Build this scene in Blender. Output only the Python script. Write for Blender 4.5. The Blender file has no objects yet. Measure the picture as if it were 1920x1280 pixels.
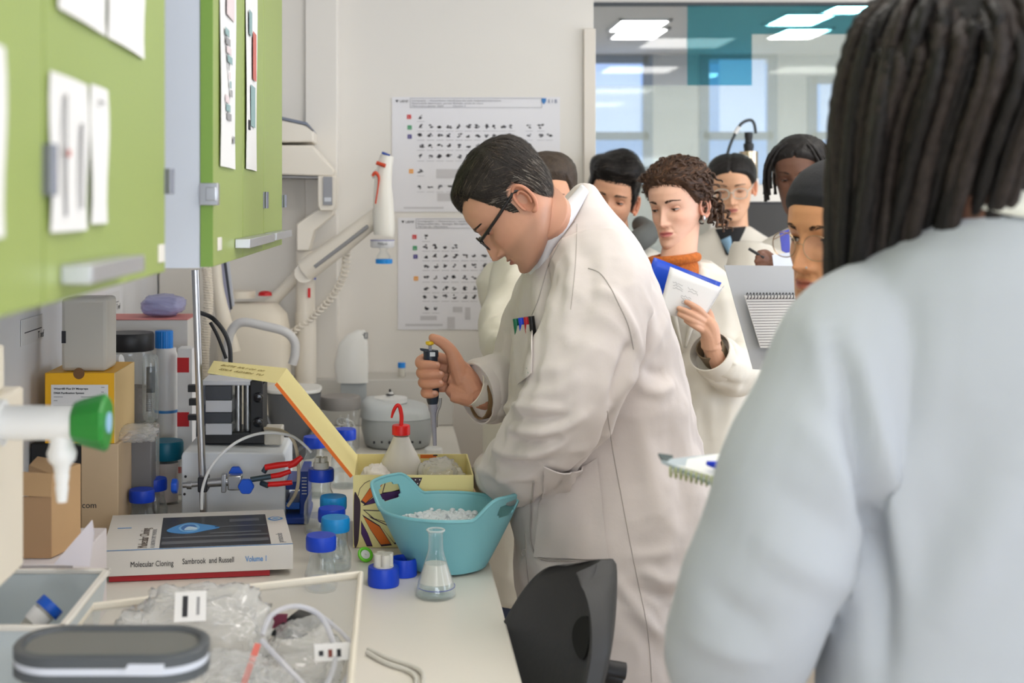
import bpy, bmesh, math, random
import numpy as np
from mathutils import Vector, Matrix
from mathutils.bvhtree import BVHTree

random.seed(7); RNG = np.random.default_rng(11)
SC = bpy.context.scene
COL = SC.collection
PI = math.pi

# ------------------------------------------------------------------ camera
FPX, U0, V0, ZC = 2400.0, 741.0, 390.0, 1.60      # focal length / principal point in 1920x1280 pixels, eye height
cd = bpy.data.cameras.new('camera'); cam = bpy.data.objects.new('camera', cd); COL.objects.link(cam)
cd.sensor_width = 36.0; cd.lens = FPX*36/1920
cd.shift_x = (960-U0)/1920; cd.shift_y = -(640-V0)/1920
cam.location = (0, 0, ZC); cam.rotation_euler = (PI/2, 0, 0)
cd.clip_start = 0.05; cd.clip_end = 60
cd.dof.use_dof = True; cd.dof.focus_distance = 2.65; cd.dof.aperture_fstop = 4.0
SC.camera = cam

# ------------------------------------------------------------------ colour management
SC.view_settings.view_transform = 'Standard'; SC.view_settings.look = 'None'
SC.view_settings.gamma = 1.0; SC.view_settings.use_curve_mapping = False
SC.view_settings.exposure = 0.10
SC.cycles.transparent_max_bounces = 40          # many layers of film and glass in the tray

# ------------------------------------------------------------------ world
w = bpy.data.worlds.new('world'); SC.world = w; w.use_nodes = True
bg = w.node_tree.nodes['Background']; bg.inputs['Color'].default_value = (0.30, 0.52, 1.0, 1); bg.inputs['Strength'].default_value = 1.3

def area(name, loc, rot, sx, sy, power, col):
    l = bpy.data.lights.new(name, 'AREA'); l.shape = 'RECTANGLE'; l.size = sx; l.size_y = sy
    l.energy = power; l.color = col
    o = bpy.data.objects.new(name, l); COL.objects.link(o); o.location = loc; o.rotation_euler = rot
    return o
# daylight entering through the windows of the right wall and the rear wall
area('daylight_right', (4.05, -0.2, 1.55), (0, PI/2, 0), 1.3, 2.6, 40, (0.84, 0.92, 1.0))
area('daylight_right_far', (4.05, 3.1, 1.55), (0, PI/2, 0), 1.3, 2.6, 50, (0.92, 0.96, 1.0))
area('daylight_rear', (1.4, -4.35, 1.55), (PI/2, 0, 0), 3.8, 1.3, 115, (0.88, 0.94, 1.0))
PANEL_STRENGTH = 8.2

# ------------------------------------------------------------------ helpers
def P(u, v, Y):
    return Vector(((u-U0)*Y/FPX, Y, ZC-(v-V0)*Y/FPX))
def px(Y): return Y/FPX
def lin(c):
    c = np.asarray(c, float)/255.0
    return tuple(np.where(c <= 0.04045, c/12.92, ((c+0.055)/1.055)**2.4))
def sm(a, b, x):
    t = np.clip((np.asarray(x, float)-a)/(b-a), 0, 1); return t*t*(3-2*t)

_perm = np.random.default_rng(3).permutation(256); _perm = np.concatenate([_perm, _perm])
_g = np.random.default_rng(4).normal(size=(256, 3)); _g /= np.linalg.norm(_g, axis=1)[:, None]
def pnoise(p):
    p = np.asarray(p, float); i = np.floor(p).astype(int); f = p-i; i &= 255
    u = f*f*f*(f*(f*6-15)+10); out = 0
    for dx in (0, 1):
        wx = u[:, 0] if dx else 1-u[:, 0]
        for dy in (0, 1):
            wy = u[:, 1] if dy else 1-u[:, 1]
            for dz in (0, 1):
                wz = u[:, 2] if dz else 1-u[:, 2]
                h = _perm[_perm[_perm[(i[:, 0]+dx) & 255]+((i[:, 1]+dy) & 255)]+((i[:, 2]+dz) & 255)]
                out = out + wx*wy*wz*((f-np.array([dx, dy, dz]))*_g[h]).sum(1)
    return out

# ------------------------------------------------------------------ materials
MATS = {}
def mat(name, rgb=(200, 200, 200), rough=0.5, metal=0.0, bump=None, var=None, spec=0.5, trans=0.0, ior=1.45, emit=None, attr=False, sheen=0.0, alpha=1.0, coat=0.0):
    if name in MATS: return MATS[name]
    m = bpy.data.materials.new(name); m.use_nodes = True; nt = m.node_tree; b = nt.nodes['Principled BSDF']
    c = (*lin(rgb), 1)
    b.inputs['Base Color'].default_value = c; b.inputs['Roughness'].default_value = rough
    b.inputs['Metallic'].default_value = metal; b.inputs['Specular IOR Level'].default_value = spec
    b.inputs['Transmission Weight'].default_value = trans; b.inputs['IOR'].default_value = ior
    b.inputs['Alpha'].default_value = alpha; b.inputs['Coat Weight'].default_value = coat
    if sheen: b.inputs['Sheen Weight'].default_value = sheen
    tc = nt.nodes.new('ShaderNodeTexCoord')
    if emit:
        b.inputs['Emission Color'].default_value = (*emit[0], 1); b.inputs['Emission Strength'].default_value = emit[1]
    colsock = None
    if attr:
        a = nt.nodes.new('ShaderNodeVertexColor'); a.layer_name = 'Col'; colsock = a.outputs['Color']
    if var:
        sc_, amt = var
        n = nt.nodes.new('ShaderNodeTexNoise'); n.inputs['Scale'].default_value = sc_; n.inputs['Detail'].default_value = 3
        nt.links.new(tc.outputs['Object'], n.inputs['Vector'])
        mx = nt.nodes.new('ShaderNodeMix'); mx.data_type = 'RGBA'; mx.blend_type = 'MULTIPLY'
        mx.inputs['Factor'].default_value = 1.0
        mr = nt.nodes.new('ShaderNodeMapRange'); mr.inputs[1].default_value = 0.25; mr.inputs[2].default_value = 0.75
        mr.inputs[3].default_value = 1-amt; mr.inputs[4].default_value = 1+amt
        nt.links.new(n.outputs['Fac'], mr.inputs[0])
        if colsock: nt.links.new(colsock, mx.inputs['A'])
        else: mx.inputs['A'].default_value = c
        nt.links.new(mr.outputs[0], mx.inputs['B']); colsock = mx.outputs['Result']
    if colsock: nt.links.new(colsock, b.inputs['Base Color'])
    if bump:
        for k in range(0, len(bump), 2):
            n = nt.nodes.new('ShaderNodeTexNoise'); n.inputs['Scale'].default_value = bump[k]; n.inputs['Detail'].default_value = 4
            nt.links.new(tc.outputs['Object'], n.inputs['Vector'])
            bp = nt.nodes.new('ShaderNodeBump'); bp.inputs['Strength'].default_value = bump[k+1]; bp.inputs['Distance'].default_value = 0.004
            nt.links.new(n.outputs['Fac'], bp.inputs['Height'])
            if k: nt.links.new(prev.outputs['Normal'], bp.inputs['Normal'])
            prev = bp
        nt.links.new(prev.outputs['Normal'], b.inputs['Normal'])
    MATS[name] = m; return m

def glassy(name, tint=(255, 255, 255), body=(235, 235, 235), haze=0.05, edge=0.35, gloss=0.9, rough=0.02):
    """clear thin-walled glass or film: mostly transparent, hazier and shinier towards grazing angles"""
    if name in MATS: return MATS[name]
    m = bpy.data.materials.new(name); m.use_nodes = True; nt = m.node_tree; nt.nodes.clear()
    o = nt.nodes.new('ShaderNodeOutputMaterial'); t = nt.nodes.new('ShaderNodeBsdfTransparent'); t.inputs[0].default_value = (*lin(tint), 1)
    d = nt.nodes.new('ShaderNodeBsdfDiffuse'); d.inputs[0].default_value = (*lin(body), 1)
    g = nt.nodes.new('ShaderNodeBsdfGlossy'); g.inputs['Roughness'].default_value = rough
    lw = nt.nodes.new('ShaderNodeLayerWeight'); lw.inputs['Blend'].default_value = 0.35
    mr = nt.nodes.new('ShaderNodeMapRange'); mr.inputs[3].default_value = haze; mr.inputs[4].default_value = edge
    nt.links.new(lw.outputs['Facing'], mr.inputs[0])
    m1 = nt.nodes.new('ShaderNodeMixShader'); nt.links.new(mr.outputs[0], m1.inputs[0]); nt.links.new(t.outputs[0], m1.inputs[1]); nt.links.new(d.outputs[0], m1.inputs[2])
    fr = nt.nodes.new('ShaderNodeLayerWeight'); fr.inputs['Blend'].default_value = 0.5
    pw_ = nt.nodes.new('ShaderNodeMath'); pw_.operation = 'POWER'; pw_.inputs[1].default_value = 4.0; nt.links.new(fr.outputs['Facing'], pw_.inputs[0])
    mu = nt.nodes.new('ShaderNodeMath'); mu.operation = 'MULTIPLY_ADD'; mu.inputs[1].default_value = 0.75*gloss; mu.inputs[2].default_value = 0.035*gloss; nt.links.new(pw_.outputs[0], mu.inputs[0])
    m2 = nt.nodes.new('ShaderNodeMixShader'); nt.links.new(mu.outputs[0], m2.inputs[0]); nt.links.new(m1.outputs[0], m2.inputs[1]); nt.links.new(g.outputs[0], m2.inputs[2])
    nt.links.new(m2.outputs[0], o.inputs['Surface'])
    MATS[name] = m; return m

# ------------------------------------------------------------------ mesh builder
class MB:
    def __init__(s): s.v = []; s.f = []
    def add(s, vs, fs):
        n = len(s.v); s.v += [tuple(p) for p in vs]; s.f += [tuple(i+n for i in f) for f in fs]; return s
    def box(s, a, b, M=None):
        x0, y0, z0 = a; x1, y1, z1 = b
        v = [(x0, y0, z0), (x1, y0, z0), (x1, y1, z0), (x0, y1, z0), (x0, y0, z1), (x1, y0, z1), (x1, y1, z1), (x0, y1, z1)]
        if M is not None: v = [M @ Vector(p) for p in v]
        return s.add(v, [(3, 2, 1, 0), (4, 5, 6, 7), (0, 1, 5, 4), (1, 2, 6, 5), (2, 3, 7, 6), (3, 0, 4, 7)])
    def quad(s, a, b, c, d): return s.add([a, b, c, d], [(0, 1, 2, 3)])
    def lathe(s, prof, c=(0, 0, 0), seg=28, M=None, cap=True):
        vs = []; fs = []
        for r, z in prof:
            for k in range(seg):
                a = 2*PI*k/seg; p = Vector((r*math.cos(a), r*math.sin(a), z))
                if M is not None: p = M @ p
                vs.append(p+Vector(c))
        for i in range(len(prof)-1):
            for k in range(seg):
                k2 = (k+1) % seg; fs.append((i*seg+k, i*seg+k2, (i+1)*seg+k2, (i+1)*seg+k))
        if cap:
            if prof[0][0] > 1e-6: fs.append(tuple(range(seg))[::-1])
            if prof[-1][0] > 1e-6: fs.append(tuple((len(prof)-1)*seg+k for k in range(seg)))
        return s.add(vs, fs)
    def cyl(s, p0, p1, r0, r1=None, seg=16):
        return s.tube([p0, p1], [r0, r0 if r1 is None else r1], seg)
    def tube(s, pts, r, seg=10, closed=False, sx=1.0, cap=True, up=None):
        pts = [Vector(p) for p in pts]; n = len(pts)
        rs = r if hasattr(r, '__len__') else [r]*n
        T = []
        for i in range(n):
            a = pts[i-1] if (i > 0 or closed) else pts[i]; b = pts[(i+1) % n] if (i < n-1 or closed) else pts[i]
            t = b-a; T.append(t.normalized() if t.length > 1e-9 else Vector((0, 0, 1)))
        if up is not None: nrm = Vector(up)
        else: nrm = Vector((0, 0, 1)) if abs(T[0].z) < 0.9 else Vector((1, 0, 0))
        vs = []; fs = []
        for i in range(n):
            nrm = (nrm-T[i]*nrm.dot(T[i]))
            if nrm.length < 1e-6: nrm = T[i].orthogonal()
            nrm.normalize(); bi = T[i].cross(nrm)
            for k in range(seg):
                a = 2*PI*k/seg; vs.append(pts[i]+nrm*(math.cos(a)*rs[i])+bi*(math.sin(a)*rs[i]*sx))
        m = n if closed else n-1
        for i in range(m):
            j = (i+1) % n
            for k in range(seg):
                k2 = (k+1) % seg; fs.append((i*seg+k, i*seg+k2, j*seg+k2, j*seg+k))
        if cap and not closed:
            fs.append(tuple(range(seg))[::-1]); fs.append(tuple((n-1)*seg+k for k in range(seg)))
        return s.add(vs, fs)
    def sphere(s, c, r, seg=16, rings=10, scale=(1, 1, 1), M=None):
        prof = [(max(math.sin(PI*i/rings), 1e-5), -math.cos(PI*i/rings)) for i in range(rings+1)]
        S = Matrix.Diagonal((r*scale[0], r*scale[1], r*scale[2])).to_4x4()
        return s.lathe(prof, c, seg, (M @ S) if M is not None else S, cap=False)
    def loft(s, rings, cap=True):
        n = len(rings[0]); vs = [p for r in rings for p in r]; fs = []
        for i in range(len(rings)-1):
            for k in range(n):
                k2 = (k+1) % n; fs.append((i*n+k, i*n+k2, (i+1)*n+k2, (i+1)*n+k))
        if cap: fs.append(tuple(range(n))[::-1]); fs.append(tuple((len(rings)-1)*n+k for k in range(n)))
        return s.add(vs, fs)
    def prism(s, poly, d):
        """polygon of 3-D points extruded by vector d"""
        n = len(poly); d = Vector(d); a = [Vector(p) for p in poly]; b = [p+d for p in a]
        fs = [tuple(range(n))[::-1], tuple(range(n, 2*n))]+[(i, (i+1) % n, n+(i+1) % n, n+i) for i in range(n)]
        return s.add(a+b, fs)
    def sheet(s, grid, thick=0.0):
        """grid[i][j] of points; double layered when thick"""
        h = len(grid); wd = len(grid[0]); g = [[Vector(p) for p in r] for r in grid]
        vs = [p for r in g for p in r]
        fs = [(i*wd+j, i*wd+j+1, (i+1)*wd+j+1, (i+1)*wd+j) for i in range(h-1) for j in range(wd-1)]
        if thick:
            n = h*wd; N = []
            for i in range(h):
                for j in range(wd):
                    a = g[min(i+1, h-1)][j]-g[max(i-1, 0)][j]; b = g[i][min(j+1, wd-1)]-g[i][max(j-1, 0)]
                    q = a.cross(b); N.append(q.normalized() if q.length > 1e-12 else Vector((0, 0, 1)))
            vs += [vs[k]+N[k]*thick for k in range(n)]
            fs += [tuple(x+n for x in f[::-1]) for f in fs]
            bd = [j for j in range(wd)]+[i*wd+wd-1 for i in range(1, h)]+[(h-1)*wd+j for j in range(wd-2, -1, -1)]+[i*wd for i in range(h-2, 0, -1)]
            for k in range(len(bd)):
                a, b = bd[k], bd[(k+1) % len(bd)]; fs.append((b, a, a+n, b+n))
        return s.add(vs, fs)
    def mesh(s, name):
        me = bpy.data.meshes.new(name); me.from_pydata(s.v, [], s.f); me.update()
        return me

def wmat(o):
    return (wmat(o.parent) @ o.matrix_parent_inverse @ o.matrix_basis) if o.parent else o.matrix_basis.copy()
def link(name, me, parent=None, local=False, smooth=40, bevel=0, material=None, recalc=False):
    if recalc:
        bm = bmesh.new(); bm.from_mesh(me); bmesh.ops.recalc_face_normals(bm, faces=bm.faces); bm.to_mesh(me); bm.free()
    o = bpy.data.objects.new(name, me); COL.objects.link(o)
    if material is not None: me.materials.append(material)
    if parent is not None:
        o.parent = parent
        if not local:
            o.matrix_parent_inverse = wmat(parent).inverted()
    elif not local:
        n = len(me.vertices); c = np.empty(n*3); me.vertices.foreach_get('co', c); c = c.reshape(-1, 3)
        org = np.array([(c[:, 0].min()+c[:, 0].max())/2, (c[:, 1].min()+c[:, 1].max())/2, c[:, 2].min()])
        me.vertices.foreach_set('co', (c-org).ravel()); o.location = org
    if smooth:
        me.polygons.foreach_set('use_smooth', [True]*len(me.polygons))
        if smooth < 180: me.set_sharp_from_angle(angle=math.radians(smooth))
    if bevel:
        b = o.modifiers.new('bevel', 'BEVEL'); b.width = bevel; b.segments = 2; b.limit_method = 'ANGLE'; b.angle_limit = math.radians(50)
        b.harden_normals = False
    me.update()
    return o
def obj(name, mb, material, parent=None, local=False, smooth=40, bevel=0, recalc=True):
    return link(name, mb.mesh(name), parent, local, smooth, bevel, material, recalc)
def tag(o, label=None, cat=None, group=None, kind=None):
    if label: o['label'] = label
    if cat: o['category'] = cat
    if group: o['group'] = group
    if kind: o['kind'] = kind
    return o
def thing(name, label, cat, loc=(0, 0, 0), rz=0, group=None):
    o = bpy.data.objects.new(name, None); COL.objects.link(o); o.location = loc; o.rotation_euler = (0, 0, rz); o.empty_display_size = 0.05
    return tag(o, label, cat, group)
def struct(name, mb, m, bevel=0, smooth=40): return tag(obj(name, mb, m, bevel=bevel, smooth=smooth), kind='structure')
def dup(root, loc, label, group=None, rz=None):
    r = root.copy(); COL.objects.link(r); r.location = loc; r['label'] = label
    if rz is not None: r.rotation_euler = (0, 0, rz)
    if group: r['group'] = group
    for ch in list(root.children):
        c = ch.copy(); COL.objects.link(c); c.parent = r
        for g in list(ch.children):
            d = g.copy(); COL.objects.link(d); d.parent = c
    return r
def text(name, s, size, M, m, parent=None, local=False, bold=0.0, align='LEFT', extr=0.0002, fit=None):
    cu = bpy.data.curves.new(name, 'FONT'); cu.body = s; cu.size = size; cu.align_x = align; cu.extrude = extr; cu.offset = bold; cu.resolution_u = 3
    t = bpy.data.objects.new('tmp', cu); COL.objects.link(t)
    dg = bpy.context.evaluated_depsgraph_get(); me = bpy.data.meshes.new_from_object(t.evaluated_get(dg)); bpy.data.objects.remove(t)
    if fit:
        c = get_co(me); k = fit/(c[:, 0].max()-c[:, 0].min()); c[:, 0] *= k; c[:, 1] *= k if size <= 0 else 1; set_co(me, c)
    me.transform(M); me.name = name; me.materials.clear()
    return link(name, me, parent, local, 0, 0, m)
def frame(o, xa, ya):
    """matrix with origin o, text x-axis xa, text up-axis ya"""
    xa = Vector(xa).normalized(); ya = Vector(ya); ya = (ya-xa*ya.dot(xa)).normalized(); za = xa.cross(ya)
    return Matrix(((xa.x, ya.x, za.x, o[0]), (xa.y, ya.y, za.y, o[1]), (xa.z, ya.z, za.z, o[2]), (0, 0, 0, 1)))
def cr(pts, n=8, closed=False):
    """Catmull-Rom through points"""
    p = [Vector(q) for q in pts]; out = []; m = len(p)
    for i in range(m if closed else m-1):
        a = p[i-1] if (i > 0 or closed) else p[i]; b = p[i]; c = p[(i+1) % m]; d = p[(i+2) % m] if (i+2 < m or closed) else c
        for k in range(n):
            t = k/n; out.append(0.5*((2*b)+(c-a)*t+(2*a-5*b+4*c-d)*t*t+(3*b-a-3*c+d)*t**3))
    if not closed: out.append(p[-1])
    return out
def crs(vals, n=8):
    return [q.x for q in cr([(v, 0, 0) for v in vals], n)]
def get_co(me):
    c = np.empty(len(me.vertices)*3); me.vertices.foreach_get('co', c); return c.reshape(-1, 3)
def get_no(me):
    c = np.empty(len(me.vertices)*3); me.vertices.foreach_get('normal', c); return c.reshape(-1, 3)
def set_co(me, c): me.vertices.foreach_set('co', np.asarray(c).ravel()); me.update()
def fuse(mb, voxel, smooth_it=6):
    me = mb.mesh('tmp')
    bm = bmesh.new(); bm.from_mesh(me); bmesh.ops.recalc_face_normals(bm, faces=bm.faces); bm.to_mesh(me); bm.free()
    o = bpy.data.objects.new('tmp', me); COL.objects.link(o)
    r = o.modifiers.new('r', 'REMESH'); r.mode = 'VOXEL'; r.voxel_size = voxel
    if smooth_it:
        s = o.modifiers.new('s', 'SMOOTH'); s.factor = 0.5; s.iterations = smooth_it
    dg = bpy.context.evaluated_depsgraph_get(); out = bpy.data.meshes.new_from_object(o.evaluated_get(dg))
    bpy.data.objects.remove(o); bpy.data.meshes.remove(me); out.update(); return out
def bvh_of(me):
    c = get_co(me); return BVHTree.FromPolygons([tuple(p) for p in c], [tuple(p.vertices) for p in me.polygons])
CAMO = Vector((0, 0, ZC))
def cast(b, u, v):
    d = Vector(((u-U0)/FPX, 1, -(v-V0)/FPX)).normalized(); h = b.ray_cast(CAMO, d)
    return (h[0], h[1]) if h[0] is not None else None
def on_surface(b, pts, off=0.0, n=6):
    """pixel polyline -> points lying on a surface (used to lay seams and pockets on cloth)"""
    q = cr([(u, v, 0) for u, v in pts], n) if n else [Vector((u, v, 0)) for u, v in pts]
    out = []
    for p in q:
        h = cast(b, p.x, p.y)
        if h: out.append(h[0]+(h[1] if h[1].y < 0 else -h[1])*off)
    return out
def add_col(me, C):
    a = me.color_attributes.new('Col', 'FLOAT_COLOR', 'POINT')
    C = np.asarray(C, float); C4 = np.ones((len(me.vertices), 4)); C4[:, :3] = C; a.data.foreach_set('color', C4.ravel())

# ------------------------------------------------------------------ shared materials
M_WALL = mat('wall_paint', (222, 217, 209), 0.75, bump=(180, 0.04))
M_WALLL = mat('wall_panel', (230, 229, 229), 0.6)
M_TRIM = mat('white_trim', (226, 221, 212), 0.45)
M_CEIL = mat('ceiling_tile', (225, 224, 220), 0.8, bump=(300, 0.1))
M_FLOOR = mat('floor_vinyl', (176, 160, 140), 0.35, var=(6, 0.06))
M_BENCH = mat('bench_laminate', (222, 216, 205), 0.32, var=(2, 0.01))
M_GREEN = mat('green_laminate', (147, 163, 88), 0.45)
M_GREEND = mat('green_edging', (116, 150, 62), 0.45)
M_WHITE = mat('white_plastic', (228, 227, 224), 0.4)
M_CREAM = mat('cream_plastic', (226, 216, 198), 0.45)
M_PAPER = mat('paper', (226, 224, 222), 0.8)
M_CHROME = mat('brushed_metal', (190, 190, 192), 0.28, 1.0)
M_DKMETAL = mat('dark_metal', (60, 60, 64), 0.4, 0.6)
M_BLACK = mat('black_plastic', (28, 28, 30), 0.45)
M_INK = mat('black_ink', (48, 48, 52), 0.8)
M_GREYINK = mat('grey_ink', (150, 149, 150), 0.8)
M_BLUECAP = mat('blue_cap', (12, 62, 190), 0.42)
M_CYANCAP = mat('cyan_cap', (20, 135, 200), 0.42)
M_RED = mat('red_plastic', (214, 24, 22), 0.4)
M_GLASS = glassy('clear_glass', (254, 255, 255), (225, 230, 228), 0.0, 0.20)
M_FILM = glassy('clear_film', (252, 252, 252), (238, 238, 237), 0.20, 0.55, 1.1, 0.10)
M_CLEARPL = glassy('clear_plastic', (253, 253, 252), (228, 224, 216), 0.22, 0.5, 0.6, 0.1)
M_FROST = glassy('frosted_plastic', (248, 247, 243), (225, 220, 208), 0.62, 0.85, 0.5, 0.25)
# ================================================================== the room
XL, XR, YB, YG, YN, HC = -0.78, 4.2, 4.32, 5.40, -4.5, 2.75
ZB = 0.90; XE = 0.188
struct('floor', MB().box((XL-0.1, YN-0.1, -0.08), (5.6, 10.2, 0)), M_FLOOR)
struct('ceiling', MB().box((XL-0.1, YN-0.1, HC), (5.6, 10.2, HC+0.08)), M_CEIL)
struct('wall_left', MB().box((XL-0.1, YN, 0), (XL, YB, HC)), M_WALLL)
WX = P(1113, 0, YB).x
struct('wall_back', MB().box((XL-0.1, YB, 0), (WX, YG+0.05, HC)), M_WALL)
struct('trim_1', MB().box((P(1095, 0, YB-0.02).x, YB-0.02, 0), (WX+0.004, YB+0.1, P(0, 55, YB).z)), mat('corner_trim', (216, 208, 196), 0.5), bevel=0.002)
# pilaster at the left of the poster wall
struct('trim_2', MB().box((P(572, 0, 4.18).x, 4.18, 0.9), (P(632, 0, 4.18).x, YB, HC)).box((XL+0.005, 4.195, 1.05), (P(572, 0, 4.18).x, YB, HC)), mat('pilaster_paint', (226, 220, 210), 0.6), bevel=0.003)
# rear and right walls with window openings (daylight)
def wall_with_holes(name, x0, x1, z0, z1, holes, place, t=0.1, m=M_WALL):
    mb = MB(); xs = x0
    for (a, b, c, d) in sorted(holes):
        mb.box((xs, 0, z0), (a, t, z1)); mb.box((a, 0, z0), (b, t, c)); mb.box((a, 0, d), (b, t, z1)); xs = b
    mb.box((xs, 0, z0), (x1, t, z1)); mb.v = [tuple(place(*p)) for p in mb.v]
    return struct(name, mb, m)
wall_with_holes('wall_right', YN, YG, 0, HC, [(-1.5, 1.1, 0.9, 2.2), (1.8, 4.4, 0.9, 2.2)], lambda a, t, z: (XR+t, a, z))
wall_with_holes('wall_rear', XL-0.1, XR+0.1, 0, HC, [(-0.5, 3.3, 0.9, 2.2)], lambda a, t, z: (a, YN-t, z))
# glazed partition to the next room
GX0, GX1 = WX, XR; GZ1 = P(0, 5, YG).z; GZ0 = 0.95
struct('wall_partition', MB().box((GX0, YG, 0), (GX1, YG+0.08, GZ0)).box((GX0, YG, GZ1), (GX1, YG+0.08, HC)), M_WALL)
win = struct('window_1', MB().box((GX0, YG-0.01, GZ1-0.012), (GX1, YG+0.03, GZ1)).box((GX0, YG-0.01, GZ0), (GX1, YG+0.03, GZ0+0.02)), mat('window_frame', (70, 74, 78), 0.5))
M_PANE = glassy('partition_pane', (248, 250, 252), (190, 205, 205), 0.04, 0.1, 1.3, 0.0)
M_PANEF = glassy('frosted_film', (252, 254, 252), (236, 242, 232), 0.20, 0.3, 0.4, 0.05)
M_PANET = glassy('teal_film', (176, 224, 230), (90, 165, 172), 0.14, 0.2, 0.6, 0.0)
ux = lambda u: P(u, 0, YG).x; vz = lambda v: P(0, v, YG).z
xs = [GX0+0.002, (ux(1700)), ux(2050), GX1-0.002]
for a, b in zip(xs[:-1], xs[1:]):
    obj('pane', MB().box((a, YG+0.004, GZ0+0.02), (b-0.003, YG+0.010, GZ1-0.012)), M_PANE, win)
zf = vz(160)
obj('frosted_film', MB().box((GX0+0.004, YG+0.001, GZ0+0.02), (GX1-0.004, YG+0.002, zf)), M_PANEF, win)
obj('teal_film', MB().box((ux(1289), YG+0.001, zf), (ux(1410), YG+0.002, GZ1-0.012)), M_PANET, win)
obj('teal_film', MB().box((ux(1410), YG+0.001, vz(64)), (ux(1760), YG+0.002, GZ1-0.012)), M_PANET, win)
obj('frosted_film', MB().box((ux(1410), YG+0.001, zf), (ux(1760), YG+0.002, vz(64))), M_PANEF, win)
# the next room: far wall with tall windows
M_FAR = mat('far_room_paint', (186, 188, 190), 0.7)
YF = 9.6; fx = lambda u: P(u, 0, YF).x; fz = lambda v: P(0, v, YF).z
holes = [(fx(1060), fx(1215), fz(345), fz(112)), (fx(1318), fx(1448), fz(345), fz(104)), (fx(1520), fx(1600), fz(345), fz(150)), (fx(1700), fx(1800), fz(345), fz(120))]
wall_with_holes('wall_far', 0.2, 5.6, 0, HC, holes, lambda a, t, z: (a, YF+t, z), m=M_FAR)
struct('wall_side', MB().box((0.2, YG+0.1, 0), (0.3, YF, HC)), M_FAR)
struct('wall_side_far', MB().box((5.5, YG+0.1, 0), (5.6, YF, HC)), M_FAR)
M_BLIND = mat('glowing_blind', (196, 208, 226), 0.8, emit=((0.42, 0.60, 1.0), 0.8))  # emission puts a daylight glow into the blinds
M_FFRAME = mat('far_window_frame', (96, 112, 136), 0.5)
for k, (a, b, c, d) in enumerate(holes):
    f = struct('window_%d' % (k+2), MB().box((a-0.03, YF-0.03, c-0.03), (a+0.04, YF, d+0.03)).box((b-0.04, YF-0.03, c-0.03), (b+0.03, YF, d+0.03)).box((a, YF-0.03, fz(255)-0.03), (b, YF, fz(255)+0.03)).box((a, YF-0.03, d-0.03), (b, YF, d+0.03)), M_FFRAME)
    obj('blind', MB().box((a+0.25*(b-a), YF+0.02, fz(250)), (b-0.05, YF+0.03, d)), M_BLIND, f)
    obj('pane', MB().box((a, YF+0.05, c), (b, YF+0.055, d)), M_PANE, f)
# ceiling light panels
M_LAMP = mat('lamp_diffuser', (255, 252, 246), 0.5, emit=((1.0, 0.965, 0.91), PANEL_STRENGTH))
M_LAMPF = mat('far_lamp_and_reflection', (255, 252, 246), 0.5, emit=((1.0, 0.97, 0.92), 40.0))
def light_panel(x, y, sx, sy, label, m, group, z=HC):
    t = thing('ceiling_light', label, 'ceiling light', (x, y, z), group=group)
    mb = MB()
    for (a, b, c, d) in ((-sx, sx, -sy, -sy+0.02), (-sx, sx, sy-0.02, sy), (-sx, -sx+0.02, -sy, sy), (sx-0.02, sx, -sy, sy)):
        mb.box((a/1, c, -0.02), (b, d, 0))
    obj('frame', mb, M_WHITE, t, True); obj('diffuser', MB().box((-sx+0.02, -sy+0.02, -0.012), (sx-0.02, sy-0.02, -0.002)), m, t, True)
    return t
for i, (x, y) in enumerate([(0.3, 0.2), (0.45, 1.6), (0.85, 2.85), (2.0, 0.3), (2.0, 2.0), (2.0, 3.9), (3.4, 0.3), (3.4, 2.4), (0.5, -1.6), (2.2, -1.6), (0.5, -3.2), (2.2, -3.2)]):
    light_panel(x, y, 0.30, 0.30, 'square white light panel in the laboratory ceiling above the '+('near worktop', 'middle of the worktop', 'far end of the worktop', 'camera side of the aisle', 'standing students', 'glass partition corner', 'rear right window', 'right wall', 'worktop behind the camera', 'aisle behind the camera', 'rear end of the worktop', 'rear window')[i], M_LAMP, 'ceiling lights of the laboratory')
for (u, v, lab) in [(1197, 47, 'upper of the two bright panels seen at the left of the glass'), (1197, 62, 'lower of the two bright panels seen at the left of the glass'),
                    (1499, 36, 'upper bright panel seen through the teal glass'), (1497, 62, 'lower bright panel seen through the teal glass'), (1610, 12, 'bright panel at the top right corner of the glass')]:
    Yp = (HC-0.01-ZC)*FPX/(V0-v); q = P(u, v, Yp)
    light_panel(q.x, q.y, 0.16, 0.24, lab, M_LAMPF, 'lamps and lamp reflections seen in the glass')  # some of these panels stand in for lamp reflections in the glass

# ================================================================== benches
bt = obj('worktop', MB().box((XL+0.002, -1.2, ZB-0.035), (XE, 4.12, ZB)), M_BENCH, bevel=0.004)
tag(bt, 'long pale cream laboratory worktop under the green cabinets', 'worktop')
t = thing('under_bench_cabinet', 'pale base cabinet carrying the cream worktop', 'cabinet', (-0.3, 1.5, 0))
obj('body', MB().box((XL+0.01, -1.1, 0.08), (-0.12, 4.1, ZB-0.036)), M_TRIM, t, bevel=0.003)
obj('plinth', MB().box((XL+0.03, -1.05, 0.0), (-0.18, 4.05, 0.085)), mat('plinth_grey', (110, 108, 105), 0.6), t)
for k in range(5):
    y0 = -1.05+k*1.03
    d = obj('door', MB().box((-0.12, y0, 0.12), (-0.10, y0+1.0, ZB-0.06)), M_TRIM, t, bevel=0.002)
    obj('handle', MB().tube([(-0.10, y0+0.42, 0.76), (-0.075, y0+0.42, 0.76), (-0.075, y0+0.58, 0.76), (-0.10, y0+0.58, 0.76)], 0.005, 8), M_CHROME, d)
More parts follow.
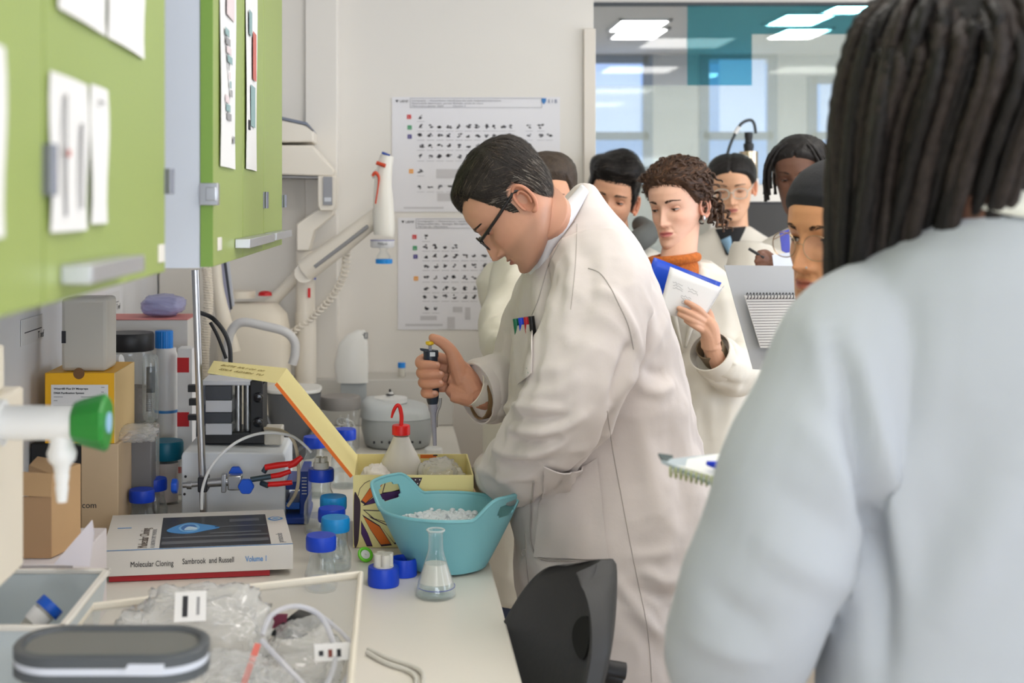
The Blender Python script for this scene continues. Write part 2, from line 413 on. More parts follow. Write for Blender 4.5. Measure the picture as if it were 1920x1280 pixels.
# backsplash ledges
lg = obj('service_ledge', MB().box((XL+0.003, 4.121, ZB+0.001), (XE, YB-0.002, 1.047)), mat('ledge_grey', (196, 192, 184), 0.5), bevel=0.002)
tag(lg, 'grey raised service ledge along the back of the worktop', 'ledge')
# wall duct with gas tap
DX = -0.47
t = thing('service_duct', 'cream wall duct at the left edge carrying the gas tap', 'duct', (-0.58, 1.0, 1.148))
obj('body', MB().box((XL+0.002, 0.2, 1.148), (DX, 1.62, 1.375)), M_CREAM, t, bevel=0.004)
obj('upper_cover', MB().box((XL+0.002, 0.2, 1.376), (DX-0.012, 1.58, 1.432)), M_CREAM, t, bevel=0.004)
TY = 1.44; tz = P(0, 792, TY).z; tx = lambda u: (u-U0)*TY/FPX
t = thing('gas_tap', 'white laboratory gas tap with faceted green knob', 'tap', (DX, TY, tz))
obj('body', MB().cyl((DX+0.001, TY, tz), (tx(142), TY, tz), 0.0195, seg=24).cyl((DX+0.001, TY, tz), (tx(8), TY, tz), 0.026, seg=24), M_WHITE, t)
kb = MB(); R = []
for x, r in ((tx(138), 0.0205), (tx(150), 0.0235), (tx(196), 0.0305), (tx(203), 0.028)):
    R.append([(x, TY+r*(1+0.07*(k % 2))*math.cos(2*PI*k/12), tz+r*(1+0.07*(k % 2))*math.sin(2*PI*k/12)) for k in range(12)])
kn = obj('knob', kb.loft(R), mat('green_knob', (34, 128, 44), 0.4), t, smooth=0, bevel=0.001)
obj('end_disc', MB().cyl((tx(202), TY, tz), (tx(206), TY, tz), 0.012), mat('pale_blue', (150, 190, 220), 0.4), kn)
nx = tx(116)
prof = [(0.0001, -0.077), (0.0055, -0.077), (0.0075, -0.06), (0.0065, -0.06), (0.0085, -0.047), (0.0075, -0.047), (0.0095, -0.036), (0.0150, -0.030), (0.0165, -0.022), (0.0135, -0.014), (0.013, 0.0), (0.0001, 0.0)]
obj('nozzle', MB().lathe([(r, z*1.0) for r, z in prof], (nx, TY, tz-0.012)), M_WHITE, t)

# ================================================================== wall cabinets
XF = -0.273; DT = 0.02; CB = ZC-0.088
def handle(y0, y1, z, parent):
    mb = MB().box((XF+0.0005, y0, z-0.008), (XF+0.026, y1, z+0.008))
    return obj('handle', mb, mat('satin_aluminium', (188, 188, 192), 0.35, 0.7), parent, bevel=0.001)
def hinge(y, z, parent, w=0.018, h=0.032):
    return obj('hinge', MB().box((XF-0.012, y-0.004, z-h/2), (XF+0.007, y+w, z+h/2)).cyl((XF+0.006, y, z-h/2), (XF+0.006, y, z+h/2), 0.005), mat('hinge_metal', (120, 120, 126), 0.4, 0.8), parent)
def yat(u, x=XF): return x*FPX/(u-U0)
CB1 = ZC-0.0755
c1 = thing('wall_cabinet', 'near green-fronted wall cabinet with blurred papers at the left edge', 'cabinet', (-0.48, 0.8, CB1))
obj('body', MB().box((XL+0.003, 0.25, CB1+0.004), (XF-DT, 1.50, 2.35)), mat('cabinet_side', (198, 204, 214), 0.5), c1)
ys = [0.28, yat(82), yat(310)]
for a, b in zip(ys[:-1], ys[1:]):
    d = obj('door', MB().box((XF-DT+0.001, a+0.003, CB1), (XF, b-0.002, 2.34)), M_GREEN, c1, bevel=0.001)
    if a > 0.5:
        handle(yat(112), yat(222), P(0, 505, yat(160)).z, d); hinge(b-0.003, P(0, 340, b).z, d, 0.012, 0.03); hinge(a, P(0, 318, a).z, d, 0.012, 0.04)
        obj('bumper', MB().box((XF, yat(296), P(0, 492, yat(300)).z), (XF+0.002, yat(306), P(0, 458, yat(300)).z)), M_TRIM, d, bevel=0.001)
c2 = thing('wall_cabinet', 'green wall cabinet with three narrow doors and white side panel', 'cabinet', (-0.48, 2.4, CB))
Y1 = 1.92
obj('body', MB().box((XL+0.003, Y1, CB-0.002), (XF-DT, yat(528)-0.01, 2.35)), mat('cabinet_side'), c2)
edges = [Y1, yat(455), yat(494), yat(529)]
for k, (a, b) in enumerate(zip(edges[:-1], edges[1:])):
    d = obj('door', MB().box((XF-DT+0.001, a+0.001 if k == 0 else a+0.003, CB), (XF, b-0.003, 2.34)), M_GREEN, c2, bevel=0.001)
    if k == 0:
        obj('edge_band', MB().box((XF-DT+0.001, Y1-0.0015, CB), (XF-0.0005, Y1+0.0005, 2.34)), M_GREEND, d)
    if k: hinge(b-0.002, P(0, 377, b).z, d, 0.012, 0.03)
    if k == 1: handle(yat(440), yat(492), P(0, 450, yat(470)).z, d); hinge(b, P(0, 374, b).z, d, 0.012, 0.032)
    if k == 2: handle(yat(496), yat(527), P(0, 440, yat(512)).z, d)
la = obj('latch', MB().box((XF-0.020, Y1-0.006, P(0, 385, Y1).z), (XF+0.008, Y1+0.012, P(0, 343, Y1).z)).box((XF-0.010, Y1-0.010, P(0, 376, Y1).z), (XF+0.005, Y1+0.012, P(0, 351, Y1).z)), M_CHROME, c2, bevel=0.001)
obj('bumper', MB().box((XF, yat(407), P(0, 470, yat(408)).z), (XF+0.002, yat(414), P(0, 445, yat(408)).z)), M_TRIM, c2, bevel=0.001)

# papers taped to the doors
def door_paper(name, u0, u1, v0, v1, label, x=XF+0.0035, marks=()):
    """sheet on the plane X = x; corners given by where its edges show (top at v0, bottom at v1, on the near edge)"""
    ya, yb = x*FPX/(u0-U0), x*FPX/(u1-U0)
    z0 = P(0, v0, ya).z; z1 = P(0, v1, ya).z
    g = [[(x+0.0012*math.sin(3*j/5.0+i), ya+(yb-ya)*j/6, z1+(z0-z1)*i/6) for j in range(7)] for i in range(7)]
    o = obj(name, MB().sheet(g, 0.0006), M_PAPER, smooth=60); tag(o, label, 'paper')
    for (a, b, c, d, m) in marks:      # fractions across (near to far) and down
        q = MB().box((x+0.0022, ya+(yb-ya)*a, z0+(z1-z0)*d), (x+0.0027, ya+(yb-ya)*b, z0+(z1-z0)*c)); obj('print', q, m, o)
    return o
M_REDINK = mat('red_ink', (196, 110, 100), 0.8); M_TEALINK = mat('teal_ink', (140, 165, 165), 0.8); M_PINKINK = mat('pink_ink', (216, 200, 200), 0.8)
door_paper('note_sheet', 96, 165, 132, 436, 'white sheet with two dark printed columns, taped near the blurred hinge', marks=[(0.28, 0.34, 0.12, 0.9, M_GREYINK), (0.72, 0.78, 0.28, 0.85, M_GREYINK), (0.32, 0.42, 0.47, 0.52, M_REDINK)])
door_paper('note_sheet', 172, 203, 157, 420, 'narrow white strip beside the two-column sheet', marks=[(0.3, 0.6, 0.1, 0.12, M_GREYINK)])
door_paper('note_sheet', 110, 200, -220, 15, 'white sheet at the top of the near door, left of its pair', marks=[])
door_paper('note_sheet', 203, 272, -190, 70, 'white sheet at the top of the near door, right of its pair', marks=[])
door_paper('note_sheet', -60, 10, 60, 450, 'sheet cut off by the left edge of the picture', marks=[])
door_paper('chart_sheet', 414, 442, -150, 311, 'long chart with grey drawings on the far green cabinet', marks=[(0.2+0.05*k % 0.4, 0.45+0.07*(k % 4), 0.42+0.035*k, 0.45+0.035*k, (M_TEALINK, M_GREYINK, M_PINKINK)[k % 3]) for k in range(11)]+[(0.3, 0.8, 0.2, 0.36, M_PINKINK), (0.72, 0.84, 0.86, 0.89, M_GREYINK)])
door_paper('chart_sheet', 462, 482, -150, 316, 'narrow chart with pink and teal figures on the far green cabinet', marks=[(0.5, 0.8, 0.42, 0.62, M_REDINK), (0.15, 0.4, 0.35, 0.45, M_TEALINK), (0.3, 0.7, 0.65, 0.82, M_TEALINK), (0.1, 0.25, 0.8, 0.84, M_INK)])
# label strips on the left wall
for k, (u0, v0) in enumerate([(38, 600), (198, 552), (120, 575)]):
    yy = XL*FPX/(u0-U0); z = P(0, v0, yy).z
    o = obj('wall_label', MB().box((XL+0.001, yy, z-0.055), (XL+0.003, yy+0.16, z)), M_PAPER)
    tag(o, ['small wall label next to the cream duct', 'small wall label above the black-lidded jar', 'small wall label behind the plastic case'][k], 'label')
    text('lettering', 'T nef', 0.022, frame((XL+0.0035, yy+0.12, z-0.05), (0, 1, 0), (0, 0, 1)), M_INK, o)
    obj('rule_line', MB().box((XL+0.0031, yy+0.02, z-0.030), (XL+0.0036, yy+0.15, z-0.028)), M_INK, o)
# ================================================================== things on the worktop
def on_bench(u, v):
    Y = (ZC-ZB)*FPX/(v-V0); return P(u, v, Y)
def clean(c): return Vector((c.x, c.y, ZB+0.0005))

# ---- screw-cap glass bottles
def make_bottle(name, label, capm, d, h, loc, group, insert=False, fill=0.5, liquid=None):
    t = thing(name, label, 'bottle', loc, group=group); r = d/2; rc = min(0.027, r*0.95); zc = h-0.026
    zs = zc-0.035
    prof = [(0.0001, 0.0), (r*0.93, 0.0), (r, 0.006), (r, zs*0.72), (r*0.96, zs*0.83), (rc*0.80, zs+0.018), (rc*0.78, zc+0.01)]
    obj('glass', MB().lathe(prof, seg=32, cap=False), M_GLASS, t, True, smooth=60)
    inner = [(r_-0.002 if r_ > 0.003 else r_, z+0.003) for r_, z in prof]
    obj('inner_wall', MB().lathe(inner[:6], seg=32, cap=False), M_GLASS, t, True, smooth=60)
    if fill:
        zt = zs*fill
        obj('contents', MB().lathe([(0.0001, 0.004), (r*0.9, 0.004), (r*0.93, 0.009), (r*0.93, zt), (0.0001, zt)], seg=28), liquid or M_WATER, t, True)
    cap = MB(); R = []
    for z, q in ((0, 1.0), (0.004, 1.03), (0.021, 1.03), (0.026, 0.97)):
        R.append([(rc*q*(1+0.012*(k % 2))*math.cos(2*PI*k/48), rc*q*(1+0.012*(k % 2))*math.sin(2*PI*k/48), zc+z) for k in range(48)])
    c = obj('cap', cap.loft(R), capm, t, True, smooth=30)
    if insert:
        mi = MB().lathe([(rc*0.62, zc+0.024), (rc*0.62, zc+0.040), (0.0001, zc+0.040)], seg=24, cap=False)
        for k in range(4):
            a = 2*PI*k/4+0.5; q = (rc*0.34*math.cos(a), rc*0.34*math.sin(a))
            mi.cyl((q[0], q[1], zc+0.038), (q[0], q[1], zc+0.050), rc*0.2, seg=10)
        obj('insert', mi, mat('ptfe_white', (206, 202, 190), 0.5), c, True)
    return t
M_WATER = glassy('water', (253, 254, 254), (225, 232, 232), 0.02, 0.12)
G = 'screw-cap glass bottles by the butterfly box'
spec = [(602, 1105, M_BLUECAP, 0.060, 0.100, 'small bottle with dark blue cap, nearest the clear tray', False),
        (629, 1066, M_CYANCAP, 0.062, 0.100, 'small bottle with light blue cap, second from the clear tray', False),
        (622, 1044, M_BLUECAP, 0.056, 0.098, 'small bottle with dark blue cap between two light blue caps', False),
        (625, 1020, M_CYANCAP, 0.060, 0.100, 'small bottle with light blue cap, farthest of the short row', False),
        (602, 1000, M_BLUECAP, 0.074, 0.140, 'tall glass bottle with blue cap and white tube insert', True),
        (590, 930, M_BLUECAP, 0.074, 0.145, 'blue-capped bottle behind the red clamp jaws', False),
        (647, 912, M_BLUECAP, 0.072, 0.145, 'blue-capped bottle behind the open yellow lid', False)]
for (u, v, m, d, h, lab, ins) in spec:
    make_bottle('screw_cap_bottle', lab, m, d, h, clean(on_bench(u, v)), G, ins)
for (u, Yb, zt, lab) in [(266, 2.80, 0.085, 'blue-capped bottle behind the book, nearer one'), (290, 2.90, 0.088, 'blue-capped bottle behind the book, farther one')]:
    q = P(u, 0, Yb); make_bottle('screw_cap_bottle', lab, M_BLUECAP, 0.06, zt, (q.x, q.y, ZB+0.0005), G)

# ---- loose caps on the worktop
q = clean(on_bench(719, 1096)); t = thing('bottle_cap', 'loose blue cap with white multi-tube insert beside the flask', 'cap', q)
def cap_mesh(r, h, hollow=False):
    R = [[(r*s*(1+0.015*(k % 2))*math.cos(2*PI*k/48), r*s*(1+0.015*(k % 2))*math.sin(2*PI*k/48), z) for k in range(48)] for z, s in ((0, 1.0), (h*0.15, 1.03), (h*0.9, 1.0), (h, 0.97))]
    if hollow: R += [[(r*s*math.cos(2*PI*k/48), r*s*math.sin(2*PI*k/48), z) for k in range(48)] for z, s in ((h, 0.87), (0.004, 0.85))]
    return MB().loft(R)
obj('cap', cap_mesh(0.0285, 0.034), M_BLUECAP, t, True)
mi = MB().cyl((0, 0, 0.033), (0, 0, 0.036), 0.019, seg=24)
for k in range(4): a = 2*PI*k/4+0.4; mi.cyl((0.0105*math.cos(a), 0.0105*math.sin(a), 0.03), (0.0105*math.cos(a), 0.0105*math.sin(a), 0.058), 0.0085, seg=14)
obj('insert', mi, MATS['ptfe_white'], t, True)
q = clean(on_bench(757, 1078)); o = obj('bottle_cap', cap_mesh(0.0245, 0.033, True), M_BLUECAP, local=True); o.location = q
tag(o, 'empty open blue cap ring behind the cap with insert', 'cap')
q = clean(on_bench(685, 1052)); t = thing('syringe_filter', 'bright green round disc filter lying by the yellow box', 'filter', q)
Mr = Matrix.Rotation(math.radians(50), 4, 'X') @ Matrix.Rotation(math.radians(18), 4, 'Y')
ring = MB().tube([Mr @ Vector((0.0125*math.cos(2*PI*k/28), 0.0125*math.sin(2*PI*k/28), 0))+Vector((0, 0, 0.013)) for k in range(28)], 0.0035, 8, closed=True)
obj('rim', ring, mat('lime_plastic', (110, 205, 45), 0.35), t, True)
obj('membrane', MB().lathe([(0.0001, -0.001), (0.0115, -0.001), (0.0115, 0.001), (0.0001, 0.001)], (0, 0, 0.013), 24, Mr).lathe([(0.002, -0.002), (0.002, 0.006)], (0, 0, 0.013), 10, Mr), M_WHITE, t, True)

# ---- Erlenmeyer flask
q = clean(on_bench(817, 1118)); t = thing('erlenmeyer_flask', 'small clear conical flask with liquid in front of the teal tub', 'flask', q)
pf = [(0.0001, 0.0), (0.030, 0.0), (0.0355, 0.004), (0.0355, 0.012), (0.031, 0.030), (0.016, 0.075), (0.0135, 0.085), (0.0130, 0.112), (0.0155, 0.117), (0.0165, 0.120), (0.0150, 0.121), (0.0120, 0.113)]
obj('glass', MB().lathe(pf, seg=40, cap=False), glassy('flask_glass', (254, 255, 255), (232, 236, 236), 0.01, 0.38), t, True, smooth=60)
obj('lip', MB().tube([(0.0155*math.cos(2*PI*k/32), 0.0155*math.sin(2*PI*k/32), 0.1195) for k in range(32)], 0.0017, 8, closed=True), glassy('lip_glass', (240, 245, 245), (230, 236, 236), 0.35, 0.8), t, True)
obj('liquid', MB().lathe([(0.0001, 0.003), (0.029, 0.003), (0.034, 0.006), (0.034, 0.012), (0.0305, 0.026), (0.0001, 0.026)], seg=36), glassy('flask_liquid', (248, 252, 252), (225, 228, 222), 0.15, 0.4), t, True)
obj('milky_layer', MB().lathe([(0.0001, 0.0262), (0.030, 0.0262), (0.0195, 0.060), (0.0001, 0.060)], seg=36), glassy('milky', (250, 250, 246), (232, 230, 222), 0.6, 0.7), t, True)
obj('graduation', MB().tube([(0.0345*math.cos(a), 0.0345*math.sin(a), 0.020+0.002*math.sin(a)) for a in [-PI*0.85+PI*0.95*k/24 for k in range(25)]], 0.0006, 6), mat('violet_ink', (70, 70, 150), 0.6), t, True)

# ---- teal flexible tub with two loop handles
TC = clean(on_bench(840, 1058)); TC.y = 2.497; TC.x = (838-U0)*TC.y/FPX
t = thing('flexible_tub', 'teal flexible tub with two loop handles holding ice', 'tub', TC)
def tub_r(z): return 0.069+(0.131-0.069)*(z/0.128)**0.92
def rim_z(a):
    c = math.cos(a-TA); return 0.128+0.062*max(0, abs(c)-0.80)/0.20*(1 if abs(c) > 0.8 else 0)
TA = math.radians(-33)
NS = 120
def ease(x): x = min(max(x, 0), 1); return x*x*(3-2*x)
def top_z(a):
    c = abs(math.cos(a-TA)); return 0.118+0.040*ease((c-0.78)/0.17)
outer = []
NZ = 26
def tp(a, f, off):
    zt = top_z(a); z = zt*f; r = tub_r(min(z, 0.2))-off
    ex = 1.06; return Vector((r*math.cos(a)*ex, r*math.sin(a), z))
mb = MB(); vs = []; fs = []
def in_hole(a, z):
    d = (a-TA+PI/2) % PI-PI/2
    return (d/0.27)**2+((z-0.130)/0.0155)**2 < 1
for i in range(NZ+1):
    for k in range(NS): vs.append(tp(2*PI*k/NS, 0.03+0.97*i/NZ, 0.0))
for i in range(NZ+1):
    for k in range(NS): vs.append(tp(2*PI*k/NS, 0.03+0.97*i/NZ, 0.0045))
n1 = (NZ+1)*NS; inside = set()
for i in range(NZ):
    for k in range(NS):
        k2 = (k+1) % NS; a = 2*PI*(k+0.5)/NS; z = top_z(a)*(0.03+0.97*(i+0.5)/NZ)
        if in_hole(a, z): inside.add((i, k)); continue
        fs.append((i*NS+k, i*NS+k2, (i+1)*NS+k2, (i+1)*NS+k)); fs.append((n1+i*NS+k, n1+(i+1)*NS+k, n1+(i+1)*NS+k2, n1+i*NS+k2))
for (i, k) in inside:                      # close the hole edges
    k2 = (k+1) % NS
    for (di, dk, e) in ((-1, 0, (i*NS+k, i*NS+k2)), (1, 0, ((i+1)*NS+k, (i+1)*NS+k2)), (0, -1, (i*NS+k, (i+1)*NS+k)), (0, 1, (i*NS+k2, (i+1)*NS+k2))):
        if (i+di, (k+dk) % NS) not in inside: fs.append((e[0], e[1], n1+e[1], n1+e[0]))
for k in range(NS):
    k2 = (k+1) % NS; fs.append((NZ*NS+k, NZ*NS+k2, n1+NZ*NS+k2, n1+NZ*NS+k))
fs.append(tuple(range(NS))[::-1]); fs.append(tuple(n1+k for k in range(NS)))
M_TEAL = mat('teal_rubber', (122, 182, 190), 0.42, var=(8, 0.02))
me = MB().add(vs, fs).mesh('tub')
tb = link('tub', me, t, True, 60, 0, M_TEAL, True)
sm_ = tb.modifiers.new('s', 'SMOOTH'); sm_.iterations = 3; sm_.factor = 0.5
obj('rim_bead', MB().tube([tp(2*PI*k/NS, 1.0, 0.002) for k in range(NS)], 0.0036, 8, closed=True), M_TEAL, t, True)
ice = MB(); rr = random.Random(4)
g = []
for i in range(13):
    g.append([(0.100*(i/12)*math.cos(2*PI*k/36), 0.098*(i/12)*math.sin(2*PI*k/36), 0.082+0.008*rr.random()+0.012*(1-i/12)) for k in range(37)])
for row in g: row[36] = row[0]
ice.sheet(g)
for k in range(260):
    a = rr.random()*2*PI; r = 0.092*math.sqrt(rr.random()); s = 0.003+0.004*rr.random()
    ice.sphere((r*math.cos(a), r*math.sin(a), 0.087+0.012*rr.random()*(1-r/0.15)), s, 6, 4, (1, 0.8, 0.7))
tag(obj('crushed_ice', ice, mat('ice', (232, 238, 242), 0.3, trans=0.15), t, True, smooth=0), kind='stuff')

# ---- yellow butterfly box with open lid
BY0, BY1, BX0, BX1, BZ1 = 2.637, 2.865, (662-U0)*2.637/FPX, (888-U0)*2.637/FPX, 1.050
M_YEL = mat('pale_yellow_card', (230, 216, 150), 0.6); M_ORG = mat('orange_print', (222, 110, 28), 0.6); M_PUR = mat('purple_print', (74, 36, 96), 0.6); M_DKP = mat('dark_print', (58, 40, 52), 0.6); M_CREAMP = mat('cream_print', (222, 214, 150), 0.6)
t = thing('gift_box', 'pale yellow butterfly-print card box with its lid folded open', 'box', ((BX0+BX1)/2, (BY0+BY1)/2, ZB))
W = 0.003; mb = MB()
mb.box((BX0, BY0, ZB+0.001), (BX1, BY0+W, BZ1)).box((BX0, BY1-W, ZB+0.001), (BX1, BY1, BZ1)).box((BX0, BY0+W, ZB+0.001), (BX0+W, BY1-W, BZ1)).box((BX1-W, BY0+W, ZB+0.001), (BX1, BY1-W, BZ1)).box((BX0+W, BY0+W, ZB+0.001), (BX1-W, BY1-W, ZB+0.004))
obj('tray', mb, M_YEL, t)
# lid leaning to the left, hinged on the left edge, then its tuck flap bent further over
L0f, L1f = Vector((BX0, BY0, BZ1)), P(520, 716, BY0); L0b, L1b = Vector((BX0, BY1, BZ1)), L1f+Vector((0, BY1-BY0, 0))
L1b = Vector((L1f.x, BY1, L1f.z))
tk = Vector((-0.0035, 0, -0.0035))
obj('lid', MB().prism([L0f, L1f, L1b, L0b], tk), M_YEL, t)
obj('lid_edging', MB().prism([L0f+tk*0.2, L1f+tk*0.2, L1f+tk*1.6+Vector((0, 0.0, 0)), L0f+tk*1.6], (0, -0.0012, 0)), M_ORG, t)
F1f = P(389, 697, BY0+0.03); F1b = P(401, 676, BY1-0.02)
fl = obj('lid_flap', MB().prism([L1f, F1f, F1b, L1b], (0.001, 0, -0.003)), M_YEL, t)
# lettering lying on the flap (rows of small print, seen upside down)
ex = (L1f-F1f).normalized(); ey = (F1b-F1f).normalized()
for j, s in enumerate(['SSILA  ADVEN  TU', 'BUTTE  RFLY OF  OF']):
    M = frame(F1f+ex*0.020+ey*(0.05+0.062*j)+Vector((0, 0, 0.0012)), ex, ey)
    text('lettering', s, 0.030, M, mat('olive_ink', (150, 130, 70), 0.8), fl, fit=0.095)
# butterfly print on the front (flat print)
def bp(u, v, o=0.0004): return Vector(((u-U0)*BY0/FPX, BY0-o, ZC-(v-V0)*BY0/FPX))
def print_poly(name, pts, m, o=0.0004, n=5): 
    q = [bp(p.x, p.y, o) for p in cr([(u, v, 0) for u, v in pts], n, True)]
    return obj(name, MB().prism(q, (0, -0.0002, 0)), m, t, smooth=0)
print_poly('butterfly_body', [(664, 928), (671, 930), (676, 945), (674, 990), (671, 1018), (664, 1020)], M_DKP, 0.0012, 4)
def wing(pts, m, fill=True):
    print_poly('wing_outline', [(u+0.0, v) for u, v in pts], M_DKP, 0.0004, 1)
    cx = sum(p[0] for p in pts)/len(pts); cy = sum(p[1] for p in pts)/len(pts)
    print_poly('wing_patch', [(cx+(u-cx)*0.9, cy+(v-cy)*0.86) for u, v in pts], m, 0.0008, 1)
wing([(676, 940), (700, 905), (715, 895), (722, 902), (700, 930), (684, 946)], M_ORG)
wing([(680, 948), (705, 928), (760, 912), (762, 930), (716, 940)], M_PUR)
wing([(722, 902), (735, 898), (762, 906), (758, 920), (716, 925)], M_CREAMP)
wing([(680, 955), (720, 957), (760, 972), (745, 985), (700, 972)], M_CREAMP)
wing([(679, 964), (712, 985), (735, 1022), (715, 1024), (694, 992)], M_ORG)
wing([(677, 975), (690, 1000), (699, 1024), (688, 1024), (677, 1000)], M_PUR)
wing([(690, 966), (735, 988), (760, 1018), (740, 1020), (716, 988)], M_CREAMP)
print_poly('print_patch', [(762, 895), (792, 895), (783, 916), (774, 914)], M_DKP, 0.0005, 1)
for (u, v) in [(770, 900), (779, 899), (787, 899), (775, 906), (783, 906), (779, 911)]:
    obj('print_dot', MB().lathe([(0.0001, 0), (0.0014, 0), (0.0014, 0.0003), (0.0001, 0.0003)], bp(u, v, 0.0012), 10, Matrix.Rotation(PI/2, 4, 'X')), M_PAPER, t)
obj('antenna', MB().tube([bp(u, v, 0.001) for u, v in [(671, 930), (675, 915), (684, 905), (694, 900)]], 0.0006, 5), M_DKP, t)
obj('inner_print', MB().box(((788-U0)*2.865/FPX, BY1-W-0.0006, BZ1-0.009), ((818-U0)*2.865/FPX, BY1-W, BZ1-0.001)), M_ORG, t)
obj('inner_print', MB().box(((812-U0)*2.865/FPX, BY1-W-0.0007, BZ1-0.004), ((820-U0)*2.865/FPX, BY1-W, BZ1-0.001)), M_DKP, t)
# crumpled bags lying in the box
def bag(name, label, cen, size, seed, m=M_FILM, cat='bag', n=44, amp=0.25, flat=1.0):
    r2 = np.random.default_rng(seed); mb = MB(); g = []
    for i in range(n):
        row = []
        for j in range(n):
            th = PI*i/(n-1); ph = 2*PI*j/(n-1); d = Vector((math.sin(th)*math.cos(ph), math.sin(th)*math.sin(ph), math.cos(th)))
            row.append(d)
        g.append(row)
    pts = np.array([[p.x, p.y, p.z] for r in g for p in r])
    nz = 1+amp*pnoise(pts*1.7+seed*3.1)+amp*0.8*np.abs(pnoise(pts*3.9+seed*1.3))+amp*0.5*np.abs(pnoise(pts*9+seed))+amp*0.3*np.abs(pnoise(pts*17+seed))
    sgn = np.sign(pts)*np.abs(pts)**0.7
    q = sgn*nz[:, None]*np.array(size)/2+np.array(cen)
    gg = [[Vector(q[i*n+j]) for j in range(n)] for i in range(n)]
    o = obj(name, MB().sheet(gg), m, smooth=180); tag(o, label, cat); return o
bag('plastic_bag', 'crumpled clear bag heaped inside the yellow box', (BX0+0.185, 2.75, 0.980), (0.105, 0.16, 0.14), 3)
bag('paper_wrap', 'crumpled white wrapping at the left inside the yellow box', (BX0+0.045, 2.73, 0.985), (0.07, 0.12, 0.12), 5, mat('crumpled_paper', (226, 220, 214), 0.7), 'wrapping')

# ---- wash bottle
q = Vector(((752-U0)*2.79/FPX, 2.795, ZB+0.0045)); t = thing('wash_bottle', 'translucent wash bottle with red cap and bent red spout', 'wash bottle', q)
obj('body', MB().lathe([(0.0001, 0), (0.042, 0), (0.046, 0.005), (0.046, 0.125), (0.042, 0.145), (0.022, 0.184), (0.0165, 0.198), (0.0001, 0.198)], seg=36), glassy('ldpe', (235, 232, 226), (230, 226, 218), 0.62, 0.85, 0.5, 0.3), t, True, smooth=60)
zc = ZC-(814-V0)*2.795/FPX-ZB-0.0045
R = [[(0.0195*s*(1+0.02*(k % 2))*math.cos(2*PI*k/40), 0.0195*s*(1+0.02*(k % 2))*math.sin(2*PI*k/40), zc+z) for k in range(40)] for z, s in ((0, 1.0), (0.018, 1.0), (0.0205, 0.93))]
c = obj('cap', MB().loft(R), M_RED, t, True)
s = px(2.99)
obj('spout', MB().tube(cr([(0.0, 0, zc+0.018), (0.001, 0, zc+0.04), (-0.003, 0, zc+0.060), (-0.009, 0, zc+0.063), (-0.016, 0, zc+0.052), (-0.021, 0, zc+0.036)], 6), crs([0.0045, 0.0045, 0.0043, 0.004, 0.0036, 0.0022], 6), 10), M_RED, c, True)

# ---- microcentrifuge with its lid up
q = clean(on_bench(745, 832)); t = thing('microcentrifuge', 'grey benchtop microcentrifuge with its white lid raised', 'centrifuge', q)
M_CGREY = mat('centrifuge_grey', (174, 178, 178), 0.4); hw = 0.107
R = []
for z, s, sy in ((0.0, 0.80, 0.8), (0.006, 0.90, 0.9), (0.05, 1.0, 1.0), (0.085, 0.985, 1.0)):
    R.append([(hw*s*math.copysign(abs(math.cos(a))**0.75, math.cos(a)), 0.12*sy*math.copysign(abs(math.sin(a))**0.75, math.sin(a)), z) for a in [2*PI*k/48 for k in range(48)]])
obj('base', MB().loft(R), M_CGREY, t, True, smooth=50)
R = []
for z, s in ((0.086, 1.0), (0.108, 0.97), (0.122, 0.86), (0.126, 0.62)):
    R.append([(hw*s*math.copysign(abs(math.cos(a))**0.75, math.cos(a))-0.004, 0.12*s*math.copysign(abs(math.sin(a))**0.75, math.sin(a)), z+(-0.012*math.cos(a) if z > 0.1 else 0)) for a in [2*PI*k/48 for k in range(48)]])
obj('upper_shell', MB().loft(R), mat('centrifuge_pale', (196, 200, 200), 0.35), t, True, smooth=50)
obj('rotor', MB().lathe([(0.05, 0.120), (0.05, 0.134), (0.012, 0.136), (0.006, 0.150), (0.0001, 0.150)], (-0.02, 0, 0.004), 28), M_WHITE, t, True)
obj('rotor_knob', MB().lathe([(0.012, 0.140), (0.013, 0.143), (0.004, 0.146), (0.003, 0.158), (0.0001, 0.158)], (-0.022, 0, 0.004), 16), M_DKMETAL, t, True)
for k in range(7):
    obj('vent_slot', MB().box((-0.07+0.022*k, -0.1225+0.0006*k, 0.022+0.002*(k % 2)), (-0.064+0.022*k, -0.1195, 0.030)), M_DKMETAL, t, True)
lid = MB(); R = []
lc = Vector(((655-U0)*3.86/FPX-q.x, 3.935-q.y, 0))
for zv, hw_, dx in ((722, 30, 4), (690, 33, 2), (650, 28, 6), (632, 20, 12), (622, 8, 20)):
    z = P(0, zv, 3.88).z-ZB; w2 = hw_*px(3.88)
    R.append([(lc.x+dx*px(3.88)+w2*math.cos(a), lc.y+0.022*math.sin(a)*(hw_/33), z) for a in [2*PI*k/32 for k in range(32)]])
ld = obj('lid', MB().loft(R), mat('lid_white', (224, 222, 216), 0.35), t, True, smooth=60)
lz = P(0, 632, 3.88).z-ZB; lx = (680-U0)*px(3.88)-q.x
obj('latch', MB().box((lx-0.012, lc.y-0.01, lz-0.004), (lx+0.004, lc.y-0.004, lz+0.004)).box((lx+0.003, lc.y-0.01, lz-0.008), (lx+0.006, lc.y-0.004, lz+0.008)).box((lx+0.012, lc.y-0.01, lz-0.008), (lx+0.015, lc.y-0.004, lz+0.008)).box((lx+0.003, lc.y-0.01, lz+0.006), (lx+0.015, lc.y-0.004, lz+0.009)).box((lx+0.003, lc.y-0.01, lz-0.009), (lx+0.015, lc.y-0.004, lz-0.006)), mat('latch_grey', (140, 140, 142), 0.4), ld, True)
obj('lid_arm', MB().box((lc.x-0.03, lc.y-0.004, 0.10), (lc.x+0.05, lc.y+0.012, 0.20)), M_CGREY, t, True, bevel=0.003)
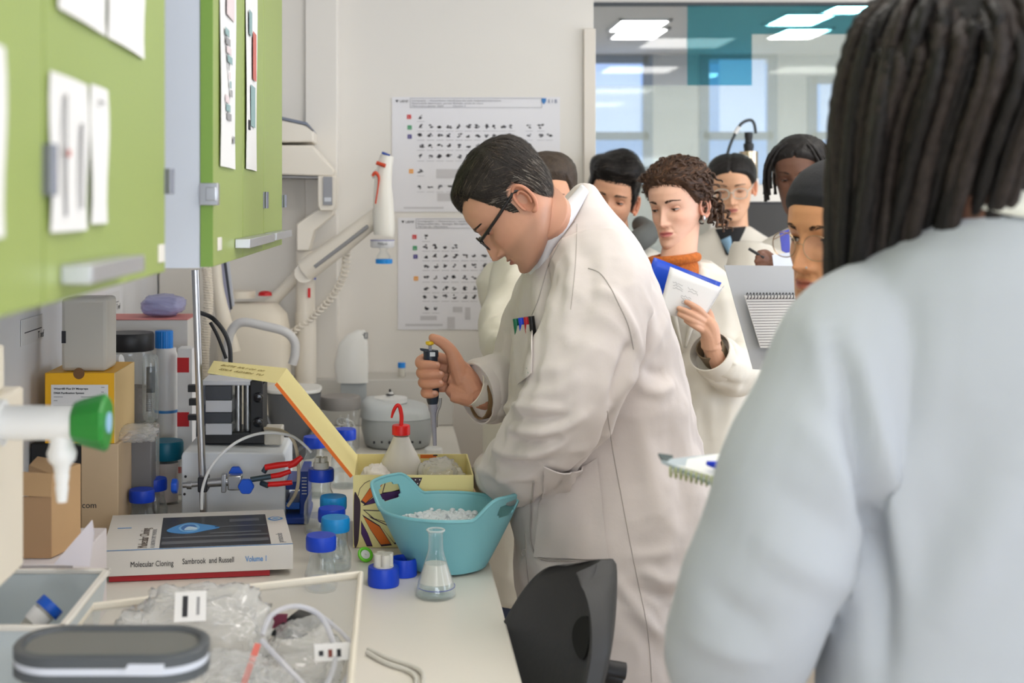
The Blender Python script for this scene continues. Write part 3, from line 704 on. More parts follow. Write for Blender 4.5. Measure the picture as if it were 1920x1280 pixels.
# ---- grey-lidded jar with plastic bits
q = Vector(((638-U0)*3.72/FPX, 3.72, ZB+0.0005))
t = thing('storage_jar', 'clear jar with grey lid filled with plastic loops, left of the centrifuge', 'jar', q)
obj('glass', MB().lathe([(0.0001, 0), (0.052, 0), (0.056, 0.004), (0.056, 0.118), (0.054, 0.122)], seg=36, cap=False), M_GLASS, t, True)
obj('lid', MB().lathe([(0.0001, 0.118), (0.059, 0.118), (0.060, 0.122), (0.060, 0.150), (0.057, 0.154), (0.0001, 0.152)], seg=36), mat('warm_grey_lid', (134, 129, 124), 0.5), t, True)
ob = MB(); rr = random.Random(8)
for k in range(26):
    c0 = Vector((rr.uniform(-0.03, 0.03), rr.uniform(-0.03, 0.03), rr.uniform(0.012, 0.085))); M = Matrix.Rotation(rr.uniform(0, 3), 4, 'X') @ Matrix.Rotation(rr.uniform(0, 3), 4, 'Y')
    ob.tube([c0+M @ Vector((0.014*math.cos(2*PI*i/14), 0.010*math.sin(2*PI*i/14), 0)) for i in range(14)], 0.0022, 6, closed=True)
tag(obj('plastic_loops', ob, mat('milky_plastic', (222, 220, 214), 0.4), t, True), kind='stuff')
# ---- vial on the ledge, disc on the bench
q = Vector(((753-U0)*4.2/FPX, 4.2, 1.0475)); t = thing('sample_vial', 'tiny clear vial with blue cap standing on the grey ledge', 'vial', q)
obj('tube', MB().lathe([(0.0001, 0), (0.011, 0), (0.012, 0.003), (0.012, 0.03)], seg=18, cap=False), M_FROST, t, True)
obj('cap', cap_mesh(0.0125, 0.017), mat('sky_blue_cap', (30, 130, 215), 0.4), t, True).location = (0, 0, 0.029)
q = clean(on_bench(813, 852)); o = obj('tube_cap_disc', MB().lathe([(0.0001, 0), (0.022, 0), (0.026, 0.004), (0.026, 0.016), (0.022, 0.020), (0.010, 0.021), (0.0001, 0.016)], seg=28), M_WHITE, local=True); o.location = q
tag(o, 'small white round holder under the pipette tip', 'holder')
# ---- dark grey bucket behind the lid
q = clean(on_bench(548, 850)); q = Vector(((548-U0)*3.55/FPX, 3.62, ZB+0.0005)); t = thing('ice_bucket', 'dark grey bucket with white lid behind the open yellow lid', 'bucket', q)
R = []
for z, s in ((0, 0.82), (0.004, 0.85), (0.175, 1.0), (0.182, 1.03)):
    R.append([(0.075*s*math.copysign(abs(math.cos(a))**0.6, math.cos(a)), 0.075*s*math.copysign(abs(math.sin(a))**0.6, math.sin(a)), z) for a in [2*PI*k/40 for k in range(40)]])
M_DGREY = mat('dark_grey_plastic', (92, 94, 97), 0.4)
obj('body', MB().loft(R), M_DGREY, t, True, smooth=50)
obj('lid', MB().loft([[(x*1.0, y*1.0, z+dz) for (x, y, z) in R[3]] for dz in (0.001, 0.012)]), mat('lid_pale', (214, 212, 206), 0.4), t, True, bevel=0.003)
obj('handle', MB().tube(cr([(-0.075, -0.05, 0.12), (-0.03, -0.088, 0.04), (0.03, -0.088, 0.04), (0.075, -0.05, 0.12)], 8), 0.006, 8), M_DGREY, t, True)

# ---- white block with black pump on top
WY = 2.86; wx0, wx1 = (340-U0)*WY/FPX, (535-U0)*WY/FPX; wz = P(0, 850, WY).z
t = thing('heating_block', 'plain white instrument block behind the clamp stand', 'instrument', ((wx0+wx1)/2, WY+0.1, ZB))
obj('case', MB().prism([(wx0, WY, ZB+0.001), (wx1, WY, ZB+0.001), (wx1, WY, wz-0.01), (wx1-0.004, WY+0.004, wz), (wx0+0.004, WY+0.004, wz+0.004), (wx0, WY, wz-0.006)], (0, 0.2, 0)), mat('instrument_white', (222, 226, 230), 0.4), t, bevel=0.004)
obj('screw', MB().lathe([(0.0001, 0), (0.003, 0), (0.003, 0.0015), (0.0001, 0.0015)], P(348, 893, WY-0.0005), 10, Matrix.Rotation(PI/2, 4, 'X')), M_DKMETAL, t)
obj('screw', MB().lathe([(0.0001, 0), (0.003, 0), (0.003, 0.0015), (0.0001, 0.0015)], P(346, 926, WY-0.0005), 10, Matrix.Rotation(PI/2, 4, 'X')), M_BLACK, t)
AY = 2.95; ax = lambda u: (u-U0)*AY/FPX; az = lambda v: ZC-(v-V0)*AY/FPX
z0 = wz+0.006
t = thing('peristaltic_pump', 'black and silver striped pump unit standing on the white block', 'pump', (ax(445), AY+0.06, z0))
obj('base', MB().box((ax(375), AY-0.01, z0), (ax(500), AY+0.10, az(808))), M_BLACK, t, bevel=0.003)
M_SLATE = mat('slate', (62, 65, 72), 0.4); M_SILV = mat('silver_grey', (200, 202, 208), 0.35)
for k, (va, vb) in enumerate([(722, 748), (749, 771), (772, 791), (792, 813)]):
    obj('stripe_panel', MB().box((ax(387), AY-0.014+0.001*(k % 2), az(vb)), (ax(436), AY+0.09, az(va))), (M_SLATE, M_SILV)[k % 2], t, bevel=0.001)
obj('steel_roller', MB().cyl((ax(446), AY+0.01, az(812)), (ax(446), AY+0.01, az(718)), 0.008, seg=20), M_CHROME, t)
obj('steel_roller', MB().cyl((ax(462), AY+0.03, az(812)), (ax(462), AY+0.03, az(718)), 0.010, seg=20), M_CHROME, t)
obj('clear_housing', MB().box((ax(437), AY-0.012, az(813)), (ax(468), AY+0.05, az(716))), M_GLASS, t)
obj('side_plate', MB().box((ax(470), AY-0.016, az(813)), (ax(494), AY+0.09, az(712))), M_BLACK, t, bevel=0.003)
for v in (742, 788):
    obj('knob', MB().lathe([(0.0001, -0.006), (0.008, -0.006), (0.011, 0), (0.011, 0.012), (0.008, 0.016), (0.0001, 0.017)], (ax(486), AY-0.018, az(v)), 20, Matrix.Rotation(PI/2, 4, 'X')), mat('gloss_black', (24, 24, 30), 0.15), t)
obj('top_plate', MB().box((ax(380), AY-0.014, az(721)), (ax(494), AY+0.09, az(712))), M_SILV, t, bevel=0.002)
obj('side_clamp', MB().box((ax(352), AY+0.0, az(735)), (ax(372), AY+0.02, az(722))).box((ax(354), AY+0.0, az(760)), (ax(372), AY+0.02, az(748))).box((ax(352), AY, az(788)), (ax(374), AY+0.02, az(778))), M_BLACK, t)
obj('hose_clip', MB().tube(cr([P(u, v, AY-0.02) for u, v in [(442, 800), (446, 768), (456, 758), (466, 772), (466, 806)]], 6), 0.002, 6), M_GLASS, t)

# ---- retort stand and clamp
RY = 2.78; rx = lambda u: (u-U0)*RY/FPX; rz = lambda v: ZC-(v-V0)*RY/FPX
t = thing('clamp_stand', 'steel rod stand carrying a clamp with red-sleeved jaws', 'stand', (rx(382), RY, ZB))
obj('base_plate', MB().box((rx(382)-0.06, RY-0.035, ZB+0.001), (rx(382)+0.06, RY+0.06, ZB+0.012)), M_DKMETAL, t, bevel=0.003)
obj('rod', MB().cyl((rx(383), RY, ZB+0.01), (rx(366), RY, rz(506)), 0.0082, seg=20), M_CHROME, t)
bz = rz(906)
obj('boss_bar', MB().cyl((rx(345), RY-0.016, bz), (rx(440), RY-0.016, rz(898)), 0.0065, seg=18).cyl((rx(386), RY-0.016, rz(902)), (rx(432), RY-0.016, rz(899)), 0.010, seg=20).cyl((rx(353), RY-0.016, bz), (rx(362), RY-0.016, bz), 0.009, seg=18), M_CHROME, t)
obj('boss_body', MB().box((rx(374), RY-0.028, rz(918)), (rx(392), RY+0.014, rz(890))), M_DKMETAL, t, bevel=0.003)
def knob(u, v, y, r, M=None, seg=24):
    R = [[Vector((r*s*(1+0.05*math.cos(6*a))*math.cos(a), r*s*(1+0.05*math.cos(6*a))*math.sin(a), z)) for a in [2*PI*k/36 for k in range(36)]] for z, s in ((-0.006, 0.9), (-0.003, 1), (0.003, 1), (0.006, 0.9))]
    M = M or Matrix.Rotation(PI/2, 4, 'X'); c = Vector((rx(u), y, rz(v)))
    return obj('knob', MB().loft([[M @ p+c for p in r_] for r_ in R]), mat('blue_knob', (22, 82, 196), 0.4), t)
knob(330, 908, RY-0.016, 0.0155, Matrix.Rotation(PI/2, 4, 'Y')); knob(465, 905, RY-0.035, 0.0165); knob(441, 888, RY+0.01, 0.0145)
obj('clamp_block', MB().box((rx(430), RY-0.030, rz(914)), (rx(456), RY-0.004, rz(886))), M_CHROME, t, bevel=0.003)
obj('clamp_wing', MB().box((rx(418), RY-0.030, rz(918)), (rx(427), RY-0.012, rz(884))), M_CHROME, t, bevel=0.002)
obj('clamp_arm', MB().tube([P(470, 899, RY-0.03), P(508, 893, RY-0.03)], 0.006, 10).tube([P(494, 885, RY-0.01), P(500, 875, RY-0.01)], 0.006, 10).tube([P(490, 905, RY-0.02), P(502, 910, RY-0.03)], 0.006, 10), mat('slate_metal', (70, 86, 96), 0.35, 0.6), t)
for pts, rad in (([(497, 876), (520, 872), (545, 869)], [0.0065, 0.007, 0.006]), ([(506, 893), (525, 890), (545, 883)], [0.0055, 0.006, 0.005]), ([(499, 908), (520, 907), (548, 904)], [0.0055, 0.006, 0.005]), ([(540, 873), (552, 868), (566, 856)], [0.007, 0.008, 0.005])):
    obj('jaw', MB().tube([P(u, v, RY-0.025) for u, v in pts], rad, 12), M_RED, t)
# thin white tubing arching over the clamp
M_TUBE = mat('silicone_tube', (222, 222, 220), 0.35)
o = obj('silicone_tubing', MB().tube(cr([P(u, v, y) for u, v, y in [(378, 955, 2.74), (380, 915, 2.74), (398, 872, 2.74), (440, 831, 2.74), (490, 812, 2.76), (540, 815, 2.78), (566, 830, 2.80), (584, 848, 2.80)]], 8), 0.0032, 8), M_TUBE)
tag(o, 'thin white tubing arching over the clamp to a bottle', 'tubing')
o = obj('silicone_tubing', MB().tube(cr([P(u, v, y) for u, v, y in [(496, 803, 2.85), (530, 808, 2.82), (552, 830, 2.80), (560, 880, 2.80), (556, 920, 2.80), (540, 948, 2.82)]], 8), 0.0038, 8), mat('aged_tube', (196, 184, 158), 0.35))
tag(o, 'yellowed thicker tubing hanging beside the red jaws', 'tubing')
# small translucent box and cream foam by the tubing
o = obj('tip_box', MB().box((ax(497), 2.93, z0), (ax(530), 2.99, az(800))), M_FROST, bevel=0.003); tag(o, 'small translucent box standing at the end of the white block', 'box')
# ---- blue rack
t = thing('tube_rack', 'dark blue plastic rack beside the tall inserted bottle', 'rack', ((556-U0)*2.86/FPX, 2.9, ZB))
M_NAVY = mat('navy_plastic', (20, 56, 140), 0.4); sx_ = lambda u: (u-U0)*2.86/FPX; sz_ = lambda v: ZC-(v-V0)*2.86/FPX
obj('post', MB().box((sx_(562), 2.86, ZB+0.001), (sx_(578), 2.98, sz_(884))), M_NAVY, t, bevel=0.002)
obj('foot', MB().box((sx_(536), 2.83, ZB+0.001), (sx_(580), 2.99, ZB+0.016)), M_NAVY, t, bevel=0.003)
obj('shelf', MB().box((sx_(536), 2.86, sz_(918)), (sx_(562), 2.98, sz_(903))), M_NAVY, t, bevel=0.002)
obj('shelf', MB().box((sx_(536), 2.86, sz_(955)), (sx_(562), 2.98, sz_(942))), mat('blue_shelf', (24, 86, 170), 0.4), t, bevel=0.002)
for k in range(6):
    obj('graduation', MB().box((sx_(566), 2.8585, sz_(896+6*k)), (sx_(575), 2.8600, sz_(894.6+6*k))), M_PAPER, t)

# ================================================================== the books
BKY0 = 2.392; bkx = lambda u, Y=BKY0: (u-U0)*Y/FPX
ang = math.radians(8.5)
t = thing('textbook', 'thick white molecular biology textbook with dark cover photograph', 'book', (bkx(372), BKY0+0.15, ZB+0.012), 0)
bw = 0.356; bd = 0.285; bh = 0.047; o0 = Vector((bkx(192), BKY0-0.004, ZB+0.0125)); exb = Vector((math.cos(ang), math.sin(ang), 0)); eyb = Vector((-math.sin(ang), math.cos(ang), 0)); ezb = Vector((0, 0, 1))
def bk(a, b, c): return o0+exb*a+eyb*b+ezb*c
def bkbox(a, b): return [bk(x, y, z) for x, y, z in [(a[0], a[1], a[2]), (b[0], a[1], a[2]), (b[0], b[1], a[2]), (a[0], b[1], a[2]), (a[0], a[1], b[2]), (b[0], a[1], b[2]), (b[0], b[1], b[2]), (a[0], b[1], b[2])]]
BF = [(3, 2, 1, 0), (4, 5, 6, 7), (0, 1, 5, 4), (1, 2, 6, 5), (2, 3, 7, 6), (3, 0, 4, 7)]
M_COV = mat('book_cover', (222, 218, 212), 0.4)
obj('cover', MB().add(bkbox((0, -0.0015, 0), (bw, 0, bh)), BF).add(bkbox((0, 0, 0), (bw, bd, 0.0015)), BF).add(bkbox((0, 0, bh-0.0015), (bw, bd, bh)), BF), M_COV, t, bevel=0.0008)
obj('page_block', MB().add(bkbox((0.003, 0.0005, 0.0018), (bw-0.003, bd-0.003, bh-0.0018)), BF), mat('page_edges', (226, 218, 200), 0.8), t)
def bflat(name, pts, m, c=0.0003, h=0.0003): return obj(name, MB().prism([bk(x, y, bh+c) for x, y in pts], (0, 0, h)), m, t, smooth=0)
bflat('cover_stripe', [(0, 0.0), (bw, 0.0), (bw, 0.004), (0, 0.004)], mat('blue_ink', (60, 130, 190), 0.5))
ph = bflat('cover_photograph', [(0.105, 0.008), (0.315, 0.008), (0.315, 0.245), (0.105, 0.245)], mat('photo_dark', (38, 40, 46), 0.35))
M_PHB = mat('photo_blue', (66, 140, 205), 0.4); M_PHW = mat('photo_pale', (190, 214, 232), 0.4); M_PHG = mat('photo_grey', (96, 98, 104), 0.4)
def blob(pts, m, c): return bflat('photograph_shape', [(p.x, p.y) for p in cr([(x, y, 0) for x, y in pts], 5, True)], m, c)
blob([(0.115, 0.135), (0.135, 0.175), (0.160, 0.195), (0.185, 0.18), (0.22, 0.15), (0.19, 0.125), (0.16, 0.108), (0.135, 0.112)], M_PHB, 0.0007)
blob([(0.138, 0.150), (0.150, 0.182), (0.172, 0.180), (0.180, 0.150), (0.170, 0.122), (0.148, 0.122)], mat('photo_sky', (120, 180, 226), 0.4), 0.0011)
blob([(0.143, 0.151), (0.152, 0.174), (0.168, 0.172), (0.174, 0.150), (0.166, 0.130), (0.150, 0.130)], mat('photo_deep', (54, 110, 180), 0.4), 0.0015)
blob([(0.150, 0.132), (0.172, 0.132), (0.174, 0.146), (0.158, 0.158)], M_PHW, 0.0019)
for (x0, x1, y0, y1) in [(0.108, 0.312, 0.03, 0.055), (0.108, 0.312, 0.075, 0.088), (0.2, 0.30, 0.10, 0.112), (0.21, 0.312, 0.150, 0.16), (0.24, 0.30, 0.19, 0.215)]:
    bflat('photograph_shape', [(x0, y0), (x1, y0+0.004), (x1, y1), (x0, y1-0.004)], M_PHG, 0.0007)
blob([(0.318, 0.205), (0.332, 0.188), (0.350, 0.205), (0.333, 0.224)], M_PHB, 0.0004)
blob([(0.323, 0.205), (0.333, 0.193), (0.345, 0.205), (0.333, 0.219)], M_COV, 0.0008)
blob([(0.327, 0.205), (0.333, 0.199), (0.341, 0.205), (0.333, 0.212)], mat('photo_sky', (120, 180, 226), 0.4), 0.0012)
fs_ = lambda x, z: frame(bk(x, -0.0022, z), exb, ezb)
text('spine_lettering', 'Molecular Cloning', 0.0150, fs_(0.052, 0.016), M_INK, t, fit=0.079)
text('spine_lettering', 'Sambrook  and Russell', 0.0150, fs_(0.148, 0.018), M_INK, t, fit=0.096)
text('spine_lettering', 'Volume 1', 0.0145, fs_(0.266, 0.018), mat('blue_ink_2', (110, 160, 215), 0.6), t, bold=0.0003, fit=0.040)
M_Ink2 = mat('warm_ink', (110, 100, 92), 0.7)
text('cover_lettering', 'Molecular Cloning', 0.026, frame(bk(0.082, 0.012, bh+0.0006), eyb, -exb), M_Ink2, t, fit=0.15)
text('cover_lettering', 'A LABORATORY MANUAL', 0.012, frame(bk(0.096, 0.012, bh+0.0006), eyb, -exb), M_GREYINK, t)
text('cover_lettering', '1', 0.04, frame(bk(0.045, 0.16, bh+0.0006), eyb, -exb), mat('photo_blue', (66, 140, 205), 0.4), t)
text('cover_lettering', 'protocols', 0.018, frame(bk(0.34, 0.015, bh+0.0006), eyb, -exb), M_GREYINK, t)
o = obj('slim_book', MB().add([p+Vector((0.012, 0.004, -0.0115)) for p in bkbox((0, 0, 0), (0.30, 0.27, 0.011))], BF), mat('crimson_cover', (170, 36, 44), 0.45), bevel=0.001)
tag(o, 'thin crimson book lying under the white textbook', 'book')
# ================================================================== left side stack
def carton(name, label, x0, x1, y0, y1, z0, z1, m, cat='box', bevel=0.0015):
    return thing(name, label, cat, ((x0+x1)/2, (y0+y1)/2, z0)), (x0, x1, y0, y1, z0, z1)
M_CARD = mat('brown_card', (186, 150, 108), 0.75, var=(14, 0.04)); M_CARD2 = mat('kraft_card', (204, 178, 144), 0.75, var=(12, 0.03))
# white carton that carries the open brown box
o = obj('white_carton', MB().box((XL+0.004, 1.99, ZB+0.001), (-0.500, 2.22, 1.046)), mat('white_card', (214, 206, 206), 0.7), bevel=0.002); tag(o, 'low white carton under the open brown cardboard box', 'box')
t = thing('cardboard_box', 'small brown cardboard box with slit front below the gas nozzle', 'box', (-0.54, 2.08, 1.047))
xa, xb = (30-U0)*2.02/FPX, (152-U0)*2.10/FPX; xm = (96-U0)*2.02/FPX; za, zb = 1.0475, P(0, 876, 2.05).z
obj('front_panel', MB().box((xa, 2.02, za), (xm, 2.023, P(0, 931, 2.02).z)), mat('card_shade', (170, 134, 98), 0.75), t)
obj('flap', MB().prism([(xa, 2.018, P(0, 928, 2.02).z), (xm, 2.018, P(0, 931, 2.02).z), (xm+0.002, 2.018, zb-0.004), (xa, 2.018, zb)], (0, 0.003, 0)), M_CARD, t)
obj('body', MB().prism([(xm, 2.021, za), (xb, 2.10, za), (xb-0.09, 2.165, za), (xa, 2.09, za)], (0, 0, zb-za-0.004)), M_CARD, t, bevel=0.0015)
# leaning white card
o = obj('folded_card', MB().prism([P(100, 1058, 1.93), P(172, 975, 1.95), P(176, 1000, 1.95), P(168, 1062, 1.93)], (0.0, 0.004, 0.0)), mat('lilac_card', (214, 206, 210), 0.7)); tag(o, 'folded white card leaning against the brown box', 'card')
# tall kraft box with ".com", black box, yellow kit
KY = 2.71; kx = lambda u, y=KY: (u-U0)*y/FPX; kz = lambda v, y=KY: ZC-(v-V0)*y/FPX
ztop = kz(832)
t = thing('kraft_box', 'tall pale kraft box printed com under the yellow kit', 'box', (kx(186), KY+0.1, ZB)); 
obj('body', MB().box((kx(152), KY, ZB+0.001), (kx(222), KY+0.2, ztop)), M_CARD2, t, bevel=0.002)
text('lettering', '.com', 0.018, frame((kx(150), KY-0.0006, kz(952)), (1, 0, 0), (0, 0, 1)), M_INK, t)
o = obj('black_box', MB().box((XL+0.006, KY+0.01, ZB+0.001), (kx(151), KY+0.19, ztop-0.001)), M_BLACK, bevel=0.002); tag(o, 'black box behind the brown cardboard box', 'box')
t = thing('reagent_kit_box', 'yellow purification kit box with white printed label', 'box', (kx(150), KY+0.1, ztop+0.001))
ky0, ky1, kz1 = kx(84), kx(216), kz(699); zk = ztop+0.001
M_KIT = mat('kit_yellow', (240, 178, 20), 0.5)
obj('body', MB().box((ky0, KY, zk), (ky1-0.002, KY+0.2, kz1)), M_KIT, t, bevel=0.0015)
obj('side_panel', MB().box((ky1-0.002, KY, zk), (ky1, KY+0.2, kz1)), mat('kit_side', (228, 196, 140), 0.6), t)
obj('thumb_notch', MB().lathe([(0.0001, 0), (0.012, 0), (0.012, 0.0008), (0.0001, 0.0008)], (kx(148), KY-0.0001, kz1-0.001), 24, Matrix.Rotation(PI/2, 4, 'X')), mat('notch_brown', (120, 84, 50), 0.7), t)
lb = obj('label_panel', MB().box((kx(96), KY-0.0012, kz(776)), (kx(203), KY-0.0002, kz(721))), M_PAPER, t)
kf = lambda u, v: frame((kx(u), KY-0.0016, kz(v)), (1, 0, 0), (0, 0, 1))
text('lettering', 'Wizard® Plus SV Minipreps', 0.0055, kf(101, 730), M_INK, lb, bold=0.0001, fit=0.073)
text('lettering', 'DNA Purification System', 0.0055, kf(101, 738), M_INK, lb, bold=0.0001, fit=0.064)
for (a, b, v) in [(101, 118, 743), (152, 185, 743), (101, 108, 750), (157, 175, 750), (101, 165, 759), (101, 150, 762), (101, 120, 766), (190, 196, 725), (190, 195, 734), (190, 195, 742), (131, 142, 766)]:
    obj('print_line', MB().box((kx(a), KY-0.0016, kz(v+1.3)), (kx(b), KY-0.0013, kz(v))), M_GREYINK, lb)
# translucent case on the kit
t = thing('plastic_case', 'translucent upright plastic case standing on the yellow kit', 'case', (kx(152), KY+0.08, kz1))
obj('shell', MB().box((kx(110), KY+0.02, kz1+0.001), (kx(196), KY+0.12, kz(560))), M_FROST, t, bevel=0.008)
obj('insert_card', MB().box((kx(122), KY+0.03, kz1+0.004), (kx(186), KY+0.11, kz(575))), mat('grey_card', (198, 196, 192), 0.6), t)
obj('barcode', MB().box((kx(111), KY+0.019, kz(645)), (kx(119), KY+0.020, kz(622))), M_INK, t)
# translucent store box carrying the black-lidded jar
o = obj('storage_box', MB().box((kx(212, 3.05), 3.05, ZB+0.001), (kx(272, 3.05), 3.20, ZC-(800-V0)*3.05/FPX)), mat('straw_plastic', (206, 196, 158), 0.4, trans=0.2), bevel=0.004); tag(o, 'straw-coloured translucent box under the black-lidded jar', 'box')
JY = 3.12; JZ = ZC-(800-V0)*3.05/FPX+0.001; t = thing('glass_jar', 'clear glass jar with black screw lid beside the yellow kit', 'jar', ((243-U0)*JY/FPX, JY, JZ))
jz = lambda v: ZC-(v-V0)*JY/FPX-JZ
obj('glass', MB().lathe([(0.0001, 0), (0.057, 0), (0.061, 0.006), (0.061, jz(680)), (0.054, jz(668)), (0.054, jz(656))], seg=40, cap=False), M_GLASS, t, True, smooth=60)
obj('lid', MB().lathe([(0.0001, jz(656)), (0.0580, jz(656)), (0.0595, jz(654)), (0.0595, jz(627)), (0.057, jz(623)), (0.0001, jz(624))], seg=40), M_BLACK, t, True)
obj('contents', MB().lathe([(0.0001, 0.004), (0.044, 0.004), (0.044, 0.085), (0.0001, 0.085)], seg=28), mat('taupe', (120, 112, 104), 0.6), t, True)
o = obj('screw_vial', MB().tube([P(192, 680, 2.97), P(222, 676, 2.95)], [0.012, 0.012], 16).tube([P(214, 677, 2.95), P(228, 675, 2.945)], [0.0135, 0.0135], 16), M_WHITE); tag(o, 'white-capped small tube lying across the jar', 'tube')
# graduated glass tube
q = Vector(((282-U0)*2.93/FPX, 2.93, ZC-(793-V0)*2.93/FPX)); hT = (793-664)*2.93/FPX
t = thing('graduated_tube', 'round-bottomed glass tube with graduation ladder before the jar', 'tube', q)
obj('glass', MB().lathe([(0.0001, 0), (0.009, 0.002), (0.016, 0.010), (0.0185, 0.022), (0.0185, hT-0.02), (0.0165, hT-0.006), (0.012, hT)], seg=28, cap=False), glassy('tube_glass', (252, 253, 253), (190, 198, 196), 0.12, 0.6), t, True, smooth=60)
obj('dark_core', MB().lathe([(0.0001, 0.07), (0.010, 0.07), (0.010, 0.128), (0.0001, 0.128)], (0, 0.004, 0), 20), mat('slate', (62, 65, 72), 0.4), t, True)
for k in range(20): obj('graduation', MB().box((-0.006, -0.0192, 0.030+0.0026*k), (0.007, -0.0186, 0.0309+0.0026*k)), M_INK, t, True)
o = obj('tube_holder', MB().box((q.x-0.018, 2.91, ZB+0.001), (q.x+0.018, 2.949, q.z-0.001)), M_CLEARPL, bevel=0.003); tag(o, 'clear plastic block under the graduated glass tube', 'holder')
# bag over the kraft box
bag('plastic_bag', 'limp clear bag lying by the green tap knob', (kx(254, 2.80), 2.80, ZC-(812-V0)*2.80/FPX), (0.085, 0.10, 0.03), 9, amp=0.35)
o = obj('bag_shelf', MB().box((kx(226, 2.76), 2.845, ZB+0.001), (kx(226, 2.76)+0.05, 2.90, ZC-(828-V0)*2.80/FPX)), mat('grey_tray', (120, 118, 118), 0.5), bevel=0.002); tag(o, 'narrow grey box under the limp clear bag', 'box')
# blue-capped tall bottle
TY2 = 3.20; q = Vector(((312-U0)*TY2/FPX, TY2, ZB+0.0005)); zt = ZC-(620-V0)*TY2/FPX-ZB
t = thing('dispenser_bottle', 'tall white bottle with ribbed bright blue cap', 'bottle', q)
obj('body', MB().lathe([(0.0001, 0), (0.026, 0), (0.028, 0.004), (0.028, zt-0.062), (0.024, zt-0.05), (0.024, zt-0.043), (0.0001, zt-0.043)], seg=32), M_WHITE, t, True)
R = [[(0.0215*s*(1+0.04*(k % 2))*math.cos(2*PI*k/48)-0.006, 0.0215*s*(1+0.04*(k % 2))*math.sin(2*PI*k/48), zt+z) for k in range(48)] for z, s in ((-0.043, 1), (-0.002, 1), (0, 0.95))]
obj('cap', MB().loft(R), mat('bright_blue_cap', (16, 118, 200), 0.4), t, True, smooth=20)
obj('label_band', MB().lathe([(0.0283, 0.19), (0.0284, 0.197)], seg=32, cap=False), mat('photo_blue', (66, 140, 205), 0.4), t, True)
# red-banded white sleeve next to it
o = thing('banded_sleeve', 'white upright sleeve with red bands beside the tall bottle', 'sleeve', ((345-U0)*3.1/FPX, 3.14, ZB)); sx3 = lambda u: (u-U0)*3.1/FPX; sz3 = lambda v: ZC-(v-V0)*3.1/FPX
obj('body', MB().box((sx3(330), 3.12, ZB+0.001), (sx3(358), 3.18, sz3(655))), M_PAPER, o, bevel=0.001)
for (a, b) in ((672, 700), (775, 802), (878, 890)): obj('red_band', MB().box((sx3(329.5), 3.1193, sz3(b)), (sx3(352), 3.1805, sz3(a))), mat('band_red', (196, 26, 32), 0.5), o)
# pink-topped carton with lilac bag
q0 = (232-U0)*3.3/FPX; o = thing('carton', 'grey-white carton with pink top at the far left wall', 'box', (-0.62, 3.35, ZB))
obj('body', MB().box((XL+0.004, 3.28, ZB+0.001), ((352-U0)*3.28/FPX, 3.45, ZC-(600-V0)*3.28/FPX)), mat('warm_white_card', (206, 202, 196), 0.7), o, bevel=0.001)
obj('top_sheet', MB().box((XL+0.004, 3.279, ZC-(600-V0)*3.28/FPX+0.0005), ((352-U0)*3.28/FPX, 3.45, ZC-(598-V0)*3.28/FPX)), mat('pink_card', (208, 130, 124), 0.6), o)
bag('lilac_bag', 'lilac translucent bag resting on the pink-topped carton', ((302-U0)*3.34/FPX, 3.37, ZC-(573-V0)*3.34/FPX), (0.105, 0.13, 0.052), 12, glassy('lilac_film', (214, 214, 236), (180, 180, 214), 0.5, 0.75, 0.6, 0.15), amp=0.2)
# teal-capped jar with orange-labelled tube
q = Vector(((312-U0)*3.05/FPX, 3.05, ZB+0.0005)); t = thing('teal_lid_jar', 'clear jar with teal lid and red-striped contents behind the book', 'jar', q); zj = ZC-(858-V0)*3.05/FPX-ZB
obj('glass', MB().lathe([(0.0001, 0), (0.036, 0), (0.038, 0.004), (0.038, zj)], seg=32, cap=False), M_GLASS, t, True)
obj('lid', MB().lathe([(0.0001, zj-0.002), (0.039, zj-0.002), (0.0405, zj+0.002), (0.0405, zj+0.036), (0.038, zj+0.041), (0.0001, zj+0.041)], seg=36), mat('deep_teal', (8, 108, 134), 0.4), t, True)
obj('contents', MB().lathe([(0.0001, 0.004), (0.028, 0.004), (0.028, zj*0.9), (0.0001, zj*0.9)], seg=24), mat('pinkish_white', (222, 208, 200), 0.6), t, True)
obj('red_stripe', MB().box((-0.034, -0.030, 0.01), (-0.022, -0.026, 0.08)), mat('coral', (205, 90, 70), 0.6), t, True)
# pump-side black cable
o = obj('black_cable', MB().tube(cr([P(u, v, y) for u, v, y in [(372, 585, 3.1), (398, 596, 3.05), (420, 622, 3.05), (431, 652, 3.05), (432, 690, 3.05)]], 8), 0.0055, 8).tube(cr([P(u, v, y) for u, v, y in [(394, 604, 3.06), (408, 630, 3.06), (424, 672, 3.06)]], 8), 0.0042, 8), M_BLACK); tag(o, 'looped black cable behind the steel rod', 'cable')
o = obj('navy_flask', MB().lathe([(0.0001, 0), (0.03, 0), (0.033, 0.01), (0.033, 0.19), (0.03, 0.20), (0.018, 0.225), (0.018, 0.25), (0.0001, 0.25)], (0, 0, 0), 28), mat('navy_dark', (30, 40, 56), 0.35), local=True); o.location = (((375-U0)*3.3/FPX), 3.3, ZB+0.001); tag(o, 'dark navy bottle standing behind the steel rod', 'bottle')

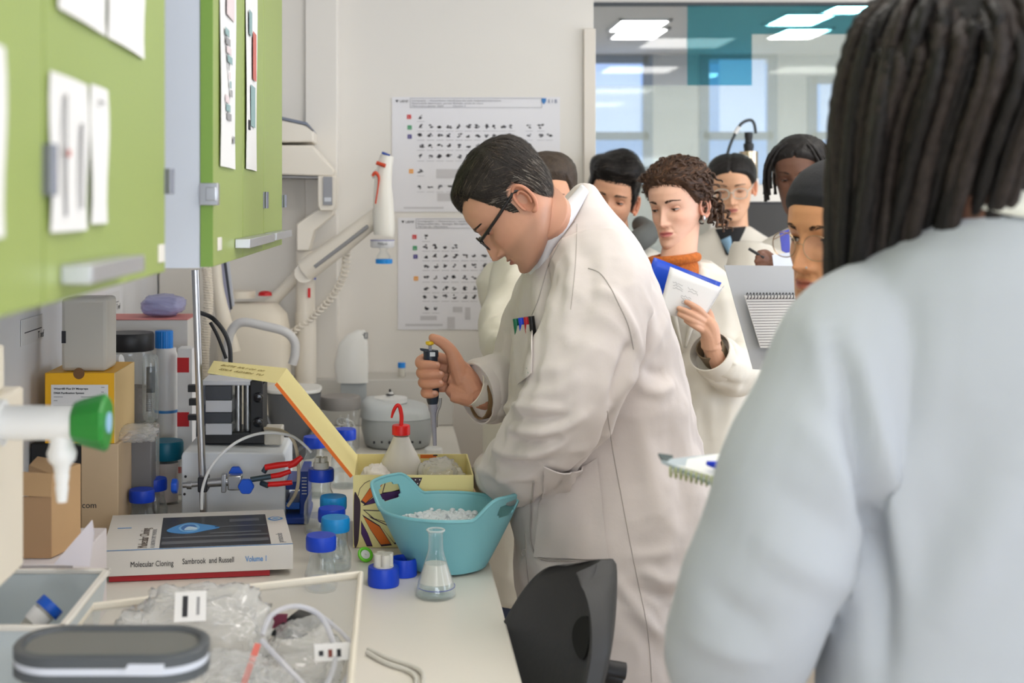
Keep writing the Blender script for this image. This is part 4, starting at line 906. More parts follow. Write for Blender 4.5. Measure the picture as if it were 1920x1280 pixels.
# ================================================================== foreground trays
# pale bin at the lower left
bx0, bx1, by0, by1, bz1 = XL+0.006, -0.438, 1.685, 1.95, 1.048
t = thing('storage_bin', 'open pale grey bin at the lower left with a tube inside', 'bin', ((bx0+bx1)/2, 1.8, ZB))
M_BIN = mat('bin_plastic', (196, 204, 206), 0.4); w_ = 0.004
def open_bin(x0, x1, y0, y1, z0, z1, tp, w):
    mb = MB(); a = [(x0+tp, y0+tp), (x1-tp, y0+tp), (x1-tp, y1-tp), (x0+tp, y1-tp)]; b = [(x0, y0), (x1, y0), (x1, y1), (x0, y1)]
    def ins(q, d): cx = (x0+x1)/2; cy = (y0+y1)/2; return [(x+d*(1 if x < cx else -1), y+d*(1 if y < cy else -1)) for x, y in q]
    R = [[(x, y, z0) for x, y in a], [(x, y, z1) for x, y in b], [(x, y, z1) for x, y in ins(b, w)], [(x, y, z0+w) for x, y in ins(a, w)]]
    return mb.loft(R)
obj('body', open_bin(bx0, bx1, by0, by1, ZB+0.001, bz1, 0.02, w_), M_BIN, t, bevel=0.003)
obj('rim', MB().box((bx0, by1-0.006, bz1-0.004), (bx1+0.004, by1+0.004, bz1+0.003)).box((bx1-0.006, by0, bz1-0.004), (bx1+0.004, by1, bz1+0.003)).box((bx0, by0-0.004, bz1-0.004), (bx1+0.004, by0+0.006, bz1+0.003)), M_TRIM, t, bevel=0.0015)
t = thing('centrifuge_tube', 'blue-capped plastic tube lying in the pale bin', 'tube', P(95, 1150, 1.75))
pa, pb = P(40, 1195, 1.76), P(88, 1143, 1.78)
obj('tube', MB().tube([pa, pa.lerp(pb, 0.25), pb], [0.004, 0.0145, 0.0155], 20), M_FROST, t); dcap = (pb-pa).normalized()
obj('cap', MB().tube([pb-dcap*0.002, pb+dcap*0.012], [0.019, 0.0185], 24), mat('cap_blue_2', (20, 84, 186), 0.4), t)
obj('white_patch', MB().tube([pa.lerp(pb, 0.45)+Vector((0, -0.003, 0.003)), pa.lerp(pb, 0.85)+Vector((0, -0.003, 0.003))], [0.0148, 0.0156], 20), M_PAPER, t)
# dark-lidded container in front
t = thing('lidded_container', 'clear box with dark grey lid and white gasket, nearest the camera', 'container', (-0.31, 1.42, ZB))
cx0, cx1, cy0, cy1, cz = -0.420, -0.206, 1.362, 1.472, 1.122
def rrect(x0, x1, y0, y1, r, z, n=8):
    out = []
    for (cx, cy, a0) in ((x1-r, y1-r, 0), (x0+r, y1-r, PI/2), (x0+r, y0+r, PI), (x1-r, y0+r, 1.5*PI)):
        for k in range(n+1): a = a0+PI/2*k/n; out.append((cx+r*math.cos(a), cy+r*math.sin(a), z))
    return out
rr_ = 0.05
obj('body', MB().loft([rrect(cx0+0.012, cx1-0.012, cy0+0.010, cy1-0.010, rr_*0.8, ZB+0.001), rrect(cx0+0.008, cx1-0.008, cy0+0.006, cy1-0.006, rr_*0.9, cz-0.03)]), M_CLEARPL, t)
M_LIDG = mat('lid_dark_grey', (78, 82, 86), 0.45)
obj('lid', MB().loft([rrect(cx0, cx1, cy0, cy1, rr_, cz-0.030), rrect(cx0, cx1, cy0, cy1, rr_, cz-0.020)]).loft([rrect(cx0, cx1, cy0, cy1, rr_, cz-0.012), rrect(cx0, cx1, cy0, cy1, rr_, cz-0.002), rrect(cx0+0.003, cx1-0.003, cy0+0.003, cy1-0.003, rr_-0.003, cz), rrect(cx0+0.010, cx1-0.010, cy0+0.010, cy1-0.010, rr_-0.01, cz), rrect(cx0+0.013, cx1-0.013, cy0+0.013, cy1-0.013, rr_-0.013, cz-0.005)]), M_LIDG, t, smooth=50)
obj('lid_inset', MB().loft([rrect(cx0+0.013, cx1-0.013, cy0+0.013, cy1-0.013, rr_-0.013, cz-0.006), rrect(cx0+0.013, cx1-0.013, cy0+0.013, cy1-0.013, rr_-0.013, cz-0.0045)]), mat('lid_inset_grey', (112, 112, 108), 0.5), t)
obj('gasket', MB().loft([rrect(cx0+0.001, cx1-0.001, cy0+0.001, cy1-0.001, rr_, cz-0.020), rrect(cx0+0.001, cx1-0.001, cy0+0.001, cy1-0.001, rr_, cz-0.0125)]).prism([(cx1-0.085, cy0-0.0008, cz-0.019), (cx1-0.040, cy0-0.0008, cz-0.019), (cx1-0.040, cy0-0.0008, cz-0.007), (cx1-0.078, cy0-0.0008, cz-0.007)], (0, 0.004, 0)), mat('gasket_white', (206, 210, 220), 0.5), t)
# big clear tray with bags
t = thing('clear_tray', 'large clear plastic tray with pale rim full of bags', 'tray', (-0.25, 1.8, ZB))
ra, rb = Vector((-0.445, 1.87, 1.016)), Vector((-0.055, 2.035, 1.016))     # rear rim line
dirr = (rb-ra).normalized(); nrm_ = Vector((dirr.y, -dirr.x, 0)); Wt = (rb-ra).length; Dt = 0.30
def tp_(a, b, z): return Vector((ra.x, ra.y, z))+dirr*a+nrm_*b
YTF = 1.49
def tray_ring(i, z): return [Vector((ra.x+i, ra.y-i, z)), Vector((rb.x-i, rb.y-i, z)), Vector((rb.x-i, YTF+i, z)), Vector((ra.x+i, YTF+i, z))]
obj('walls', MB().loft([tray_ring(0.012, ZB+0.001), tray_ring(0.0, 1.016), tray_ring(0.0035, 1.016), tray_ring(0.0155, ZB+0.004)]), M_CLEARPL, t)
rim = MB()
rim.tube(tray_ring(0.0, 1.017), 0.0065, 8, closed=True)
obj('rim', rim, mat('rim_cream', (224, 216, 200), 0.4), t)
ct = lambda u, v, Y: P(u, v, Y)
bag('plastic_bag', 'big crumpled clear bag with barcode label in the tray', (-0.285, 1.815, 0.985), (0.19, 0.13, 0.125), 21, amp=0.35, n=60)
bag('plastic_bag', 'slack clear bag with red print at the front of the tray', (-0.205, 1.675, 0.962), (0.12, 0.10, 0.09), 23, amp=0.4, n=50)
bag('plastic_bag', 'clear bag bulging against the right wall of the tray', (-0.132, 1.84, 0.955), (0.095, 0.13, 0.085), 27, amp=0.35, n=50)
def slip(name, label, c, ex_, ey_, w, h, m=M_PAPER, marks=()):
    ex_ = Vector(ex_).normalized(); ey_ = Vector(ey_); ey_ = (ey_-ex_*ey_.dot(ex_)).normalized(); nz = ex_.cross(ey_); c = Vector(c)
    o = obj(name, MB().prism([c, c+ex_*w, c+ex_*w+ey_*h, c+ey_*h], nz*-0.0006), m); tag(o, label, 'label')
    for (a, b, p, q, mm) in marks:
        obj('print', MB().prism([c+ex_*(w*a)+ey_*(h*p)+nz*0.0004, c+ex_*(w*b)+ey_*(h*p)+nz*0.0004, c+ex_*(w*b)+ey_*(h*q)+nz*0.0004, c+ex_*(w*a)+ey_*(h*q)+nz*0.0004], nz*0.0002), mm, o)
    return o
slip('barcode_label', 'white barcode label on the bag behind the dark lid', P(326, 1166, 1.745), (1, 0.1, 0.02), (0.02, 0.75, 0.66), 0.043, 0.046, marks=[(0.25, 0.42, 0.15, 0.85, M_INK), (0.7, 0.8, 0.2, 0.8, M_GREYINK)])
slip('barcode_label', 'white label with dark print on the right bag in the tray', P(590, 1240, 1.70), (1, 0.1, 0.02), (0.0, 0.4, 1), 0.048, 0.022, marks=[(0.12, 0.25, 0.3, 0.6, M_INK), (0.38, 0.5, 0.2, 0.65, mat('rust_ink', (120, 60, 50), 0.7)), (0.62, 0.74, 0.2, 0.65, M_INK)])
o = obj('black_pouch', MB().sheet([[P(u, v, 1.86+0.03*j) for j, (u, v) in enumerate(r)] for r in [[(505, 1190), (545, 1155), (560, 1145)], [(530, 1198), (570, 1165), (600, 1158)], [(565, 1196), (590, 1180), (606, 1168)]]], 0.003), M_BLACK, smooth=180); tag(o, 'small black pouch inside the clear tray', 'pouch')
o = obj('maroon_sachet', MB().sheet([[P(u, v, 1.88) for u, v in r] for r in [[(508, 1150), (540, 1150)], [(506, 1178), (536, 1172)]]], 0.003), mat('maroon', (110, 40, 62), 0.5)); tag(o, 'small maroon sachet beside the black pouch', 'sachet')
o = obj('coiled_tubing', MB().tube(cr([P(u, v, y) for u, v, y in [(492, 1190, 1.70), (510, 1152, 1.72), (552, 1136, 1.76), (596, 1150, 1.78), (622, 1195, 1.74), (628, 1240, 1.70), (610, 1290, 1.66)]], 8), 0.0036, 8).tube(cr([P(u, v, y) for u, v, y in [(490, 1200, 1.68), (524, 1236, 1.66), (566, 1280, 1.64), (600, 1320, 1.62)]], 8), 0.0036, 8).tube(cr([P(u, v, y) for u, v, y in [(560, 1134, 1.78), (610, 1160, 1.80), (660, 1210, 1.78), (655, 1260, 1.72), (630, 1300, 1.68)]], 8), 0.003, 8), glassy('pvc_tube', (248, 248, 250), (214, 214, 220), 0.45, 0.8, 0.7, 0.1)); tag(o, 'clear tubing coiled in loops inside the tray', 'tubing')
o = obj('red_marked_strip', MB().sheet([[P(u, v, 1.66+0.02*j) for j, (u, v) in enumerate(r)] for r in [[(450, 1285), (478, 1205)], [(462, 1285), (490, 1207)]]], 0.001), mat('coral_ink', (214, 110, 96), 0.6)); tag(o, 'red printed strip on the slack bag', 'strip')
o = obj('bench_tubing', MB().tube(cr([clean(on_bench(u, v))+Vector((0, 0, 0.004)) for u, v in [(690, 1222), (730, 1240), (775, 1255), (793, 1270), (790, 1300)]], 8), 0.0035, 8).tube(cr([clean(on_bench(u, v))+Vector((0, 0, 0.004)) for u, v in [(688, 1228), (725, 1248), (765, 1262), (780, 1278), (776, 1305)]], 8), 0.0035, 8), mat('milky_tube', (206, 202, 192), 0.35)); tag(o, 'twin pale tubing lying on the worktop beside the tray', 'tubing')

# ================================================================== water purifier on the back wall
t = thing('water_purifier', 'cream wall-mounted water purifier cabinet with small display', 'water purifier', ((560-U0)*4.0/FPX, 4.1, 1.62))
WYp = 3.98; wxp = lambda u, y=WYp: (u-U0)*y/FPX; wzp = lambda v, y=WYp: ZC-(v-V0)*y/FPX
def slab(poly, y0, y1, m, name, parent, bevel=0.003): return obj(name, MB().prism([(wxp(u, y0), y0, wzp(v, y0)) for u, v in poly], (0, y1-y0, 0)), m, parent, bevel=bevel)
M_PUR2 = mat('purifier_cream', (230, 222, 208), 0.4)
slab([(440, 268), (588, 266), (588, 246), (575, 235), (530, 225), (440, 205)], 3.98, 4.17, M_PUR2, 'top_housing', t, 0.006)
slab([(440, 204), (528, 224), (574, 234), (588, 246), (584, 240), (575, 229), (530, 219), (440, 198)], 3.978, 4.16, mat('purifier_edge', (120, 126, 140), 0.4), 'top_trim', t, 0.0)
slab([(440, 325), (626, 331), (628, 318), (606, 296), (586, 272), (440, 272)], 3.97, 4.17, M_PUR2, 'mid_housing', t, 0.006)
slab([(440, 331), (624, 335), (624, 332), (440, 327)], 3.972, 4.16, M_GREYINK, 'shadow_gap', t, 0.0)
slab([(600, 395), (625, 395), (630, 385), (630, 330), (596, 330), (596, 385)], 3.96, 4.14, M_PUR2, 'display_arm', t, 0.003)
d_ = slab([(606, 384), (623, 384), (623, 331), (606, 331)], 3.952, 3.96, mat('lcd_grey', (142, 142, 146), 0.3), 'display', t, 0.001)
slab([(608, 378), (621, 378), (621, 370), (608, 370)], 3.950, 3.952, M_SILV, 'display_line', d_, 0)
slab([(556, 420), (596, 392), (626, 392), (626, 402), (590, 432), (580, 470), (556, 470)], 4.0, 4.12, M_PUR2, 'bracket', t, 0.004)
# dispenser post, arms and gun
t = thing('water_dispenser', 'white dispenser post with long arms and a hanging filter gun', 'dispenser', (wxp(575, 4.02), 4.05, ZB))
obj('post', MB().cyl((wxp(573, 4.05), 4.05, ZB+0.148), (wxp(573, 4.05), 4.05, wzp(585, 4.05)), 0.034, seg=24).cyl((wxp(573, 4.05), 4.05, wzp(590, 4.05)), (wxp(573, 4.05), 4.05, wzp(470, 4.05)), 0.030, seg=24), M_PUR2, t, smooth=50)
obj('shoulder_joint', MB().cyl((wxp(570, 3.98), 3.98, wzp(512, 3.98)), (wxp(570, 4.1), 4.10, wzp(512, 4.1)), 0.030, seg=28), M_PUR2, t)
obj('upper_arm', MB().tube([P(572, 508, 4.0), P(640, 458, 3.98), P(712, 402, 3.96)], [0.036, 0.032, 0.028], 14), M_PUR2, t)
obj('arm_groove', MB().tube([P(590, 500, 3.962), P(650, 455, 3.945), P(690, 424, 3.93)], 0.006, 8), M_GREYINK, t)
obj('lower_arm', MB().tube([P(560, 515, 4.06), P(520, 555, 4.07), P(480, 598, 4.08)], 0.019, 12), M_PUR2, t)
obj('red_mark', MB().box((wxp(577, 4.01), 4.012, wzp(558, 4.01)), (wxp(582, 4.01), 4.018, wzp(540, 4.01))), M_RED, t); obj('blue_mark', MB().box((wxp(588, 4.01), 4.010, wzp(524, 4.01)), (wxp(592, 4.01), 4.018, wzp(516, 4.01))), M_BLUECAP, t)
g_ = obj('dispenser_gun', MB().tube(cr([P(u, v, 3.93) for u, v in [(726, 292), (721, 318), (718, 350), (719, 388), (720, 430), (719, 442)]], 6), crs([0.021, 0.024, 0.028, 0.032, 0.033, 0.030], 6), 20).tube(cr([P(u, v, 3.93) for u, v in [(722, 320), (708, 324), (697, 332)]], 6), crs([0.018, 0.012, 0.006], 6), 12), mat('gun_white', (232, 228, 218), 0.35), t, smooth=60)
obj('gun_trigger', MB().tube(cr([P(u, v, 3.895) for u, v in [(698, 330), (704, 324), (710, 332), (709, 350), (704, 382)]], 6), crs([0.004, 0.006, 0.004, 0.0025, 0.0025], 6), 8), mat('orange_red', (206, 72, 40), 0.45), g_)
obj('gun_ring', MB().tube([P(706, 305, 3.91), P(723, 311, 3.905)], [0.006, 0.006], 10), mat('orange_red', (206, 72, 40), 0.45), g_); obj('gun_button', MB().tube([P(716, 286, 3.915), P(731, 292, 3.915)], [0.004, 0.004], 10), mat('navy_button', (40, 70, 150), 0.4), g_)
obj('filter_disc', MB().lathe([(0.0001, 0), (0.034, 0), (0.037, 0.004), (0.037, 0.022), (0.030, 0.026), (0.0001, 0.026)], P(717, 464, 3.93), 28), mat('filter_white', (214, 214, 216), 0.35), g_)
obj('filter_ring', MB().lathe([(0.0372, 0.021), (0.0376, 0.024)], P(717, 464, 3.93), 28, cap=False), mat('violet_ring', (140, 136, 180), 0.4), g_)
text('lettering', 'Millipak', 0.011, frame(P(708, 459, 3.888), (1, 0, 0), (0, 0, 1)), M_INK, g_, fit=0.03)
obj('filter_tip', MB().lathe([(0.018, 0), (0.022, 0.012), (0.010, 0.03), (0.016, 0.04)], P(719, 488, 3.93), 20), M_GLASS, g_)
obj('blue_ring', MB().lathe([(0.0001, 0), (0.026, 0), (0.026, 0.014), (0.0001, 0.014)], P(720, 494, 3.93), 28), mat('ring_blue', (20, 136, 216), 0.4), g_)
hx = []
path = cr([P(u, v, 4.02) for u, v in [(650, 470), (645, 515), (620, 560), (585, 595), (545, 625)]], 40)
for i, p in enumerate(path): a = i*0.9; hx.append(p+Vector((math.cos(a), math.sin(a)*0.5, math.sin(a)*0.4))*0.011)
obj('coiled_hose', MB().tube(hx, 0.0045, 6), M_PUR2, t)
obj('drain_hose', MB().tube(cr([P(u, v, 4.08) for u, v in [(540, 628), (505, 640), (487, 665), (495, 695), (520, 720)]], 8), 0.012, 10), mat('hose_cream', (210, 198, 180), 0.45), t)
# cream reservoir with red cap, grey bent tap
t = thing('water_reservoir', 'cream rounded water reservoir with a red cap', 'reservoir', (wxp(480, 4.0), 4.1, ZB))
obj('tank', MB().loft([[(P(478, 0, 4.0).x+0.112*s*math.copysign(abs(math.cos(a))**0.6, math.cos(a)), 3.98+0.10*s*math.copysign(abs(math.sin(a))**0.6, math.sin(a)), z) for a in [2*PI*k/40 for k in range(40)]] for z, s in ((ZB+0.001, 0.9), (ZB+0.05, 1.0), (1.21, 1.0), (1.27, 0.9), (1.305, 0.62))]), M_CREAM, t, smooth=60)
obj('neck', MB().cyl(P(452, 558, 4.0), P(452, 545, 4.0), 0.045, seg=24), M_CREAM, t)
obj('red_cap', MB().lathe([(0.0001, 0), (0.022, 0), (0.020, 0.010), (0.012, 0.014), (0.0001, 0.015)], P(497, 554, 3.96), 24), mat('cap_red', (190, 20, 24), 0.4), t)
o = obj('bent_tap', MB().tube(cr([P(u, v, 3.55) for u, v in [(424, 705), (426, 655), (434, 620), (455, 604), (500, 612), (535, 622), (552, 640), (553, 665), (548, 683)]], 8), 0.0125, 14), mat('tap_grey', (196, 194, 192), 0.35)); tag(o, 'pale grey bent tap arching above the yellow flap', 'tap')
# hose, clip rail and folders on the left wall
hx = []
for i in range(570): a = i*0.8; hx.append(P(387+4*math.sin(i/60), 500+i*0.62, 3.6)+Vector((math.cos(a)*0.011, math.sin(a)*0.011, 0)))
o = obj('ribbed_hose', MB().tube(hx, 0.004, 6), M_CREAM); tag(o, 'cream ribbed hose hanging behind the steel rod', 'hose')
o = obj('wall_pipe', MB().tube(cr([P(u, v, 3.7) for u, v in [(402, 480), (408, 540), (420, 600), (432, 660)]], 6), crs([0.018, 0.018, 0.022, 0.03], 6), 14), M_CREAM); tag(o, 'cream pipe curving down beside the ribbed hose', 'pipe')
for k in range(3):
    o = obj('folder', MB().prism([P(406+6*k, 480, 3.82+0.03*k), P(416+6*k, 480, 3.82+0.03*k), P(431+4*k, 585-6*k, 3.82+0.03*k), P(423+4*k, 590-6*k, 3.82+0.03*k)], (0, 0.012, 0)), (mat('lilac_folder', (150, 150, 170), 0.5), mat('slate', (62, 65, 72), 0.4), mat('pale_folder', (206, 208, 214), 0.5))[k]); tag(o, ['lilac folder hanging behind the green cabinet', 'dark folder hanging behind the green cabinet', 'pale folder hanging behind the green cabinet'][k], 'folder')
o = obj('clip_rail', MB().prism([P(441, 470, 4.27), P(456, 470, 4.27), P(456, 537, 4.27), P(441, 537, 4.27)], (0, 0.02, 0)), mat('rail_grey', (112, 108, 106), 0.5)); tag(o, 'short dark grey rail on the wall under the far cabinet end', 'rail')
for v in (498, 522): obj('clip', MB().box((P(438, v, 4.26).x, 4.255, P(0, v+8, 4.26).z), (P(454, v, 4.26).x, 4.268, P(0, v, 4.26).z)), M_CHROME, o)

# ================================================================== posters
def poster(label, u0, u1, v0, v1, rows, title, logo=False, gaps=()):
    Yp = YB-0.003; x = lambda u: (u-U0)*Yp/FPX; z = lambda v: ZC-(v-V0)*Yp/FPX
    o = obj('poster', MB().box((x(u0), Yp, z(v1)), (x(u1), Yp+0.0015, z(v0))), mat('poster_paper', (222, 220, 222), 0.7)); tag(o, label, 'poster')
    Yf = Yp-0.0012
    tm = mat('title_ink', (120, 118, 122), 0.8)
    text('lettering', '▼ UEMF', 0.011, frame((x(u0+6), Yf, z(v0+10)), (1, 0, 0), (0, 0, 1)), M_INK, o, fit=(24)*px(Yp))
    mb = MB(); bx = (x(u0+34), x(min(u1-34, u0+285)), z(v0+20), z(v0+2)); 
    for a in ((bx[0], bx[1], bx[3]-0.001, bx[3]), (bx[0], bx[1], bx[2], bx[2]+0.001), (bx[0], bx[0]+0.001, bx[2], bx[3]), (bx[1]-0.001, bx[1], bx[2], bx[3])): mb.box((a[0], Yf, a[2]), (a[1], Yf+0.0008, a[3]))
    obj('title_frame', mb, tm, o)
    for k, s_ in enumerate(title): text('lettering', s_, 0.0075, frame((x(u0+37), Yf, z(v0+8+5*k)), (1, 0, 0), (0, 0, 1)), tm, o, fit=min(0.30, 0.0042*len(s_)))
    rr = random.Random(len(label)); ic = MB(); ln = MB()
    for (v, us) in rows:
        for u in us:
            for k in range(4):
                cu, cv = u+rr.uniform(-3.5, 3.5), v+rr.uniform(-3, 3); r = rr.uniform(1.2, 2.6)
                a = rr.uniform(0, 3); dx, dz = math.cos(a)*r*2.0, math.sin(a)*r
                ic.prism([(x(cu-dx), Yf, z(cv-dz)), (x(cu+dz*0.8), Yf, z(cv-dx*0.5)), (x(cu+dx), Yf, z(cv+dz)), (x(cu-dz*0.8), Yf, z(cv+dx*0.5))], (0, 0.0004, 0))
            ln.box((x(u-7), Yf, z(v+9.2)), (x(u+7), Yf+0.0005, z(v+8.2)))
    tag(obj('printed_drawings', ic, mat('drawing_ink', (92, 90, 94), 0.8), o, smooth=0), kind='stuff'); tag(obj('printed_captions', ln, mat('caption_ink', (188, 186, 188), 0.8), o, smooth=0), kind='stuff')
    for (u, v, c, ch) in gaps:
        sq = obj('code_square', MB().box((x(u-4), Yf, z(v+4)), (x(u+4), Yf+0.0006, z(v-4))), c, o); text('lettering', ch, 0.009, frame((x(u-1.8), Yf-0.0006, z(v+2.2)), (1, 0, 0), (0, 0, 1)), M_PAPER, sq)
    return o, x, z, Yf
CR_, CG_, CP_, CO_ = mat('code_red', (205, 48, 46), 0.6), mat('code_green', (56, 150, 98), 0.6), mat('code_purple', (70, 60, 130), 0.6), mat('code_orange', (232, 156, 50), 0.6)
cols = [789, 807, 825, 843, 861, 878, 895, 912, 927, 943, 959, 992, 1014, 1030]
o1, x1_, z1_, Yf1 = poster('upper laboratory chart with rows of small drawings above the lecturer', 735, 1050, 182, 397, [(219, cols[:1]), (237, cols[:13]), (254, cols[:13]+[1030]), (273, cols[:12]), (293, cols[:12]), (321, cols[:1]), (351, cols[:4])], ['Cartographie — Nomenclature / Identification des outils, équipements laboratoires', 'Responsable laboratoire, secteur Biologie, année en cours', 'Mise à jour janvier 2023          Version 2'], True, [(767, 219, CR_, 'E'), (768, 239, CG_, 'U'), (768, 256, CP_, 'T'), (771, 321, CO_, 'D')])
text('lettering', 'E I B', 0.017, frame((x1_(1027), Yf1, z1_(193)), (1, 0, 0), (0, 0, 1)), mat('navy_ink', (60, 80, 120), 0.7), o1, fit=0.030)
obj('crest', MB().prism([(x1_(1015), Yf1, z1_(184)), (x1_(1024), Yf1, z1_(184)), (x1_(1024), Yf1, z1_(190)), (x1_(1019.5), Yf1, z1_(196)), (x1_(1015), Yf1, z1_(190))], (0, 0.0005, 0)), mat('crest_blue', (60, 120, 180), 0.6), o1)
for (a, b, c, d) in [(818, 860, 317, 334), (820, 850, 362, 377), (757, 832, 388, 391)]: obj('grey_panel', MB().box((x1_(a), Yf1, z1_(d)), (x1_(b), Yf1+0.0005, z1_(c))), mat('panel_grey', (196, 193, 194), 0.8), o1)
c2_ = [799, 817, 835, 853, 872, 889, 907, 925, 942]
o2, x2_, z2_, Yf2 = poster('lower laboratory chart with rows of small drawings below the lecturer\'s face', 746, 1040, 408, 618, [(444, c2_[:1]), (462, c2_[:4]), (480, c2_), (498, c2_[:8]), (520, c2_[:8]), (540, c2_[:8]), (556, c2_[:7]), (578, c2_[:2])], ['Cartographie — Nomenclature / Identification des outils', 'Responsable labo : Biologie, Bio-ingénierie', 'Version du : laboratoire'], False, [(777, 444, CR_, 'E'), (778, 465, CG_, 'U'), (779, 481, CP_, 'T'), (780, 522, CO_, 'D')])
for (a, b, c, d) in [(788, 819, 592, 600), (849, 867, 575, 585), (872, 882, 576, 599), (839, 853, 594, 616), (904, 918, 586, 607), (760, 830, 607, 611)]: obj('grey_panel', MB().box((x2_(a), Yf2, z2_(d)), (x2_(b), Yf2+0.0005, z2_(c))), mat('panel_grey', (196, 193, 194), 0.8), o2)

# ================================================================== equipment at the glass
EY = 4.95; exx = lambda u: (u-U0)*EY/FPX; ezz = lambda v: ZC-(v-V0)*EY/FPX
t = thing('lab_machine', 'white floor-standing machine with dark window in front of the glass', 'machine', (exx(1430), EY+0.2, 0))
obj('cabinet', MB().box((exx(1330), EY, 0), (exx(1560), EY+0.38, ezz(366))), M_TRIM, t, bevel=0.008); obj('top_ledge', MB().box((exx(1330), EY-0.02, ezz(380)), (exx(1560), EY+0.38, ezz(346))), M_TRIM, t, bevel=0.004)
sc_ = obj('window_bezel', MB().loft([[(x, EY-0.006, z) for x, z, _ in rrect(exx(1392), exx(1500), ezz(470), ezz(378), 0.03, 0)], [(x, EY-0.022, z) for x, z, _ in rrect(exx(1392), exx(1500), ezz(470), ezz(378), 0.03, 0)]]), M_BLACK, t); obj('glazing', MB().box((exx(1397), EY-0.026, ezz(466)), (exx(1495), EY-0.0225, ezz(383))), mat('smoked_glass', (70, 70, 70), 0.1), sc_)
t = thing('sensor_cylinder', 'steel cylinder with black plug and arched cable on the white machine', 'sensor', (exx(1417), EY+0.1, ezz(346)))
obj('foot', MB().cyl((exx(1417), EY+0.1, ezz(346)+0.001), (exx(1417), EY+0.1, ezz(334)), 0.04, seg=24), M_WHITE, t)
obj('barrel', MB().cyl((exx(1417), EY+0.1, ezz(335)), (exx(1417), EY+0.1, ezz(282)), 0.036, seg=32), mat('warm_steel', (196, 176, 150), 0.22, 1.0), t)
obj('plug', MB().lathe([(0.018, 0), (0.018, 0.012), (0.020, 0.014), (0.020, 0.03), (0.014, 0.034), (0.014, 0.052), (0.016, 0.054), (0.016, 0.076), (0.0001, 0.078)], (exx(1417), EY+0.1, ezz(282)), 20), M_BLACK, t)
obj('cable', MB().tube(cr([P(u, v, EY+0.1) for u, v in [(1417, 250), (1414, 232), (1406, 225), (1390, 232), (1378, 252), (1368, 275), (1361, 305), (1358, 350)]], 8), 0.006, 10), mat('cable_grey', (54, 60, 62), 0.5), t)
obj('cable_tag', MB().tube([P(1386, 238, EY+0.098), P(1378, 250, EY+0.098)], 0.0085, 10), M_WHITE, t)

# ================================================================== things beyond the worktop edge
t = thing('low_cupboard', 'low wooden cupboard with black drawer front behind the lecturer', 'cupboard', (0.32, 4.1, 0))
obj('carcass', MB().box((0.20, 3.98, 0.0), (0.44, 4.30, 0.72)), mat('beech_wood', (196, 160, 120), 0.5, var=(9, 0.08)), t, bevel=0.003)
d_ = obj('drawer_front', MB().box((0.205, 3.965, 0.36), (0.435, 3.981, 0.585)), M_BLACK, t, bevel=0.003); obj('grip', MB().box((0.28, 3.955, 0.53), (0.36, 3.966, 0.545)), M_DKMETAL, d_)

# ================================================================== black swivel chair
CX, CY = 0.36, 2.02
t = thing('swivel_chair', 'black plastic swivel chair in front of the lecturer', 'chair', (CX, CY, 0))
M_PU = mat('black_polyurethane', (54, 54, 55), 0.55, bump=(90, 0.15))
cz_ = lambda v: ZC-(v-V0)*2.02/FPX
# shell of the back: grid in (s across, h up), curved; plane nearly along the line of sight
NSx, NH = 36, 44
fw = Vector((-0.965, -0.262, 0)).normalized(); sd = Vector((-fw.y, fw.x, 0))     # seat-facing normal, sideways
if sd.y > 0: sd = -sd                                                    # sd points toward the camera
zlo, zhi = 0.70, cz_(1052)
def back_pt(a, h, d):
    ww = 0.178*max(0.06, math.sqrt(max(0, 1-((h-0.4)/0.6)**2.4))) if h > 0.4 else 0.178*(0.86+0.14*h/0.4)
    z = zlo+(zhi-zlo)*h-0.012*a*a
    cen = Vector((0.272, CY+0.0, z))+fw*(0.20*(0.75-h))
    return cen+sd*(ww*a)+fw*(0.055*a*a-0.03*math.sin(h*PI)+d)
hole = lambda a, h: False
vs = []; fs = []
for L in (0.0, -0.035):
    for i in range(NH+1):
        for j in range(NSx+1): vs.append(back_pt(-1+2*j/NSx, i/NH, L))
n1 = (NH+1)*(NSx+1); ins_ = set(); W1 = NSx+1
for i in range(NH):
    for j in range(NSx):
        if hole(-1+2*(j+0.5)/NSx, (i+0.5)/NH): ins_.add((i, j))
        a, b, c, d = i*W1+j, i*W1+j+1, (i+1)*W1+j+1, (i+1)*W1+j; fs += ([] if (i, j) in ins_ else [(a, b, c, d)])+[(n1+d, n1+c, n1+b, n1+a)]
for (i, j) in ins_:
    for di, dj, e in ((-1, 0, (i*W1+j, i*W1+j+1)), (1, 0, ((i+1)*W1+j, (i+1)*W1+j+1)), (0, -1, (i*W1+j, (i+1)*W1+j)), (0, 1, (i*W1+j+1, (i+1)*W1+j+1))):
        if (i+di, j+dj) not in ins_: fs.append((e[0], e[1], n1+e[1], n1+e[0]))
bd = [j for j in range(W1)]+[i*W1+NSx for i in range(1, NH+1)]+[NH*W1+j for j in range(NSx-1, -1, -1)]+[i*W1 for i in range(NH-1, 0, -1)]
for k in range(len(bd)): a, b = bd[k], bd[(k+1) % len(bd)]; fs.append((a, b, n1+b, n1+a))
bk_ = obj('backrest', MB().add(vs, fs), M_PU, t, smooth=60); m_ = bk_.modifiers.new('s', 'SMOOTH'); m_.iterations = 4
slot = [back_pt(0.30+0.30*math.cos(2*PI*k/28), 0.70+0.075*math.sin(2*PI*k/28), 0.0) for k in range(28)]
obj('grip_slot_shade', MB().loft([[p+fw*0.004 for p in slot], [p-fw*0.02 for p in slot]]), mat('slot_shade', (10, 10, 10), 0.8), t)  # solid black plug stands in for the shaded hollow of the grip
sc0 = Vector((0.25, CY, 0.56))+fw*0.13
